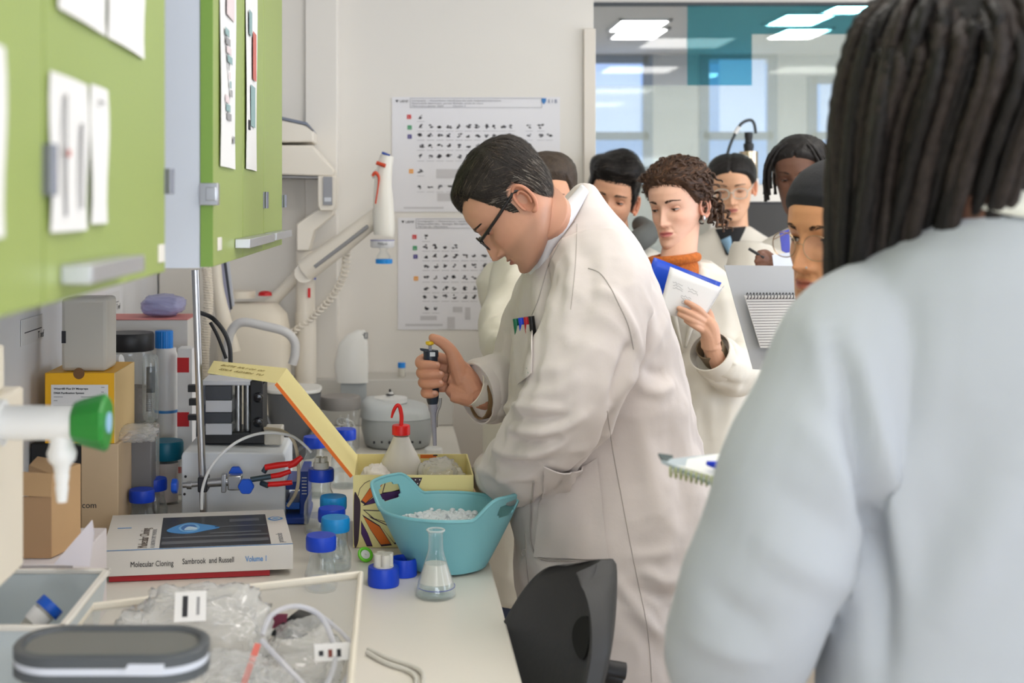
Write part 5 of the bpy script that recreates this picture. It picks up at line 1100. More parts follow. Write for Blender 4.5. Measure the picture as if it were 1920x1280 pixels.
obj('seat', MB().loft([[sc0+fw*(0.18*s*math.copysign(abs(math.cos(a))**0.6, math.cos(a)))+sd*(0.21*s*math.copysign(abs(math.sin(a))**0.6, math.sin(a)))+Vector((0, 0, z)) for a in [2*PI*k/40 for k in range(40)]] for z, s in ((-0.02, 0.9), (0.0, 1.0), (0.025, 1.0), (0.035, 0.9), (0.03, 0.3))]), M_PU, t, smooth=60)
b0 = Vector((0.215, CY, 0))-fw*0.045
obj('back_bar', MB().tube(cr([sc0+Vector((0, 0, -0.03)), sc0-fw*0.2+Vector((0, 0, -0.03)), Vector((b0.x, b0.y, 0.62)), Vector((b0.x, b0.y, 0.80))], 6), 0.014, 8, sx=2), M_BLACK, t)
lp = Vector((0.455, 2.06, 0)); 
obj('lever', MB().tube([Vector((b0.x, b0.y, 0.80)), P(1135, 1252, 2.03), P(1172, 1258, 2.03)], [0.02, 0.018, 0.014], 10).tube([P(1130, 1262, 2.03), P(1165, 1275, 2.03)], [0.016, 0.012], 10), M_BLACK, t)
obj('gas_column', MB().cyl(Vector((sc0.x, sc0.y, 0.08)), Vector((sc0.x, sc0.y, 0.55)), 0.024, seg=18), M_DKMETAL, t)
for k in range(5):
    a = 2*PI*k/5+0.3; e = Vector((sc0.x+0.20*math.cos(a), sc0.y+0.20*math.sin(a), 0.065)); obj('foot_arm', MB().tube([Vector((sc0.x, sc0.y, 0.10)), e], [0.024, 0.014], 8), M_BLACK, t)
    obj('castor', MB().sphere((e.x, e.y, 0.027), 0.026, 14, 8), M_BLACK, t)
# ================================================================== people: builders
def gs(a, c, s): return np.exp(-((a-c)/s)**2)
HT = np.array([  # z, half width, front, back, widest-y
 (-.1185, .010, .080, -.058, -.068), (-.1165, .020, .085, -.046, -.065), (-.112, .029, .088, -.034, -.060), (-.103, .038, .0895, -.012, -.047), (-.090, .0465, .0875, .008, -.032),
 (-.072, .0545, .0865, .030, -.015), (-.052, .0605, .0865, .052, -.002), (-.030, .0660, .0870, .072, .006), (-.010, .0690, .0865, .086, .010), (.010, .0712, .0880, .094, .012),
 (.030, .0735, .0915, .0985, .014), (.050, .0740, .0885, .099, .016), (.068, .0710, .0795, .0955, .018), (.084, .0640, .0660, .0860, .019), (.098, .0515, .0480, .0700, .020),
 (.108, .0370, .0280, .0520, .021), (.1135, .0240, .0100, .0385, .022), (.1155, .0120, -.0060, .0290, .022), (.1162, .0015, -.0200, .0240, .022)])
def head_grid(NZ=130, NT=190, W=None):
    # rows denser around the face
    zz = np.interp(np.linspace(0, 1, NZ), np.linspace(0, 1, len(HT)*4-3), np.interp(np.linspace(0, len(HT)-1, len(HT)*4-3), np.arange(len(HT)), HT[:, 0]))
    zz = np.linspace(HT[0, 0], HT[-1, 0], NZ); zz = np.sort(np.concatenate([zz, HT[-4:-1, 0], HT[1:3, 0]])); 
    s = np.linspace(-PI, PI, NT, endpoint=False); t = s-0.40*np.sin(s)
    k = np.array([0.25, 0.5, 0.25])
    def col(i):
        fine = np.interp(np.linspace(HT[0, 0], HT[-1, 0], 400), HT[:, 0], HT[:, i])
        for _ in range(30):
            f2 = np.convolve(np.pad(fine, 1, mode='edge'), k, 'valid'); f2[0] = fine[0]; f2[-1] = fine[-1]; fine = f2
        return np.interp(zz, np.linspace(HT[0, 0], HT[-1, 0], 400), fine)
    return zz, t, col(1), col(2), col(3), col(4)
def head_verts(f):
    """f: dict of features. returns V (nz,nt,3) and grid coords"""
    zz, t, Wd, Fr, Bk, Yc = head_grid()
    fat = f.get('wide', 1.0); jaw = f.get('jaw', 1.0)
    Wd = Wd*fat*np.where(zz < -0.03, 1+(jaw-1)*sm(-0.03, -0.09, zz), 1)
    ct, st = np.cos(t)[None], np.sin(t)[None]; e = 2/2.15
    pw = lambda x: np.sign(x)*np.abs(x)**e
    X = Wd[:, None]*pw(st); fy = -(Fr+Yc)[:, None]*pw(np.maximum(ct, 0)); byy = (Bk-Yc)[:, None]*pw(np.maximum(-ct, 0))
    Y = Yc[:, None]+fy+byy; Z = np.repeat(zz[:, None], len(t), 1)
    wf = sm(0.10, 0.55, ct)*np.ones_like(Z)            # front weight
    ax = np.abs(X); D = np.zeros_like(Z)
    n = f.get('nose', 1.0); nw = f.get('nosew', 1.0)
    rid = np.interp(Z, [-.060, -.053, -.0475, -.041, -.030, -.012, .004, .016, .030], [0, .002, .016, .0235, .0195, .0115, .0045, .001, 0])*n
    rid = rid+f.get('hump', 0)*gs(Z, -.015, .012)
    sx = np.interp(Z, [-.055, -.042, -.025, .0, .02], [.0095, .0098, .0078, .0070, .010])*nw
    D += rid*np.exp(-(ax/sx)**2)
    D += .0085*n*np.exp(-((ax-.0135*nw)/.0058)**2-((Z+.0430)/.0062)**2)       # alae
    D -= .0030*np.exp(-((ax-.0075)/.0030)**2-((Z+.0515)/.0025)**2)            # nostrils
    D -= .0115*np.exp(-((ax-.0310)/.0155)**2-((Z-.000)/.0105)**2)             # sockets
    D -= .0045*np.exp(-((ax-.0170)/.0070)**2-((Z-.002)/.0120)**2)
    D += .0034*np.exp(-((ax-.0310)/.0200)**2-((Z-.0215)/.0075)**2)*f.get('brow', 1)
    D += .0042*np.exp(-((ax-.0440)/.0150)**2-((Z+.0260)/.0150)**2)*f.get('cheek', 1)
    D -= .0030*np.exp(-((ax-.0470)/.0140)**2-((Z+.0620)/.0180)**2)*(2-f.get('cheek', 1))
    lp = f.get('lips', 1.0); mz = -.0690
    wl = np.exp(-(ax/.0210)**4)
    D += .0050*np.exp(-(ax/.026)**2-((Z+.069)/.018)**2)                        # muzzle
    D += .0048*lp*wl*np.exp(-((Z-(mz+.0052-.0015*gs(ax, 0, .003)))/.0036)**2)+.0058*lp*wl*np.exp(-((Z-(mz-.0062))/.0046)**2)*np.exp(-(ax/.019)**2)
    D -= .0040*wl*np.exp(-((Z-mz)/.0014)**2)
    D -= .0034*np.exp(-(ax/.016)**2-((Z+.0865)/.0055)**2)
    D += .0050*np.exp(-(ax/.0150)**2-((Z+.1040)/.0110)**2)*f.get('chin', 1)
    D -= .0018*np.exp(-(ax/.0030)**2-((Z+.0570)/.0050)**2)                     # philtrum
    D -= .0016*np.exp(-(((ax-.016-(-.047-Z)*0.45)/.0035)**2))*sm(-.080, -.066, Z)*(1-sm(-.050, -.042, Z))   # nasolabial
    Y = Y-D*wf
    js = f.get('short', 1.0); Z = np.where(Z < -.045, -.045+(Z+.045)*js, Z)
    lipm = (np.exp(-(np.maximum(ax-.0195, 0)/.0025)**2)*np.exp(-((Z-(mz-.0005))/.0085)**4)*sm(0.5, 0.8, ct))
    lipm *= sm(.0235, .0205, ax)*sm(.0110, .0090, np.abs(Z-mz+.001)+.35*ax*sm(.006, .02, ax))
    return np.stack([X, Y, Z], -1), lipm, wf, ct*np.ones_like(Z)
def grid_faces(nr, nc, closed=True):
    i, j = np.meshgrid(np.arange(nr-1), np.arange(nc if closed else nc-1), indexing='ij'); j2 = (j+1) % nc
    return np.stack([i*nc+j, i*nc+j2, (i+1)*nc+j2, (i+1)*nc+j], -1).reshape(-1, 4)
class Acc:
    """accumulates coloured geometry of a body"""
    def __init__(s): s.V = []; s.F = []; s.C = []; s.n = 0
    def add(s, V, F, C):
        V = np.asarray(V, float).reshape(-1, 3); C = np.asarray(C, float)
        if C.ndim == 1: C = np.repeat(C[None], len(V), 0)
        s.F += [tuple(int(i)+s.n for i in f) for f in F]; s.V.append(V); s.C.append(C.reshape(-1, 3)); s.n += len(V)
    def mb(s, m, col, M=None):
        V = np.array(m.v)
        if M is not None: V = xf(M, V)
        s.add(V, m.f, lin(col) if max(col) > 1 else col)
    def mesh(s, name):
        me = bpy.data.meshes.new(name); V = np.concatenate(s.V); me.from_pydata(V.tolist(), [], s.F); me.update(); add_col(me, np.concatenate(s.C)); return me
def xf(M, V):
    m = np.array(M); return np.asarray(V, float).reshape(-1, 3) @ m[:3, :3].T+m[:3, 3]
def hmat(pos, yaw, pitch, roll=0, s=1.0):
    return Matrix.Translation(pos) @ Matrix.Rotation(math.radians(yaw), 4, 'Z') @ Matrix.Rotation(math.radians(pitch), 4, 'X') @ Matrix.Rotation(math.radians(roll), 4, 'Y') @ Matrix.Scale(s, 4)
def anchor(local, world, yaw, pitch, roll=0, s=1.0):
    M = hmat(Vector((0, 0, 0)), yaw, pitch, roll, s); return hmat(Vector(world)-(M @ Vector(local)), yaw, pitch, roll, s)
def ear_parts(side):
    """a curved ear: concha bowl plate, helix rim, lobe"""
    mb = MB(); s = side
    def e(a, r, out): # a=angle, ellipse in the (y,z) plane of the ear, tipped back and flared outward
        y = 0.016*r*math.cos(a); z = 0.030*r*math.sin(a)*(1.0 if math.sin(a) > 0 else 0.92)
        return Vector((s*(0.0700+0.014*max(0, (y+0.016)/0.032)+out), 0.022+y+0.10*z, -0.012+z))
    rim = [e(a, 1.0, 0.004) for a in [math.radians(d) for d in range(215, -111, -12)]]
    mb.tube(cr(rim, 2), crs([0.0022]+[0.0030]*4+[0.0034]*(len(rim)-9)+[0.0045, 0.0052, 0.0050, 0.0035], 2), 8)
    anti = [e(math.radians(d), 0.58, 0.003) for d in range(120, -70, -15)]; mb.tube(cr(anti, 2), 0.0026, 8)
    rings = [[e(2*PI*k/24, r, o) for k in range(24)] for r, o in ((1.0, 0.002), (0.75, 0.0005), (0.45, -0.004), (0.15, -0.009), (0.01, -0.010))]
    mb.loft(rings, cap=False)
    rings = [[e(2*PI*k/24, r, o) for k in range(24)] for r, o in ((1.0, 0.002), (0.9, -0.006), (0.6, -0.012), (0.01, -0.014))]
    mb.loft(rings, cap=False)
    mb.sphere((s*0.0712, 0.0075, -0.016), 0.0048, 10, 8, (0.8, 0.8, 1.3))
    return mb
class Head:
    def __init__(h, M, skin, feat, acc, ears=(1, 1), eyes=None, lipc=None, stubble=None, blush=0.10, neckcol=None):
        h.M = M; V, lipm, wf, ct = head_verts(feat); nz, nt, _ = V.shape; h.V = V; h.local = V.reshape(-1, 3); F = grid_faces(nz, nt)
        sk = np.array(lin(skin)); C = np.repeat(sk[None], nz*nt, 0)
        X, Y, Z = h.local.T; ax = np.abs(X); w_ = wf.ravel()
        red = np.array([1.05, 0.80, 0.74])
        bl = blush*(np.exp(-((ax-.042)/.018)**2-((Z+.032)/.018)**2)+0.9*np.exp(-(ax/.014)**2-((Z+.042)/.012)**2))*w_*2
        C *= 1+bl[:, None]*(red-1)
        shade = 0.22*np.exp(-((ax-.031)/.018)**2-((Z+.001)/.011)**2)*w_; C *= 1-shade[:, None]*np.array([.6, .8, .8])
        C *= (1+0.05*pnoise(h.local*90)+0.06*pnoise(h.local*28))[:, None]
        if stubble is not None:
            m = sm(-.040, -.060, Z)*sm(.06, .03, Y)*(1-0.6*np.exp(-(ax/.022)**2-((Z+.069)/.009)**2))+0.9*np.exp(-(ax/.026)**2-((Z+.0575)/.0055)**2)*w_
            m = np.clip(m, 0, 1)*stubble[1]; C = C*(1-m[:, None])+np.array(lin(stubble[0]))*m[:, None]
        lc = np.array(lin(lipc if lipc else (176, 108, 98))); lm = lipm.ravel()[:, None]; C = C*(1-lm)+lc*lm
        # dark mouth line
        acc.add(xf(M, h.local), F, C); h.bvh = BVHTree.FromPolygons([tuple(p) for p in h.local], [tuple(f) for f in F])
        for k, s in enumerate((-1, 1)):
            if ears[k]: m = ear_parts(s); acc.mb(m, tuple(np.array(skin)*np.array([1.0, .93, .92])), M)
        h.acc = acc; h.skin = skin; h.eyes = eyes
    def hit(h, x, z, off=0.0):
        r = h.bvh.ray_cast(Vector((x, -0.3, z)), Vector((0, 1, 0))); 
        return (r[0]+Vector((0, -off, 0))) if r[0] is not None else Vector((x, -0.08, z))
    def build_eyes(h, parent, gaze=(0, 0), lid=12, lower=16, iris=(60, 38, 24), lash=True, lidcol=None, R=0.0126):
        M = h.M
        for s, nm in ((-1, 'eye'), (1, 'eye')):
            c = h.hit(s*.0310, 0.0)+Vector((0, .0062, 0))
            # eyeball
            th = np.linspace(0, PI, 25); ph = np.linspace(0, 2*PI, 33)[:-1]
            g = Vector((math.sin(math.radians(gaze[0])), -math.cos(math.radians(gaze[0]))*math.cos(math.radians(gaze[1])), math.sin(math.radians(gaze[1])))).normalized()
            q = g.to_track_quat('Z', 'Y').to_matrix(); vs = []; cs = []
            for a in th:
                for b in ph:
                    d = q @ Vector((math.sin(a)*math.cos(b), math.sin(a)*math.sin(b), math.cos(a))); vs.append(c+d*R)
                    dg = math.degrees(a); cs.append(lin((14, 12, 12)) if dg < 12 else (lin(iris) if dg < 29 else lin((214, 206, 200))))
            me = bpy.data.meshes.new('eye'); me.from_pydata([tuple(M @ v) for v in vs], [], [tuple(f) for f in grid_faces(25, 32)]); me.update(); add_col(me, cs)
            link('eye', me, parent, False, 180, 0, M_EYE)
            # lids
            lc = tuple(np.array(lidcol if lidcol else h.skin)*np.array([.95, .90, .88]))
            for (a0, a1, rr_) in ((lid, 105, R+.0013), (-lower, -105, R+.0009)):
                rows = []
                for i in range(9):
                    p = math.radians(a0+(a1-a0)*i/8); row = []
                    for j in range(21):
                        t_ = math.radians(-88+176*j/20); slope = math.radians(3*s)*math.sin(t_)
                        pp = p+slope; row.append(c+Vector((math.sin(t_), -math.cos(t_)*math.cos(pp), math.cos(t_)*math.sin(pp)))*(rr_+(.0006 if i == 0 else 0)))
                    rows.append(row)
                m = MB().sheet(rows); h.acc.mb(m, lc, M)
                if a0 == lid and lash:
                    lm = MB().tube([r+Vector((0, -.0006, -.0003)) for r in rows[0][2:-2]], [.0004+.0011*math.sin(PI*k/16) for k in range(17)], 6)
                    lm.v = [tuple(M @ Vector(v)) for v in lm.v]; obj('eyelashes', lm, M_LASH, parent)
    def brows(h, parent, m, z=.0205, th=.0030, inner=.0125, outer=.0490, arch=.0050, drop=0.0, n=90):
        for s in (-1, 1):
            mb = MB(); rr = random.Random(5+s)
            for k in range(n):
                f = rr.random(); x = inner+(outer-inner)*f; zc = z+arch*math.sin(min(1, f*1.35)*PI*0.62)-0.004*max(0, f-0.65)-drop
                t_ = th*(0.55+0.45*math.sin(PI*min(1, f*1.4+0.15)))*(1-0.55*f)
                z0 = zc+rr.uniform(-t_, t_); a = h.hit(s*x, z0, .0005); L = .0065*(1-0.3*f)
                b = h.hit(s*(x+L*0.85), z0+L*(0.5-0.75*f), .0016)
                side = Vector((0, 0, .00055)); mb.add([a-side, a+side, b], [(0, 1, 2)])
            mb.v = [tuple(h.M @ Vector(v)) for v in mb.v]; tag(obj('eyebrow', mb, m, parent, smooth=0, recalc=False), kind='stuff')
    def shell(h, fn, off, noise=0.0, nscale=40, M=None):
        """hair shell: grid points where fn(x,y,z)>0 pushed outward by off(x,y,z)*smooth mask"""
        L = h.local; X, Y, Z = L.T; m = fn(X, Y, Z); nz, nt, _ = h.V.shape
        cen = np.array([0, .012, .012]); N = L-cen; N /= np.linalg.norm(N, axis=1)[:, None]
        d = off(X, Y, Z)*sm(0.0, 0.022, m)-0.003*(1-sm(0, .006, m))
        if noise: d = d+noise*pnoise(L*nscale)*sm(0.0, .02, m)+noise*0.6*np.abs(pnoise(L*nscale*2.3))*sm(0, .02, m)
        V = L+N*d[:, None]; F = grid_faces(nz, nt); keep = (m[F] > -0.003).all(1)
        h.sv = V; h.sm = m; h.sN = N
        return V, F[keep]
def strands(bv, P0, D, n, L, w, lift=0.0015, seg=4, curl=0.0, rng=None, jit=0.25, drop=0.0):
    """hair ribbons that lie on a surface: start points P0, direction function D(p)"""
    rng = rng or RNG; mb = MB(); idx = rng.integers(0, len(P0), n)
    for i in idx:
        p = Vector(P0[i]); pts = []; d = Vector(D(p))+Vector(rng.normal(size=3))*jit; ll = L*(0.6+0.8*rng.random()); ph = rng.random()*6
        nrm = None
        for k in range(seg+1):
            h = bv.find_nearest(p)
            if h[0] is None: break
            nrm = h[1]; q = h[0]+nrm*(lift*(0.3+k/seg)+drop*0)
            if curl: q = q+nrm*(curl*math.sin(ph+k*1.7))
            pts.append((q, nrm)); d2 = Vector(D(p))*0.6+d*0.4; d2 = d2-nrm*d2.dot(nrm)
            if d2.length < 1e-6: break
            d = d2.normalized(); p = q+d*(ll/seg)
        if len(pts) < 3: continue
        vs = []; fs = []
        for k, (q, nn) in enumerate(pts):
            t_ = (pts[min(k+1, len(pts)-1)][0]-pts[max(k-1, 0)][0]); b = t_.cross(nn); b = b.normalized() if b.length > 1e-9 else Vector((1, 0, 0))
            ww = w*(1-0.85*k/(len(pts)-1)); vs += [q-b*ww, q+b*ww]
            if k: fs.append((2*k-2, 2*k-1, 2*k+1, 2*k))
        mb.add(vs, fs)
    return mb
M_EYE = mat('eye', rough=0.12, attr=True); M_LASH = mat('lash', (22, 16, 14), 0.7)
M_SKIN = mat('skin', rough=0.48, attr=True, bump=(420, 0.10), spec=0.4); 
M_SKIN.node_tree.nodes['Principled BSDF'].inputs['Subsurface Weight'].default_value = 0.06
M_SKIN.node_tree.nodes['Principled BSDF'].inputs['Subsurface Radius'].default_value = (0.006, 0.002, 0.001)
def hairmat(name, rgb, rough=0.5, var=(60, 0.35)): return mat(name, rgb, rough, var=var, bump=(260, 0.5), spec=0.35)
M_COAT = mat('lab_coat_cotton', (214, 205, 201), 0.85, bump=(700, 0.06, 30, 0.22), sheen=0.1)
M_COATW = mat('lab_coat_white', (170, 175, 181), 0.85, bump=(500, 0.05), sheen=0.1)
M_COATC = mat('lab_coat_cream', (220, 214, 202), 0.85, bump=(600, 0.06, 26, 0.10), sheen=0.1)
M_SEAM = mat('seam_shadow', (176, 168, 162), 0.9); M_SEAM2 = mat('seam_dark', (172, 165, 160), 0.9)

def torso_ring(c, a, b, yaw=0.0, n=32, p=2.3, tilt=None):
    """ellipse-like ring: a along local right axis, b along facing axis; yaw degrees as for heads (0 faces -Y)"""
    y = math.radians(yaw); rx_ = Vector((math.cos(y), math.sin(y), 0)); fy_ = Vector((math.sin(y), -math.cos(y), 0)); up = Vector((0, 0, 1))
    if tilt:
        R = Matrix.Rotation(math.radians(tilt), 4, rx_); fy_ = R @ fy_
    out = []
    for k in range(n):
        t = 2*PI*k/n; cs, sn = math.cos(t), math.sin(t); e = 2/p
        out.append(Vector(c)+rx_*(a*math.copysign(abs(cs)**e, cs))+fy_*(b*math.copysign(abs(sn)**e, sn)))
    return out
def arm_tube(mb, pts, rs, n=6, seg=20): return mb.tube(cr(pts, n), crs(rs, n), seg)
def wrinkle(me, folds, bv=None, noise=((9, .0035), (24, .0012)), seed=0.0, aniso=(1, 1, 1), ridge=.009):
    """cloth relief: broad noise plus fold ridges/valleys laid along polylines (list of (points, amplitude, width))"""
    c = get_co(me); N = get_no(me); d = np.zeros(len(c)); a = np.array(aniso)
    for s, amp in noise: d += amp*pnoise(c*a*s+seed)
    wz = np.stack([pnoise(c*5+seed+9), pnoise(c*5+seed+19), pnoise(c*5+seed+29)], 1)*.08
    d += ridge*(.35-np.abs(pnoise((c+wz)*np.array([8., 8., 5.])+seed*2.3)))+ridge*.45*(.35-np.abs(pnoise((c+wz)*np.array([17., 17., 11.])+seed*1.3)))
    for pts, amp, wd in folds:
        if len(pts) < 2: continue
        P_ = np.array([list(p) for p in pts]); lo = P_.min(0)-wd*3; hi = P_.max(0)+wd*3
        sel = np.where(((c > lo) & (c < hi)).all(1))[0]
        if len(sel) == 0: continue
        q = c[sel]; best = np.full(len(sel), 1e9); tt = np.zeros(len(sel))
        for k in range(len(P_)-1):
            A, B = P_[k], P_[k+1]; AB = B-A; L2 = (AB*AB).sum()+1e-12; t = np.clip(((q-A)@AB)/L2, 0, 1); dd = np.linalg.norm(q-(A+t[:, None]*AB), axis=1)
            u = dd < best; best = np.where(u, dd, best); tt = np.where(u, (k+t)/(len(P_)-1), tt)
        d[sel] += amp*np.exp(-(best/wd)**2)*np.sin(PI*np.clip(tt, 0.02, 0.98))**0.5
    set_co(me, c+N*d[:, None]); return me
def hand_mesh(palm, fingers, voxel=0.0022, smooth_it=3, webs=()):
    """palm: list of (point, radius, flatten-axis) blobs; fingers: list of ([points],[radii])"""
    mb = MB()
    for pts, rs in palm: mb.tube(cr(pts, 4), crs(rs, 4), 14)
    for pts, rs in fingers:
        q = cr(pts, 5); r = crs(rs, 5); mb.tube(q, r, 14); mb.sphere(q[-1], r[-1]*1.0, 12, 8); mb.sphere(q[0], r[0], 12, 8)
    return fuse(mb, voxel, smooth_it)
def add_mesh(acc, me, col, var=0.06, M=None):
    c = get_co(me); C = np.repeat(np.array(lin(col))[None], len(c), 0)*(1+var*pnoise(c*60)+var*pnoise(c*200)*0.5)[:, None]
    acc.add(c, [tuple(p.vertices) for p in me.polygons], C)
def neck(acc, p0, p1, r0, r1, col, bulge=0.0):
    mb = MB().tube(cr([p0, (Vector(p0)+Vector(p1))/2, p1], 6), crs([r0, (r0+r1)/2*0.97, r1], 6), 28); acc.mb(mb, col)
def finish_body(acc, parent): return link('body', acc.mesh('body'), parent, False, 180, 0, M_SKIN)
def hair_obj(V, F, h, m, parent, name='hair'):
    me = bpy.data.meshes.new(name); me.from_pydata(xf(h.M, V).tolist(), [], [tuple(int(i) for i in f) for f in F]); me.update()
    me.validate(); return link(name, me, parent, False, 180, 0, m)
def to_world(mb, M): mb.v = [tuple(M @ Vector(v)) for v in mb.v]; return mb
def glasses(h, parent, rimw=.0235, rimh=.0165, m=None, r=.0010, lensm=None, y=None, z=-.004, sq=2.6, temple=True, tm=None, tr=None):
    M = h.M; y0 = (h.hit(0, .004).y-.006) if y is None else y
    pts = {}
    g = None
    fm = MB()
    for s in (-1, 1):
        cx = s*.0325; rim = []
        for k in range(40):
            a = 2*PI*k/40; c_, s_ = math.cos(a), math.sin(a); e = 2/sq
            rim.append(Vector((cx+rimw*math.copysign(abs(c_)**e, c_), y0+.10*(abs(cx+rimw*c_)-.01)**1.0*.55, z+rimh*math.copysign(abs(s_)**e, s_))))
        fm.tube(rim, r, 6, closed=True); pts[s] = rim
    fm.tube(cr([(-.0095, y0, z+.003), (0, y0-.003, z+.006), (.0095, y0, z+.003)], 5), r, 6)
    g = obj('glasses', to_world(fm, M), m, parent)
    for s in (-1, 1):
        if temple:
            e0 = Vector((s*(.0325+rimw), y0+.004, z+.006)); obj('temple', to_world(MB().tube(cr([e0, Vector((s*.071, -.045, z+.010)), Vector((s*.0775, .004, z+.016)), Vector((s*.077, .020, z+.018)), Vector((s*.072, .036, z+.002))], 6), tr or r*1.1, 6, sx=1), M), tm or m, g)
        c0 = Vector((s*.0325, 0, z)); ring = pts[s]; cen = sum(ring, Vector())/len(ring)
        lm = MB().add([cen+Vector((0, -.001, 0))]+[p+Vector((0, 0, 0)) for p in ring], [(0, 1+k, 1+(k+1) % 40) for k in range(40)])
        obj('lens', to_world(lm, M), lensm or M_LENS, g)
    return g
M_LENS = glassy('lens', (252, 252, 252), (235, 235, 235), 0.02, 0.08, 1.2, 0.0)
# ================================================================== the lecturer
IY = 2.62
lect = thing('person', 'man in white lab coat and dark glasses bending over the bench with a pipette', 'person', (0.45, IY, 0))
SKIN1 = (206, 154, 128)
acc = Acc()
ML = anchor((-.071, .022, -.012), P(992, 374, 2.56), -99, 49, 0, 1.0)
hd = Head(ML, SKIN1, dict(nose=1.12, nosew=1.15, jaw=1.10, wide=1.04, lips=0.85, brow=1.4, hump=.002, short=.86), acc, stubble=((120, 98, 84), 0.30), lipc=(168, 104, 90))
hd.build_eyes(lect, gaze=(0, -25), lid=-2, lower=14)
M_HAIR1 = hairmat('hair_dark_brown', (42, 36, 32), 0.6)
hd.brows(lect, M_HAIR1, th=.0052, arch=.003, n=170)
def hl1(X, Y, Z):
    """hairline: high forehead with receding temple, sideburn before the ear, nape"""
    ax = np.abs(X); front = 0.060-0.02*sm(.03, .05, ax)*0+0.012*np.exp(-((ax-.040)/.012)**2)
    z0 = np.interp(Y, [-.100, -.080, -.062, -.046, -.036, -.024, -.013, -.003, .006, .030, .044, .06, .10], [.060, .062, .068, .066, .040, .010, -.018, -.026, .020, .024, -.030, -.052, -.064])
    z0 = np.where(Y < -.05, np.maximum(z0, front), z0); return Z-z0
V, F = hd.shell(hl1, lambda x, y, z: .0028+.0125*sm(.02, .10, z)+.004*sm(-.02, -.08, y)*sm(.04, .08, z), noise=.0028, nscale=48)
hm = hair_obj(V, F, hd, M_HAIR1, lect)
sel = V[hd.sm > .004]; Wp = xf(ML, sel); bvh_s = BVHTree.FromPolygons([tuple(p) for p in xf(ML, V)], [tuple(int(i) for i in f) for f in F])
R3 = ML.to_3x3()
def dir1(p):
    l = ML.inverted() @ Vector(p)
    d = Vector((l.x*2.0, -0.6 if l.z > .07 else 0.55, -.35 if l.z < .07 else -0.05)) if l.y < 0.04 else Vector((l.x*1.0, .25, -1.0))
    return (R3 @ d).normalized()
tag(obj('hair_strands', strands(bvh_s, Wp, dir1, 2600, .022, .0008, .0022), M_HAIR1, lect, smooth=180, recalc=False), kind='stuff')
tag(obj('brown_hair_strands', strands(bvh_s, Wp, dir1, 650, .020, .0006, .0026), hairmat('hair_mid_brown', (78, 66, 56), 0.5), lect, smooth=180, recalc=False), kind='stuff')
side = sel[(sel[:, 2] < .035)]; Ws = xf(ML, side)
tag(obj('grey_hair_strands', strands(bvh_s, Ws, dir1, 480, .014, .0005, .0026), hairmat('hair_grey', (126, 118, 110), 0.5), lect, smooth=180, recalc=False), kind='stuff')
M_GFR = mat('black_acetate', (22, 20, 22), 0.3)
glasses(hd, lect, .0225, .0165, M_GFR, .0018, tm=M_GFR, tr=.0032, z=-.006)
nk0 = ML @ Vector((0, .020, -.045)); nk1 = P(1066, 446, IY+.01)
neck(acc, nk0, nk1, .056, .052, SKIN1)
acc.mb(MB().tube(cr([nk1, P(1030, 600, 2.78), P(965, 722, 2.79), P(905, 738, 2.755)], 6), .032, 12), SKIN1)
# ---- right hand on the pipette
HY = 2.73
def hp(u, v, dy=0.0): return P(u, v, HY+dy)
fing = [([hp(846, 676, .022), hp(812, 668, .030), hp(790, 675, .018), hp(790, 683, -.006), hp(806, 684, -.016), hp(819, 685, -.014)], [.0110, .0112, .0116, .0112, .0102, .0088]),
        ([hp(848, 692, .026), hp(814, 690, .034), hp(792, 696, .020), hp(792, 701, -.006), hp(808, 702, -.018), hp(826, 702, -.016)], [.0110, .0112, .0116, .0113, .0103, .0089]),
        ([hp(848, 710, .026), hp(816, 708, .034), hp(795, 714, .020), hp(795, 719, -.006), hp(810, 720, -.018), hp(826, 719, -.016)], [.0106, .0108, .0112, .0108, .0100, .0086]),
        ([hp(848, 728, .022), hp(818, 727, .028), hp(799, 733, .018), hp(798, 738, -.004), hp(808, 739, -.014), hp(816, 738, -.013)], [.0096, .0098, .0100, .0096, .0088, .0078]),
        ([hp(866, 712, .0), hp(857, 684, -.004), hp(846, 659, -.004), hp(832, 644, -.002), hp(820, 637, -.001), hp(811, 633, .0)], [.0210, .0185, .0140, .0122, .0112, .0090])]
palm = [([hp(842, 684, .010), hp(858, 690, .008), hp(874, 712, .004), hp(884, 734, .002)], [.017, .022, .027, .029]),
        ([hp(842, 704, .012), hp(858, 710, .010), hp(874, 724, .004), hp(886, 736, .002)], [.018, .023, .026, .029]),
        ([hp(842, 724, .010), hp(854, 732, .006), hp(870, 738, .002), hp(886, 740, .002)], [.016, .021, .025, .027]),
        ([hp(846, 740, .0), hp(858, 742, -.002), hp(874, 738, -.002)], [.013, .017, .020]),
        ([hp(874, 728, .002), hp(892, 738, .006), hp(915, 745, .02)], [.027, .028, .029])]
hme = hand_mesh(palm, fing, 0.0020, 3); add_mesh(acc, hme, (202, 144, 116), 0.07)
finish_body(acc, lect)
M_NAIL = mat('fingernail', (214, 160, 138), 0.3)
for (u, v) in ((820, 684), (827, 701), (827, 718), (816, 737)):
    obj('fingernail', MB().sphere(hp(u-1, v-1, -.0225 if v != 684 else -.0205), .0060, 12, 8, (1.0, .35, .8)), M_NAIL, lect)
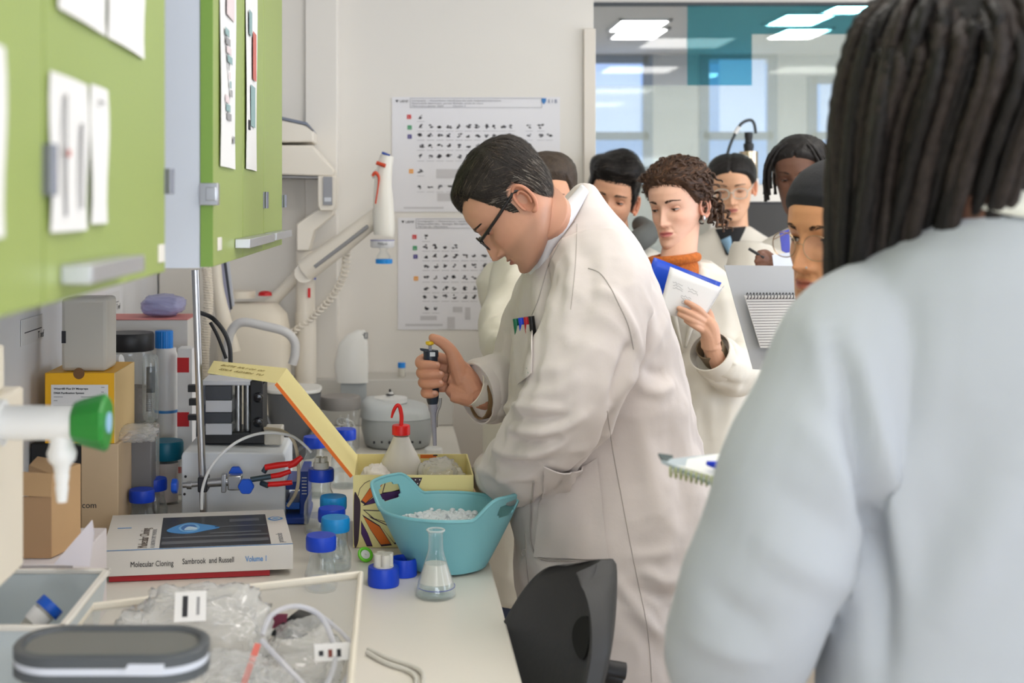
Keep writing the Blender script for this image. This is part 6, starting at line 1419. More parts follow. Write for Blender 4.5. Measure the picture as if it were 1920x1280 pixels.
# ---- pipette (held, a thing of its own)
t = thing('pipette', 'dark blue micropipette with yellow plunger gripped in his hand', 'pipette', hp(815, 838))
M_PIP = mat('pipette_navy', (32, 42, 58), 0.4); pc = lambda v: hp(806+(v-640)*0.048, v)
ax_ = (pc(840)-pc(640)).normalized()
def along(*vr): return [pc(v) for v, r in vr], [r for v, r in vr]
a_, r_ = along((657, .0150), (672, .0150), (700, .0145), (735, .0145), (752, .0125), (757, .0105)); obj('handle', MB().tube(a_, r_, 18), M_PIP, t)
obj('finger_hook', MB().prism([hp(787, 653), hp(822, 657), hp(822, 670), hp(808, 670), hp(799, 660), hp(788, 657)], (0, .012, 0)), M_PIP, t, bevel=0.002)
a_, r_ = along((756, .0105), (768, .0098), (775, .0070), (800, .0055), (835, .0042)); obj('shaft', MB().tube(a_, r_, 16), mat('pipette_grey', (150, 148, 160), 0.4), t)
obj('ejector', MB().tube(cr([hp(826, 746, -.006), hp(825, 760, -.008), hp(820, 775, -.008), hp(819, 800, -.004)], 6), .0030, 8), M_CHROME, t)
a_, r_ = along((643, .0035), (660, .0035)); obj('plunger_rod', MB().tube(a_, r_, 12), mat('pipette_grey', (150, 148, 160), 0.4), t)
a_, r_ = along((639.5, .0085), (641, .0095), (645, .0090), (647, .0050)); obj('plunger_button', MB().tube(a_, r_, 18), mat('plunger_yellow', (232, 190, 30), 0.4), t)
obj('window', MB().box(hp(806, 668, -.0165), hp(816, 660, -.0150)), M_SILV, t)
# ---- coat
cm = MB(); R = []
rows = [(350, 1086, 1106, .03), (362, 1076, 1114, .055), (378, 1064, 1124, .08), (398, 1050, 1140, .11), (420, 1030, 1160, .14), (450, 1010, 1180, .165), (490, 994, 1205, .180), (540, 982, 1226, .185), (600, 974, 1246, .187), (660, 968, 1262, .188), (720, 964, 1278, .190), (800, 960, 1296, .195), (870, 958, 1314, .205), (930, 958, 1330, .215), (980, 962, 1330, .222), (1040, 968, 1318, .225), (1100, 975, 1306, .225), (1180, 986, 1286, .225), (1280, 1000, 1262, .225), (1400, 1012, 1258, .228), (1520, 1018, 1258, .232)]
for v, ua, ub, hw in rows:
    xa = (ua-U0)*IY/FPX; xb = (ub-U0)*IY/FPX; z = ZC-(v-V0)*IY/FPX
    R.append(torso_ring(((xa+xb)/2, IY, z), hw, (xb-xa)/2, -90, 40, 2.35))
cm.loft(R)
NA = [P(1120, 490, 2.47), P(1124, 570, 2.39), P(1098, 670, 2.345), P(1058, 770, 2.345), P(1012, 840, 2.42), P(972, 878, 2.54), P(945, 892, 2.66), P(932, 898, 2.75)]
arm_tube(cm, NA, [.085, .088, .088, .083, .075, .064, .056, .052])
FA = [P(1060, 520, 2.76), P(1020, 620, 2.80), P(985, 705, 2.80), P(945, 722, 2.78), P(902, 735, 2.75)]
arm_tube(cm, FA, [.085, .085, .080, .068, .064])
cme = fuse(cm, .0060, 4)
b0_ = bvh_of(cme); S = lambda pts: on_surface(b0_, pts, 0, 4)
folds = []
for pts, amp, wd in [
  # sleeve compression folds near the elbow and forearm
  ([(930, 800), (985, 808), (1050, 800), (1100, 770)], .0085, .012), ([(905, 835), (960, 850), (1020, 838), (1075, 808)], .0080, .012), ([(935, 770), (990, 762), (1060, 768)], .0070, .011), ([(890, 868), (940, 892), (1000, 885)], .0060, .011),
  ([(955, 822), (1000, 826), (1060, 814)], -.0070, .010), ([(930, 858), (985, 868), (1040, 852)], -.0065, .010), ([(975, 740), (1040, 735), (1090, 700)], .0055, .014), ([(985, 700), (1060, 690), (1120, 650)], .0045, .016),
  ([(960, 785), (1010, 784), (1070, 776)], -.0060, .009),
  # armpit pulls
  ([(1115, 545), (1150, 560), (1180, 610), (1192, 660)], .0055, .012), ([(1180, 640), (1160, 700), (1140, 760)], -.012, .014), ([(1200, 690), (1225, 700), (1245, 698)], -.006, .012), ([(1190, 720), (1225, 735), (1260, 720)], .006, .014),
  ([(1150, 760), (1120, 830), (1060, 890), (1000, 940)], -.012, .014), ([(1165, 720), (1200, 680), (1225, 640), (1240, 600)], .007, .018), ([(1205, 560), (1215, 610), (1205, 660)], .005, .016),
  # shoulder drape
  ([(1060, 440), (1075, 500), (1070, 570), (1060, 640)], .0045, .016), ([(1100, 470), (1110, 520), (1105, 600)], -.004, .016), ([(1020, 560), (1015, 640), (1000, 700)], .005, .014),
  # skirt
  ([(1195, 770), (1215, 880), (1235, 980)], .004, .02), ([(1250, 800), (1275, 900), (1290, 1000)], -.005, .025), ([(1200, 1060), (1240, 1085), (1290, 1080)], .007, .014), ([(1190, 1100), (1235, 1115), (1285, 1110)], -.006, .012), ([(1150, 1080), (1190, 1135), (1235, 1190)], .007, .014), ([(1180, 1040), (1220, 1040), (1260, 1030)], .005, .014), ([(1250, 1150), (1270, 1130), (1300, 1080)], -.008, .014), ([(1080, 960), (1100, 990), (1090, 1030)], .004, .014)]:
    folds.append((S(pts), amp*1.55, wd*0.9))
wrinkle(cme, folds, noise=((7, .006), (15, .0045), (34, .0016)), seed=1.7, ridge=.022)
coat = link('lab_coat', cme, lect, False, 180, 0, M_COAT)
b1 = bvh_of(cme)
# collar: stand collar round the neck
def collar(parent, c0, c1, r0, r1, m, yaw, open_deg=40, flare=1.0, thick=.004, n=40, h=None):
    """band round the neck axis c0->c1 open at the front"""
    c0, c1 = Vector(c0), Vector(c1); up = (c1-c0).normalized(); y = math.radians(yaw); f = Vector((math.sin(y), -math.cos(y), 0)); f = (f-up*f.dot(up)).normalized(); s = up.cross(f)
    g = []
    for i in range(6):
        t_ = i/5; c = c0.lerp(c1, t_); r = r0+(r1-r0)*t_; row = []
        for k in range(n+1):
            a = math.radians(open_deg/2+(360-open_deg)*k/n); row.append(c+f*(math.cos(a)*r*1.12)+s*(math.sin(a)*r)+up*(0.012*math.sin(PI*t_)*0))
        g.append(row)
    return obj('collar', MB().sheet(g, thick), m, parent, smooth=60)
M_COLLAR = mat('collar_white', (226, 226, 230), 0.8)
# the tall collar runs from the nape (1090,352) down to the throat (985,505)
ca = []
lo = [(1104, 360), (1074, 415), (1035, 470), (1010, 520), (985, 560)]; hi = [(1092, 346), (1048, 392), (1012, 425), (1000, 462), (983, 500)]
inn = [(1084, 356, .05), (1050, 400, .07), (1018, 434, .07), (1004, 468, .10), (984, 503, .06)]
dep = [2.55, 2.50, 2.50, 2.53, 2.585]
rowl = cr([P(u, v, d-.015) for (u, v), d in zip(lo, dep)], 8); rowh = cr([P(u, v, d) for (u, v), d in zip(hi, dep)], 8)
rowi = cr([P(u, v, d+q) for (u, v, q), d in zip(inn, dep)], 8)
g = []
for k in range(len(rowl)):
    a, b, c = rowl[k], rowh[k], rowi[k]; g.append([a.lerp(b, t)+Vector((0, -.010*math.sin(PI*t), 0)) for t in (0, .25, .5, .75, 1)]+[b.lerp(c, .5)+Vector((0, 0, .004)), c])
obj('collar', MB().sheet(g, .003), M_COLLAR, lect, smooth=180)
seam = lambda pts, r=.0012, m=M_SEAM, off=.0004, n=8: obj('seam', MB().tube(on_surface(b1, pts, off, n), r, 6), m, lect)
seam([(1078, 415), (1050, 455), (1028, 500), (1010, 560), (998, 590)], .0011, M_SEAM2)
seam([(1082, 420), (1080, 480), (1076, 530), (1070, 580)], .0009)
seam([(1103, 503), (1125, 512), (1145, 540), (1160, 570), (1178, 610), (1188, 655)], .0011, M_SEAM2)
seam([(1138, 770), (1150, 850), (1165, 930), (1180, 1010), (1196, 1090), (1214, 1180), (1222, 1278)], .0009)
seam([(985, 1000), (990, 1080), (1002, 1180), (1010, 1270)], .0012)
# patch pockets
def pocket(b, corners, parent, m, nu=14, nv=12, off=.0035, sag=0.0):
    (a, bq, c, d) = corners; g = []
    for i in range(nv+1):
        row = []
        for j in range(nu+1):
            s, t_ = j/nu, i/nv
            u = (1-s)*(1-t_)*a[0]+s*(1-t_)*bq[0]+s*t_*c[0]+(1-s)*t_*d[0]; v = (1-s)*(1-t_)*a[1]+s*(1-t_)*bq[1]+s*t_*c[1]+(1-s)*t_*d[1]
            h = cast(b, u, v+sag*math.sin(PI*s)*(1-t_))
            if h is None: h = (P(u, v, IY), Vector((0, -1, 0)))
            nn = h[1] if h[1].y < 0 else -h[1]; e = off+(.004*math.sin(PI*s)*(1-t_))
            row.append(h[0]+nn*e)
        g.append(row)
    return obj('pocket', MB().sheet(g, .0025), m, parent, smooth=60)
pocket(b1, [(1022, 872), (1120, 858), (1140, 1046), (1004, 1044)], lect, M_COAT, sag=14)
seam([(1000, 900), (997, 960), (998, 1020), (1018, 1048), (1080, 1050), (1138, 1052)], .0016, M_SEAM2, .003)
bp_ = pocket(b1, [(962, 615), (1002, 607), (1000, 700), (975, 720)], lect, M_COAT, 8, 8)
for k, (u, c) in enumerate(((966, (18, 110, 76)), (976, (28, 70, 214)), (986, (176, 20, 40)), (995, (26, 24, 28)))):
    h = cast(b1, u+5, 612); q = h[0] if h else P(u, 610, 2.5); q = Vector((P(u, 0, q.y).x, q.y-.010, 0))
    o = obj('marker_pen', MB().cyl((q.x+.006, q.y, P(0, 640, q.y).z), (q.x, q.y, P(0, 597-1.5*k, q.y).z), .0062, seg=14), mat('marker_%d' % k, c, 0.35)); tag(o, ['green', 'blue', 'red', 'black'][k]+' marker clipped in the lecturer\'s breast pocket', 'marker')
for k in range(3):
    seam([(980+6*k, 690), (983+6*k, 700)], .0010, mat('marker_0', (18, 110, 76), 0.35), .005, 2)
for (u, v) in ((997, 497), (983, 1035)):
    h = cast(b1, u, v)
    if h: obj('snap_button', MB().tube([h[0]+Vector((.006*math.cos(a), -.004, .006*math.sin(a))) for a in [2*PI*k/18 for k in range(18)]], .0012, 6, closed=True), M_SEAM2, lect)
# cuff of the far sleeve, shirt cuff inside
def cuff(parent, c0, c1, r0, r1, m, name='cuff', thick=.003, ell=1.0):
    c0, c1 = Vector(c0), Vector(c1); d = (c1-c0).normalized(); s = d.orthogonal().normalized(); q = d.cross(s); g = []
    for i in range(5):
        t_ = i/4; c = c0.lerp(c1, t_); r = r0+(r1-r0)*t_; g.append([c+s*(r*math.cos(2*PI*k/32))+q*(r*math.sin(2*PI*k/32)) for k in range(33)])
    return obj(name, MB().sheet(g, thick), m, parent, smooth=60)
cuff(lect, P(935, 728, 2.765), P(893, 738, 2.735), .064, .066, M_COAT)
cuff(lect, P(905, 735, 2.75), P(884, 726, 2.735), .036, .041, mat('shirt_cuff', (226, 218, 206), 0.8), 'shirt_cuff')
cuff(lect, P(925, 742, 2.76), P(897, 744, 2.745), .046, .048, mat('brown_sleeve', (128, 100, 68), 0.85), 'jumper_sleeve')
# trousers and shoes under the coat
lg_ = MB()
for dy in (-.10, .10): lg_.tube(cr([(0.47, IY+dy, 0.62), (0.475, IY+dy, 0.35), (0.48, IY+dy, 0.07)], 5), crs([.095, .075, .065], 5), 18)
obj('trousers', lg_, mat('dark_trousers', (52, 52, 60), 0.8), lect)
for dy in (-.10, .10): obj('shoe', MB().loft([torso_ring((0.43, IY+dy, z), .05*s, .14*s, -90, 24, 2.4) for z, s in ((0.001, .95), (.02, 1), (.05, .9), (.085, .5))]), M_BLACK, lect)
# ================================================================== the students
def std_coat(mb, x, y, zs, yaw, hw=.195, dp=.115, hem=0.55):
    R = []
    for dz, a, b in ((.055, .062, .058), (.03, .10, .075), (.0, .155, .092), (-.04, .185, .105), (-.10, hw, dp), (-.25, hw*.97, dp), (-.42, hw*.97, dp*1.02), (-.60, hw*1.05, dp*1.12), (-.80, hw*1.1, dp*1.18)):
        R.append(torso_ring((x, y, zs+dz), a, b, yaw, 36, 2.3))
    R.append(torso_ring((x, y, min(hem, zs-.82)), hw*1.12, dp*1.2, yaw, 36, 2.3)); mb.loft(R); return mb
def legs(parent, x, y, yaw, m):
    a = math.radians(yaw); s = Vector((math.cos(a), math.sin(a), 0)); mb = MB()
    for k in (-1, 1):
        c = Vector((x, y, 0))+s*(.09*k); mb.tube([c+Vector((0, 0, .62)), c+Vector((0, 0, .35)), c+Vector((0, 0, .06))], [.085, .066, .058], 16)
        obj('shoe', MB().loft([torso_ring(c+Vector((math.sin(a)*.04, -math.cos(a)*.04, z)), .045*q, .125*q, yaw, 20, 2.4) for z, q in ((.001, .95), (.02, 1), (.05, .9), (.08, .5))]), M_BLACK, parent)
    obj('trousers', mb, m, parent)
M_JEAN = mat('denim', (62, 70, 92), 0.85)

# ---- curly-haired student with the notebook
GY = 3.45
cg = thing('person', 'curly-haired student in lab coat and orange turtleneck reading her notes', 'person', (0.83, 3.52, 0))
acc = Acc(); SK2 = (222, 176, 152)
MG = anchor((0, -.083, 0), P(1243, 394, GY), -40, 9, -4, .93)
hg = Head(MG, SK2, dict(nose=.92, nosew=.92, lips=1.25, jaw=.92, wide=.98, cheek=1.2, brow=.7), acc, lipc=(186, 104, 100), blush=.14)
hg.build_eyes(cg, gaze=(-10, -22), lid=5, lower=20, iris=(70, 48, 32))
M_HAIRC = hairmat('hair_curly_brown', (70, 50, 38), 0.45)
hg.brows(cg, hairmat('brow_brown', (64, 46, 36)), th=.0040, arch=.005, n=180)
def hlg(X, Y, Z):
    z0 = np.interp(Y, [-.10, -.075, -.055, -.035, -.010, .012, .03, .05, .10], [.070, .070, .060, .030, .002, -.002, -.020, -.060, -.085]); return Z-z0
V, F = hg.shell(hlg, lambda x, y, z: .012+.012*sm(.02, .1, z)+.010*sm(0, .08, y), noise=.006, nscale=38)
hair_obj(V, F, hg, M_HAIRC, cg)
bvs = BVHTree.FromPolygons([tuple(p) for p in xf(MG, V)], [tuple(int(i) for i in f) for f in F]); selw = xf(MG, V[hg.sm > .004]); R3g = MG.to_3x3()
def dirg(p):
    l = MG.inverted() @ Vector(p); return (R3g @ Vector((l.x*6*(1 if l.z > .05 else .3), .8, -.5 if l.z < .08 else .2))).normalized()
tag(obj('hair_strands', strands(bvs, selw, dirg, 1500, .035, .0011, .003, 6, curl=.0025), M_HAIRC, cg, smooth=180, recalc=False), kind='stuff')
tag(obj('hair_highlights', strands(bvs, selw, dirg, 450, .035, .0009, .0045, 6, curl=.0030), hairmat('hair_warm_brown', (116, 82, 60), 0.4), cg, smooth=180, recalc=False), kind='stuff')
def helix(mb, pts, R, r, turns, seg=6, n=None):
    q = cr(pts, 14); out = []; nrm = Vector((1, 0, 0))
    for i, p in enumerate(q):
        t_ = (q[min(i+1, len(q)-1)]-q[max(i-1, 0)]).normalized(); nrm = (nrm-t_*nrm.dot(t_)).normalized(); b = t_.cross(nrm); a = 2*PI*turns*i/len(q)
        e = math.sin(PI*min(1, (i+2)/len(q)*1.0))**0.3 if i else 0.3
        out.append(p+(nrm*math.cos(a)+b*math.sin(a))*R*e)
    mb.tube(out, [r*(1-.6*(i/len(out))**3) for i in range(len(out))], seg)
rr = random.Random(12); CV = hg.sv[(hg.sm > .004)]
for k in range(110):
    mb = MB()
    if k < 20:   # ringlets behind the ear and at the nape
        x = rr.uniform(.050, .088); y = rr.uniform(.022, .085); z = rr.uniform(-.03, .04); L = rr.uniform(.05, .10); p0 = Vector((x, y, z)); out = Vector((.4, .4, -.9))
    else:        # curls lying all over the crown
        p0 = Vector(CV[rr.randrange(len(CV))]); L = rr.uniform(.03, .06); nn = (p0-Vector((0, .01, .01))).normalized()
        out = Vector((p0.x*5+rr.uniform(-.5, .5), .7+rr.uniform(-.5, .5), -.5 if p0.z < .08 else -.05)); out = out-nn*out.dot(nn); p0 = p0+nn*.002; out = out.normalized()-nn*.10
    out.normalize(); p1 = p0+out*L*.5+Vector((rr.uniform(-.008, .008), rr.uniform(-.008, .008), 0)); p2 = p0+out*L+Vector((rr.uniform(-.010, .010), rr.uniform(-.01, .01), 0))
    helix(mb, [MG @ p0, MG @ p1, MG @ p2], (rr.uniform(.006, .0095) if k < 20 else rr.uniform(.0030, .0055)), (.0042 if k < 20 else .0036), L/.024)
    obj('ringlet', mb, M_HAIRC, cg, smooth=180)
e0 = MG @ Vector((.0775, .010, -.043)); obj('earring', MB().lathe([(.0001, -.012), (.0035, -.008), (.0045, 0), (.003, .006), (.0001, .008)], e0, 12), M_CHROME, cg)
bz = Vector(P(1300, 500, 3.55)); nb = P(1270, 505, 3.46); neck(acc, MG @ Vector((0, .022, -.055)), nb, .047, .050, SK2)
acc.mb(MB().tube(cr([nb, P(1360, 575, 3.53), P(1394, 675, 3.43), P(1345, 672, 3.27)], 6), .026, 12), SK2)
# hand holding the notebook
NYh = 3.20
def gp(u, v, dy=0.0): return P(u, v, NYh+dy)
gf = [([gp(1326, 598, .012), gp(1312, 582, -.010), gp(1298, 572, -.016), gp(1287, 566, -.012)], [.0100, .0092, .0080, .0066]),
      ([gp(1324, 606, .010), gp(1306, 594, -.014), gp(1288, 584, -.018), gp(1273, 578, -.013)], [.0102, .0094, .0082, .0068]),
      ([gp(1322, 614, .010), gp(1304, 604, -.014), gp(1288, 596, -.018), gp(1274, 589, -.013)], [.0098, .0090, .0080, .0066]),
      ([gp(1322, 622, .010), gp(1308, 614, -.012), gp(1297, 608, -.015), gp(1286, 601, -.012)], [.0088, .0080, .0072, .0060]),
      ([gp(1334, 616, .02), gp(1330, 590, .026), gp(1318, 572, .022)], [.013, .011, .008])]
gpalm = [([gp(1322, 600, .008), gp(1332, 612, .010), gp(1334, 640, .020)], [.014, .020, .024]), ([gp(1318, 614, .006), gp(1328, 626, .010), gp(1332, 650, .022)], [.014, .019, .024]), ([gp(1330, 632, .018), gp(1338, 660, .03), gp(1352, 690, .05)], [.024, .023, .022])]
add_mesh(acc, hand_mesh(gpalm, gf, .0022, 2), (206, 158, 130), .06)
finish_body(acc, cg)
cm = std_coat(MB(), .805, 3.53, 1.395, -30, .175, .11)
arm_tube(cm, [P(1372, 530, 3.50), P(1392, 610, 3.48), P(1396, 680, 3.42), P(1372, 694, 3.34), P(1342, 670, 3.27)], [.070, .070, .066, .058, .054])
arm_tube(cm, [P(1235, 520, 3.62), P(1215, 620, 3.58), P(1220, 700, 3.45)], [.065, .064, .055])
ce = fuse(cm, .0075, 4); bb = bvh_of(ce); S = lambda p: on_surface(bb, p, 0, 4)
wrinkle(ce, [(S(p), a_, w_) for p, a_, w_ in [([(1320, 690), (1355, 715), (1400, 720)], -.010, .014), ([(1300, 720), (1330, 760), (1340, 830)], .006, .02), ([(1350, 620), (1380, 640), (1405, 640)], .006, .012), ([(1345, 650), (1375, 668), (1400, 668)], -.006, .012), ([(1310, 510), (1320, 560), (1318, 600)], -.007, .012), ([(1345, 530), (1360, 580), (1362, 620)], .006, .016), ([(1290, 700), (1285, 780), (1295, 840)], -.007, .016)]], noise=((8, .006), (20, .0025)), seed=4.2, ridge=.018)
link('lab_coat', ce, cg, False, 180, 0, M_COATC); bb = bvh_of(ce)
cuff(cg, P(1352, 682, 3.29), P(1330, 658, 3.245), .052, .056, M_COATC); cuff(cg, P(1348, 678, 3.28), P(1330, 650, 3.24), .034, .036, mat('khaki_sleeve', (120, 104, 82), 0.9), 'jumper_sleeve')
M_ORK = mat('orange_knit', (190, 104, 44), 0.95, bump=(170, 0.9), var=(120, 0.25))
g = []; tc0, tc1 = P(1262, 474, 3.455), P(1268, 512, 3.465)
tt = MB().tube(cr([tc0+(tc0-tc1)*-.15, tc0.lerp(tc1, .5), tc1+Vector((0, 0, -.03))], 6), crs([.056, .060, .072], 6), 30, cap=False); obj('turtleneck', tt, M_ORK, cg, smooth=180)
ro = MB().tube([tc0.lerp(tc1, .3)+Vector((.060*math.cos(2*PI*k/30), .060*math.sin(2*PI*k/30), .006*math.cos(2*PI*k/30))) for k in range(30)], .013, 10, closed=True); obj('turtleneck_roll', ro, M_ORK, cg, smooth=180)
def ribbon(b, A, B, m, parent, name='lapel', off=.004, n=6):
    a, c = on_surface(b, A, off, n), on_surface(b, B, off*1.6, n); k = min(len(a), len(c))
    if k > 2: obj(name, MB().sheet([[a[i], (a[i]+c[i])/2+Vector((0, -.004, 0)), c[i]] for i in range(k)], .003), m, parent, smooth=180)
ribbon(bb, [(1303, 497), (1300, 540), (1292, 600), (1284, 650)], [(1330, 512), (1330, 545), (1306, 600), (1285, 652)], M_COATC, cg)
ribbon(bb, [(1262, 520), (1266, 560), (1276, 620), (1282, 660)], [(1245, 525), (1250, 570), (1268, 620), (1281, 662)], M_COATC, cg)
legs(cg, .825, 3.53, -30, M_JEAN)
# notebook
t = thing('notebook', 'folded notebook with blue cover and white page in her hand', 'notebook', gp(1300, 560))
def page(corner, nx=12, ny=6, bow=0.0, dy=0.0):
    a, b, c, d = corner; g = []
    for i in range(ny+1):
        row = []
        for j in range(nx+1):
            s, q = j/nx, i/ny; u = (1-s)*(1-q)*a[0]+s*(1-q)*b[0]+s*q*c[0]+(1-s)*q*d[0]; v = (1-s)*(1-q)*a[1]+s*(1-q)*b[1]+s*q*c[1]+(1-s)*q*d[1]; y = a[2]*(1-s)+b[2]*s
            row.append(P(u, v, NYh+y+bow*math.sin(PI*s)))
        g.append(row)
    return g
pg_ = page([(1257, 500, -.004), (1355, 540, .010), (1318, 600, .010), (1234, 588, -.004)], bow=-.004)
obj('white_page', MB().sheet(pg_, -.003), M_PAPER, t, smooth=180)
bl_ = page([(1226, 482, .045), (1353, 530, .018), (1318, 592, .018), (1196, 570, .045)], bow=.028)
obj('blue_cover', MB().sheet(bl_, .002), mat('folder_blue', (24, 72, 190), 0.35), t, smooth=180)
fold = [[P(1355-37*i/5, 538+60*i/5, NYh+.014+.006*math.cos(a))+Vector((.005*math.sin(a), 0, .004*math.sin(a))) for a in [PI*k/8 for k in range(9)]] for i in range(6)]
obj('fold_sleeve', MB().sheet(fold, .0008), M_FILM, t, smooth=180)
hs = MB(); rr = random.Random(3)
for (u0, v0, n_) in ((1262, 528, 3), (1277, 552, 4), (1290, 540, 2)):
    for i in range(n_):
        pts = [P(u0+k*2.6+rr.uniform(-1, 1), v0+i*5+k*1.2+rr.uniform(-2, 2), NYh-.012) for k in range(8)]; hs.tube(cr(pts, 3), .0005, 4)
tag(obj('handwriting', hs, M_GREYINK, t), kind='stuff')

# ---- dark-haired young man behind the lecturer
ym = thing('person', 'young man with thick black hair looking over the lecturer\'s shoulder', 'person', (0.69, 4.08, 0))
acc = Acc(); SK3 = (214, 160, 128)
MY = anchor((0, -.083, 0), P(1142, 378, 4.0), -15, 8, 12, 1.0)
hy = Head(MY, SK3, dict(nose=1.0, jaw=1.03, brow=1.3), acc, stubble=((90, 66, 54), .28), lipc=(176, 108, 98))
hy.build_eyes(ym, gaze=(-12, -18), lid=4, lower=18, iris=(44, 28, 20))
M_HAIRB = hairmat('hair_black', (26, 22, 21), 0.42)
hy.brows(ym, M_HAIRB, th=.0042, arch=.003, n=120)
def hly(X, Y, Z):
    z0 = np.interp(Y, [-.10, -.075, -.055, -.045, -.034, -.012, .004, .012, .03, .05, .10], [.060, .060, .054, .030, .010, -.028, -.024, .020, .02, -.050, -.064]); return Z-z0
V, F = hy.shell(hly, lambda x, y, z: .006+.030*sm(.045, .095, z)*(1+.25*np.sin(x*60+y*30)), noise=.006, nscale=34)
hair_obj(V, F, hy, M_HAIRB, ym); bvs = BVHTree.FromPolygons([tuple(p) for p in xf(MY, V)], [tuple(int(i) for i in f) for f in F]); selw = xf(MY, V[hy.sm > .003]); R3y = MY.to_3x3()
def diry(p):
    l = MY.inverted() @ Vector(p); return (R3y @ (Vector((.8, .15, .1)) if l.z > .075 else (Vector((l.x*4, -.5, -.3)) if l.y < -.02 else Vector((0, .35, -1))))).normalized()
tag(obj('hair_strands', strands(bvs, selw, diry, 1600, .035, .0011, .004, 5), M_HAIRB, ym, smooth=180, recalc=False), kind='stuff')
tag(obj('hair_sheen', strands(bvs, selw, diry, 260, .032, .0009, .005, 5), hairmat('hair_dark_sheen', (66, 58, 54), 0.35), ym, smooth=180, recalc=False), kind='stuff')
neck(acc, MY @ Vector((0, .022, -.055)), Vector((.70, 4.09, 1.44)), .056, .062, SK3); finish_body(acc, ym)
cm = std_coat(MB(), .70, 4.09, 1.45, -15, .195, .115); arm_tube(cm, [(.87, 4.07, 1.40), (.90, 4.04, 1.2), (.88, 4.0, 1.0), (.86, 3.98, .85)], [.07, .068, .06, .05]); arm_tube(cm, [(.53, 4.12, 1.40), (.50, 4.10, 1.2), (.50, 4.06, 1.0), (.50, 4.02, .85)], [.07, .068, .06, .05])
link('lab_coat', wrinkle(fuse(cm, .010, 4), [], seed=7.7), ym, False, 180, 0, M_COATC)
obj('hood', MB().tube(cr([P(1168, 470, 4.02), P(1196, 452, 3.98), P(1216, 436, 4.06), P(1200, 420, 4.16)], 6), crs([.03, .036, .034, .028], 6), 14), mat('grey_hood', (98, 100, 98), 0.9), ym, smooth=180); legs(ym, .70, 4.09, -15, M_JEAN)

# ---- student with clear glasses at the back
bg_ = thing('person', 'student with centre-parted dark hair and clear glasses by the glass wall', 'person', (1.22, 4.68, 0))
acc = Acc(); SK4 = (222, 172, 138)
MB_ = anchor((0, -.083, 0), P(1371, 359, 4.6), -17, 14, -2, .98)
hb = Head(MB_, SK4, dict(nose=1.05, lips=1.2, jaw=1.05, wide=1.03), acc, lipc=(186, 112, 100))
hb.build_eyes(bg_, gaze=(0, -35), lid=-12, lower=22); hb.brows(bg_, M_HAIRB, th=.0036, arch=.0045, n=110)
def hlb(X, Y, Z):
    z0 = np.interp(Y, [-.10, -.080, -.06, -.04, -.02, .0, .015, .03, .05, .10], [.068, .066, .050, .026, .006, -.002, .004, -.01, -.05, -.07]); return Z-z0-.010*np.exp(-(X/.004)**2)*(Y < .05)
V, F = hb.shell(hlb, lambda x, y, z: .007+.008*sm(.02, .08, np.abs(x))-.004*np.exp(-(x/.006)**2), noise=.0015, nscale=60); hair_obj(V, F, hb, M_HAIRB, bg_)
obj('hair_bun', MB().sphere(MB_ @ Vector((0, .115, .02)), .035, 18, 12), M_HAIRB, bg_)
glasses(hb, bg_, .0250, .0190, mat('clear_frame', (196, 200, 190), 0.3), .0016, z=-.006)
neck(acc, MB_ @ Vector((0, .022, -.055)), Vector((1.24, 4.70, 1.47)), .050, .060, SK4); finish_body(acc, bg_)
cm = std_coat(MB(), 1.24, 4.70, 1.475, -15, .20, .12)
arm_tube(cm, [(1.41, 4.70, 1.42), (1.45, 4.66, 1.2), (1.42, 4.58, 1.05)], [.07, .07, .06]); arm_tube(cm, [(1.07, 4.70, 1.42), (1.03, 4.68, 1.2), (1.05, 4.6, 1.05)], [.07, .07, .06])
ce = wrinkle(fuse(cm, .010, 4), [], seed=2.2); link('lab_coat', ce, bg_, False, 180, 0, M_COATC); bb = bvh_of(ce)
ribbon(bb, [(1342, 432), (1350, 448), (1362, 478)], [(1398, 428), (1390, 446), (1372, 480)], mat('black_top', (34, 34, 36), 0.9), bg_, 'dark_top')
ribbon(bb, [(1352, 452), (1358, 462), (1366, 476)], [(1370, 446), (1372, 458), (1370, 476)], mat('badge_blue', (130, 165, 190), 0.6), bg_, 'blue_badge', .008)
legs(bg_, 1.24, 4.70, -15, M_JEAN)

# ---- braided student further right
br = thing('person', 'student with dark braids behind the headband student, writing with a pen', 'person', (1.28, 3.98, 0))
acc = Acc(); SK5 = (112, 78, 62)
MR = anchor((0, -.083, 0), P(1490, 338, 3.9), -28, 12, 0, 1.0)
hr = Head(MR, SK5, dict(nose=1.0, nosew=1.3, lips=1.4, wide=1.02), acc, lipc=(120, 70, 66)); hr.build_eyes(br, gaze=(0, -25), lid=0, lower=18); hr.brows(br, M_HAIRB)
V, F = hr.shell(hlb, lambda x, y, z: .010+0*x, noise=.003, nscale=70); hair_obj(V, F, hr, M_HAIRB, br); rr = random.Random(21)
for k in range(16):
    s = -1 if k < 8 else 1; x = s*(.045+.03*rr.random()); y = -.06+.11*rr.random(); p = [Vector((x*.5, y+.02, .108)), Vector((x*1.0, y, .085)), Vector((x*1.25+s*.012, y-.010, .03)), Vector((x*1.3+s*.014, y-.004, -.03-.05*rr.random()))]
    obj('braid', MB().tube([MR @ q for q in cr(p, 6)], [.0048+.0010*math.sin(2.2*i) for i in range(19)], 8), M_HAIRB, br, smooth=180)
neck(acc, MR @ Vector((0, .022, -.055)), Vector((1.29, 3.98, 1.47)), .052, .06, SK5)
acc.mb(MB().tube(cr([(1.29, 3.98, 1.47), P(1420, 480, 3.98), P(1402, 560, 3.92), P(1415, 615, 3.80), P(1450, 560, 3.66), P(1468, 528, 3.57)], 6), .025, 12), SK5)
def bp5(u, v, dy=0): return P(u, v, 3.55+dy)
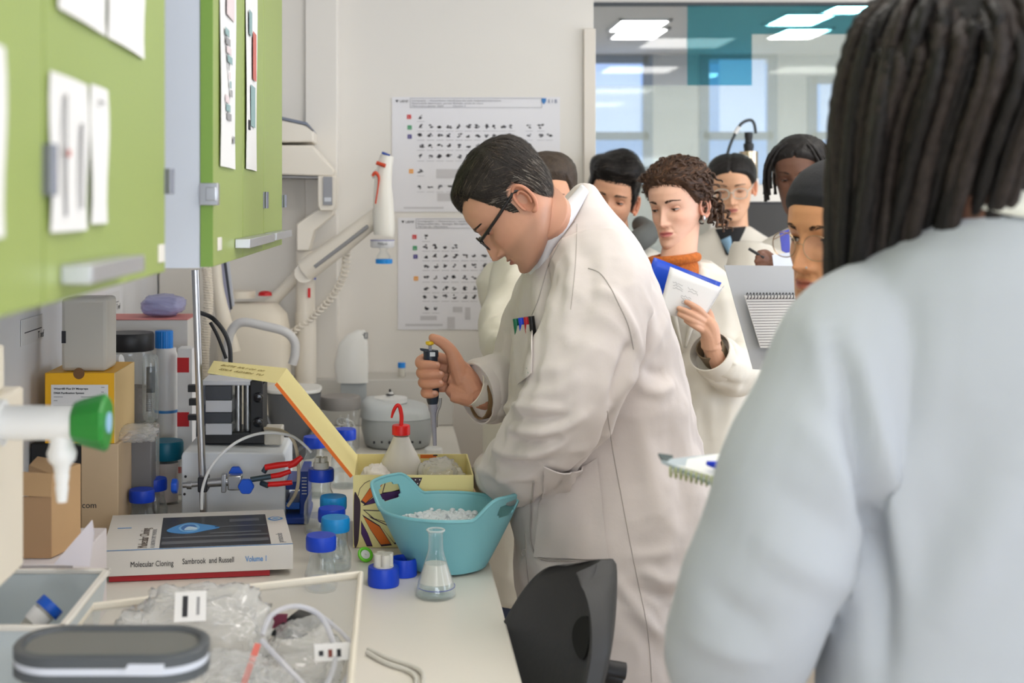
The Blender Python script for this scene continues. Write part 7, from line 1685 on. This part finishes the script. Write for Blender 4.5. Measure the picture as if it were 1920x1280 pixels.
add_mesh(acc, hand_mesh([([bp5(1440, 492), bp5(1452, 505), bp5(1470, 530)], [.020, .026, .026])], [([bp5(1440, 488), bp5(1428, 478, -.01), bp5(1420, 482, -.012)], [.010, .009, .007]), ([bp5(1442, 494), bp5(1428, 488, -.012), bp5(1418, 490, -.014)], [.010, .009, .007]), ([bp5(1446, 500), bp5(1430, 498, -.012), bp5(1420, 499, -.012)], [.010, .009, .007]), ([bp5(1446, 506), bp5(1434, 507, -.01), bp5(1426, 506, -.01)], [.009, .008, .006]), ([bp5(1448, 484), bp5(1436, 474, .004), bp5(1424, 474, -.004)], [.011, .010, .008])], .003, 2), (112, 76, 60)); finish_body(acc, br)
cm = std_coat(MB(), 1.29, 3.98, 1.485, -25, .20, .12)
arm_tube(cm, [P(1420, 470, 3.98), P(1400, 560, 3.92), P(1415, 620, 3.80), P(1450, 560, 3.66), P(1466, 530, 3.60)], [.080, .074, .062, .05, .045]); arm_tube(cm, [(1.46, 3.96, 1.42), (1.50, 3.9, 1.2), (1.44, 3.75, 1.1)], [.07, .07, .06])
link('lab_coat', wrinkle(fuse(cm, .009, 4), [], seed=5.1), br, False, 180, 0, M_COATC); legs(br, 1.29, 3.98, -25, M_JEAN)
o = obj('pen', MB().tube([bp5(1404, 466, -.012), bp5(1432, 483, -.016)][::-1], [.0045, .004], 10), M_BLACK); tag(o, 'dark pen in the hand of the braided student', 'pen')
o = obj('note_paper', MB().prism([bp5(1448, 478, -.05), bp5(1500, 470, -.05), bp5(1500, 512, -.08), bp5(1452, 512, -.08)], (0, .002, 0)), mat('bluish_paper', (206, 212, 226), 0.7)); tag(o, 'bluish sheet beside the braided student\'s hand', 'paper')
o = obj('blue_folder', MB().prism([bp5(1462, 435, .05), bp5(1480, 430, .05), bp5(1482, 478, .03), bp5(1466, 470, .03)], (0, .004, 0)), mat('folder_indigo', (58, 66, 170), 0.5)); tag(o, 'indigo folder corner beside the headband student\'s face', 'folder')

# ---- grey board and spiral notebook
BYd = 2.45
t = thing('spiral_notebook', 'lined spiral notebook on grey board beside the headband student', 'notebook', P(1420, 690, BYd))
obj('grey_board', MB().prism([P(1358, 497, BYd), P(1530, 499, BYd+.03), P(1530, 700, BYd+.02), P(1412, 692, BYd)], (0, .003, 0)), mat('grey_board', (182, 184, 188), 0.6), t)
ny = BYd-.012
obj('page', MB().prism([P(1396, 554, ny), P(1530, 553, ny+.02), P(1530, 652, ny+.02), P(1426, 652, ny)], (0, .004, 0)), M_PAPER, t)
for k in range(18):
    v = 560+5.1*k; u0 = 1396+(v-554)*.306; obj('ruled_line', MB().prism([P(u0+1, v, ny-.0006), P(1530, v-1, ny+.0194), P(1530, v, ny+.0194), P(u0+1, v+1, ny-.0006)], (0, -.0003, 0)), mat('rule_ink', (120, 112, 116), 0.8), t)
for k in range(21):
    c = P(1401+6.1*k, 554, ny+.02*k*6.1/134); obj('coil', MB().tube([c+Vector((0, .005*math.sin(a)-.001, .0055*math.cos(a))) for a in [2*PI*i/10 for i in range(10)]], .0008, 5, closed=True), M_DKMETAL, t)

# ---- student with black headband and glasses
hw_ = thing('person', 'student with black headband and round glasses beside the braided woman', 'person', (0.86, 2.08, 0))
acc = Acc(); SK6 = (206, 148, 106)
MH = anchor((0, -.083, 0), P(1511, 452, 2.0), -58, 6, 4, .96)
hh = Head(MH, SK6, dict(nose=1.2, nosew=1.15, lips=1.1), acc, lipc=(176, 100, 84)); hh.build_eyes(hw_, gaze=(-8, -4), lid=16, lower=18, iris=(60, 50, 44)); hh.brows(hw_, hairmat('brow_dark', (60, 40, 30)), th=.0042, arch=.005, n=150)
M_BAND = mat('black_jersey', (34, 34, 38), 0.85, bump=(300, 0.2))
def hlh(X, Y, Z): return Z-np.interp(Y, [-.10, -.08, -.06, -.03, .0, .03, .06, .10], [.058, .054, .040, .022, .012, .004, -.004, -.01])
V, F = hh.shell(hlh, lambda x, y, z: .009+.020*sm(.0, .08, y)+.006*sm(.05, .1, z), noise=.0012, nscale=25); hair_obj(V, F, hh, M_BAND, hw_, 'headband')
glasses(hh, hw_, .0245, .0205, mat('thin_gold', (176, 150, 120), 0.3, .8), .0009, z=-.007, sq=2.2)
obj('nose_stud', MB().sphere(MH @ (hh.hit(.014, -.040, .001)), .0018, 10, 6), M_CHROME, hw_)
neck(acc, MH @ Vector((0, .022, -.055)), Vector((.83, 2.10, 1.36)), .050, .058, SK6); finish_body(acc, hw_)
cm = std_coat(MB(), .86, 2.10, 1.37, -75, .18, .115); arm_tube(cm, [(.84, 1.95, 1.32), (.86, 1.88, 1.15), (.84, 2.0, 1.05), (.80, 2.25, 1.15), (.775, 2.42, 1.22)], [.065, .064, .056, .045, .04]); arm_tube(cm, [(.88, 2.27, 1.32), (.90, 2.33, 1.15), (.86, 2.36, 1.0)], [.065, .062, .05])
link('lab_coat', wrinkle(fuse(cm, .009, 4), [], seed=8.1), hw_, False, 180, 0, M_COATC); legs(hw_, .86, 2.10, -75, M_JEAN)

# ---- hidden student behind the lecturer
hs_ = thing('person', 'student hidden behind the lecturer, only brown hair and a sleeve showing', 'person', (0.40, 3.45, 0))
acc = Acc(); MS = anchor((0, 0, 0), P(1026, 376, 3.42), -10, 6, 0, .97)
hq = Head(MS, SK3, dict(), acc); hq.build_eyes(hs_); V, F = hq.shell(hly, lambda x, y, z: .008+.012*sm(.04, .1, z), noise=.004, nscale=40); hair_obj(V, F, hq, hairmat('hair_brown', (62, 50, 40)), hs_); hq.brows(hs_, M_HAIRB)
neck(acc, MS @ Vector((0, .022, -.055)), Vector((.405, 3.46, 1.43)), .05, .058, SK3); finish_body(acc, hs_)
cm = std_coat(MB(), .405, 3.47, 1.44, -10, .165, .11)
arm_tube(cm, [P(982, 480, 3.42), P(962, 560, 3.38), P(946, 625, 3.32), P(968, 662, 3.22), P(1040, 660, 3.18)], [.066, .066, .064, .056, .05]); arm_tube(cm, [P(1118, 490, 3.46), P(1135, 580, 3.42), P(1110, 650, 3.3), P(1040, 668, 3.2)], [.064, .062, .055, .05])
ce = fuse(cm, .0075, 4); bb = bvh_of(ce); S = lambda p: on_surface(bb, p, 0, 4)
wrinkle(ce, [(S(p), a_, w_) for p, a_, w_ in [([(925, 600), (945, 596), (975, 580)], .008, .010), ([(922, 618), (948, 618), (978, 606)], -.008, .009), ([(928, 640), (950, 636), (975, 628)], .008, .010), ([(935, 575), (955, 560), (980, 555)], -.006, .010), ([(945, 530), (960, 510), (975, 490)], .006, .012)]], noise=((8, .005), (22, .0025)), seed=3.3, ridge=.02)
link('lab_coat', ce, hs_, False, 180, 0, mat('lab_coat_warm', (220, 214, 198), 0.85, bump=(600, 0.06))); legs(hs_, .405, 3.47, -10, M_JEAN)

# ---- woman with long braids in the foreground
FY = 1.35
fg = thing('person', 'woman with long dark braids in a white coat, seen from behind in the foreground', 'person', (0.66, FY, 0))
acc = Acc(); SK7 = (96, 66, 52)
MF = anchor((0, 0, 0), P(1818, 165, 1.33), 168, 4, 0, 1.0)
hf = Head(MF, SK7, dict(), acc); hf.build_eyes(fg)
M_BRAID = hairmat('braided_hair', (44, 37, 34), 0.55, (140, 0.5)); M_BRAIDB = hairmat('braided_hair_black', (22, 19, 18), 0.5, (140, 0.4))
V, F = hf.shell(lambda X, Y, Z: Z-np.interp(Y, [-.1, -.06, -.02, .02, .05, .1], [.06, .05, -.02, -.03, -.07, -.08]), lambda x, y, z: .014+0*x, noise=.003, nscale=60); hair_obj(V, F, hf, M_BRAIDB, fg)
HC_ = Vector(MF.translation)+Vector((0, 0, .02)); rr = random.Random(31)
def braid(pts, r, m):
    q = cr(pts, 12); n = len(q); L = sum((q[i+1]-q[i]).length for i in range(n-1)); 
    obj('braid', MB().tube(q, [r*(1+.13*math.sin(i*L/n/.0075*2*PI*.5))*(1 if i < n-6 else .5+.5*(n-1-i)/6) for i in range(n)], 8), m, fg, smooth=180)
for k in range(230):
    az = rr.uniform(0, 2*PI) if k < 120 else rr.uniform(PI*1.02, PI*1.98); el = rr.uniform(.10, 1.45)       # root on the scalp
    d = Vector((math.cos(az)*math.cos(el), math.sin(az)*math.cos(el), math.sin(el)))
    r0 = Vector((.088, .108, .110)); p0 = HC_+Vector((d.x*r0.x, d.y*r0.y, d.z*r0.z)); h_ = Vector((d.x, d.y, 0)).normalized()
    layer = rr.uniform(.98, 1.22); p1 = HC_+Vector((h_.x*.100*layer, h_.y*.116*layer, rr.uniform(-.02, .03)))
    if h_.x < .20:                               # falls in front of the left shoulder
        zb = rr.uniform(1.36, 1.47); p2 = p1+Vector((-.004, .035 if h_.y > -.5 else .06, -.10)); p3 = Vector((p1.x+rr.uniform(-.006, .02), max(p1.y+.05, 1.42), zb))
    elif h_.y < .0:                              # back: curves in under the collar
        zb = rr.uniform(1.56, 1.60); p2 = p1+Vector((-.01, .030, -.085)); p3 = Vector((.655+rr.uniform(-.05, .05), 1.34+rr.uniform(-.02, .02), zb))
    else:
        zb = rr.uniform(1.50, 1.58); p2 = p1+Vector((.006, .01, -.09)); p3 = Vector((p1.x, p1.y+.03, zb))
    pm = (p0+p1)/2; pm = HC_+(pm-HC_)*1.13
    braid([p0, pm, p1, p2, p3], rr.uniform(.0056, .0080), M_BRAID if rr.random() < .6 else M_BRAIDB)
neck(acc, MF @ Vector((0, .015, -.05)), Vector((.655, 1.35, 1.50)), .056, .068, SK7); finish_body(acc, fg)
cm = MB(); R = []
for v, ua, ub, hw in [(345, 1842, 1990, .055), (365, 1808, 2010, .07), (390, 1768, 2050, .085), (425, 1712, 2100, .10), (470, 1640, 2160, .112), (530, 1590, 2200, .12), (680, 1575, 2210, .125), (820, 1565, 2200, .125), (1000, 1565, 2170, .12), (1200, 1545, 2160, .12), (1400, 1540, 2180, .13), (1700, 1590, 2220, .14), (2100, 1580, 2230, .15)]:
    xa, xb = (ua-U0)*FY/FPX, (ub-U0)*FY/FPX; z = ZC-(v-V0)*FY/FPX; R.append(torso_ring(((xa+xb)/2, FY, z), (xb-xa)/2, hw, 175, 44, 2.3))
cm.loft(R)
arm_tube(cm, [P(1700, 555, 1.35), P(1612, 640, 1.34), P(1560, 770, 1.33), P(1500, 890, 1.32), P(1460, 1010, 1.32), P(1410, 1130, 1.33), P(1378, 1240, 1.37), P(1400, 1230, 1.45), P(1436, 1090, 1.53), P(1444, 960, 1.60)], [.055, .077, .080, .079, .078, .077, .071, .062, .055, .048])
arm_tube(cm, [P(2130, 570, 1.35), P(2200, 680, 1.34), P(2220, 900, 1.33), P(2210, 1150, 1.36)], [.07, .08, .075, .065])
ce = fuse(cm, .0062, 5); bb = bvh_of(ce); S = lambda p: on_surface(bb, p, 0, 4)
wrinkle(ce, [(S(p), a_, w_) for p, a_, w_ in [([(1560, 640), (1592, 740), (1622, 900), (1648, 1060), (1655, 1270)], -.024, .014), ([(1590, 640), (1632, 780), (1672, 950), (1700, 1150)], .010, .018), ([(1520, 600), (1560, 680), (1580, 780)], .007, .016), ([(1500, 780), (1560, 860), (1610, 930)], .006, .016), ([(1440, 900), (1520, 960), (1600, 1010)], -.005, .018), ([(1410, 1000), (1500, 1060), (1620, 1110)], .006, .018), ([(1760, 560), (1740, 720), (1690, 900), (1660, 1050)], .006, .022), ([(1860, 760), (1800, 900), (1720, 1060), (1680, 1180)], -.006, .026), ([(1900, 900), (1830, 1040), (1740, 1180)], .006, .026), ([(1330, 1110), (1380, 1150), (1450, 1180)], -.006, .016), ([(1290, 1190), (1360, 1220), (1440, 1240)], .005, .014)]], noise=((6, .005), (14, .0015)), seed=6.4, ridge=.006)
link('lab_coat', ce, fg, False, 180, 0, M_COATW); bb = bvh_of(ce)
g = []
for i in range(5):
    t_ = i/4; z = ZC-(392-V0)*FY/FPX+.040*t_; c = Vector((.655, 1.335, z)); r = .092-.012*t_; g.append([c+Vector((r*math.cos(a)*1.05, r*math.sin(a)*.95, -.018*math.cos(2*(a+PI/2))*.6)) for a in [2*PI*k/40 for k in range(41)]])
obj('collar', MB().sheet(g, .004), mat('collar_cream', (214, 214, 204), 0.85), fg, smooth=180)
legs(fg, .66, FY, 175, M_JEAN)
# notepad in her left hand
PY = 1.62
t = thing('notepad', 'white spiral notepad with blue pen held in front of the white-coated woman', 'notepad', P(1330, 890, PY))
obj('page_block', MB().prism([P(1254, 868, PY), P(1300, 858, PY+.04), P(1420, 838, PY+.09), P(1440, 905, PY+.0), P(1352, 896, PY-.02)], (0, 0, -.010)), mat('bright_paper', (236, 236, 232), 0.7), t)
obj('back_cover', MB().prism([P(1240, 862, PY), P(1290, 856, PY+.04), P(1420, 842, PY+.09), P(1440, 916, PY+.0), P(1345, 910, PY-.02)], (0, 0, -.004)), mat('pale_cover', (176, 188, 194), 0.5), t)
obj('cover_corner', MB().prism([P(1234, 849, PY+.01), P(1262, 853, PY+.03), P(1258, 868, PY), P(1240, 860, PY)], (0, 0, -.003)), mat('dark_cover', (70, 84, 84), 0.5), t)
for k in range(11):
    f = k/10; c = P(1258+96*f, 875+24*f, PY-.002-.022*f); obj('coil', MB().tube([c+Vector((.002*math.sin(a), .005*math.sin(a), .0065*math.cos(a)-.006)) for a in [2*PI*i/12 for i in range(12)]], .0013, 6, closed=True), mat('coil_green', (170, 178, 120), 0.4), t)
o = obj('ball_pen', MB().tube([P(1326, 868, PY-.004), P(1345, 872, PY+.0), P(1420, 880, PY+.01)], [.003, .0055, .0055], 12), mat('pen_blue', (22, 56, 200), 0.35)); tag(o, 'blue pen lying on the spiral notepad', 'pen')
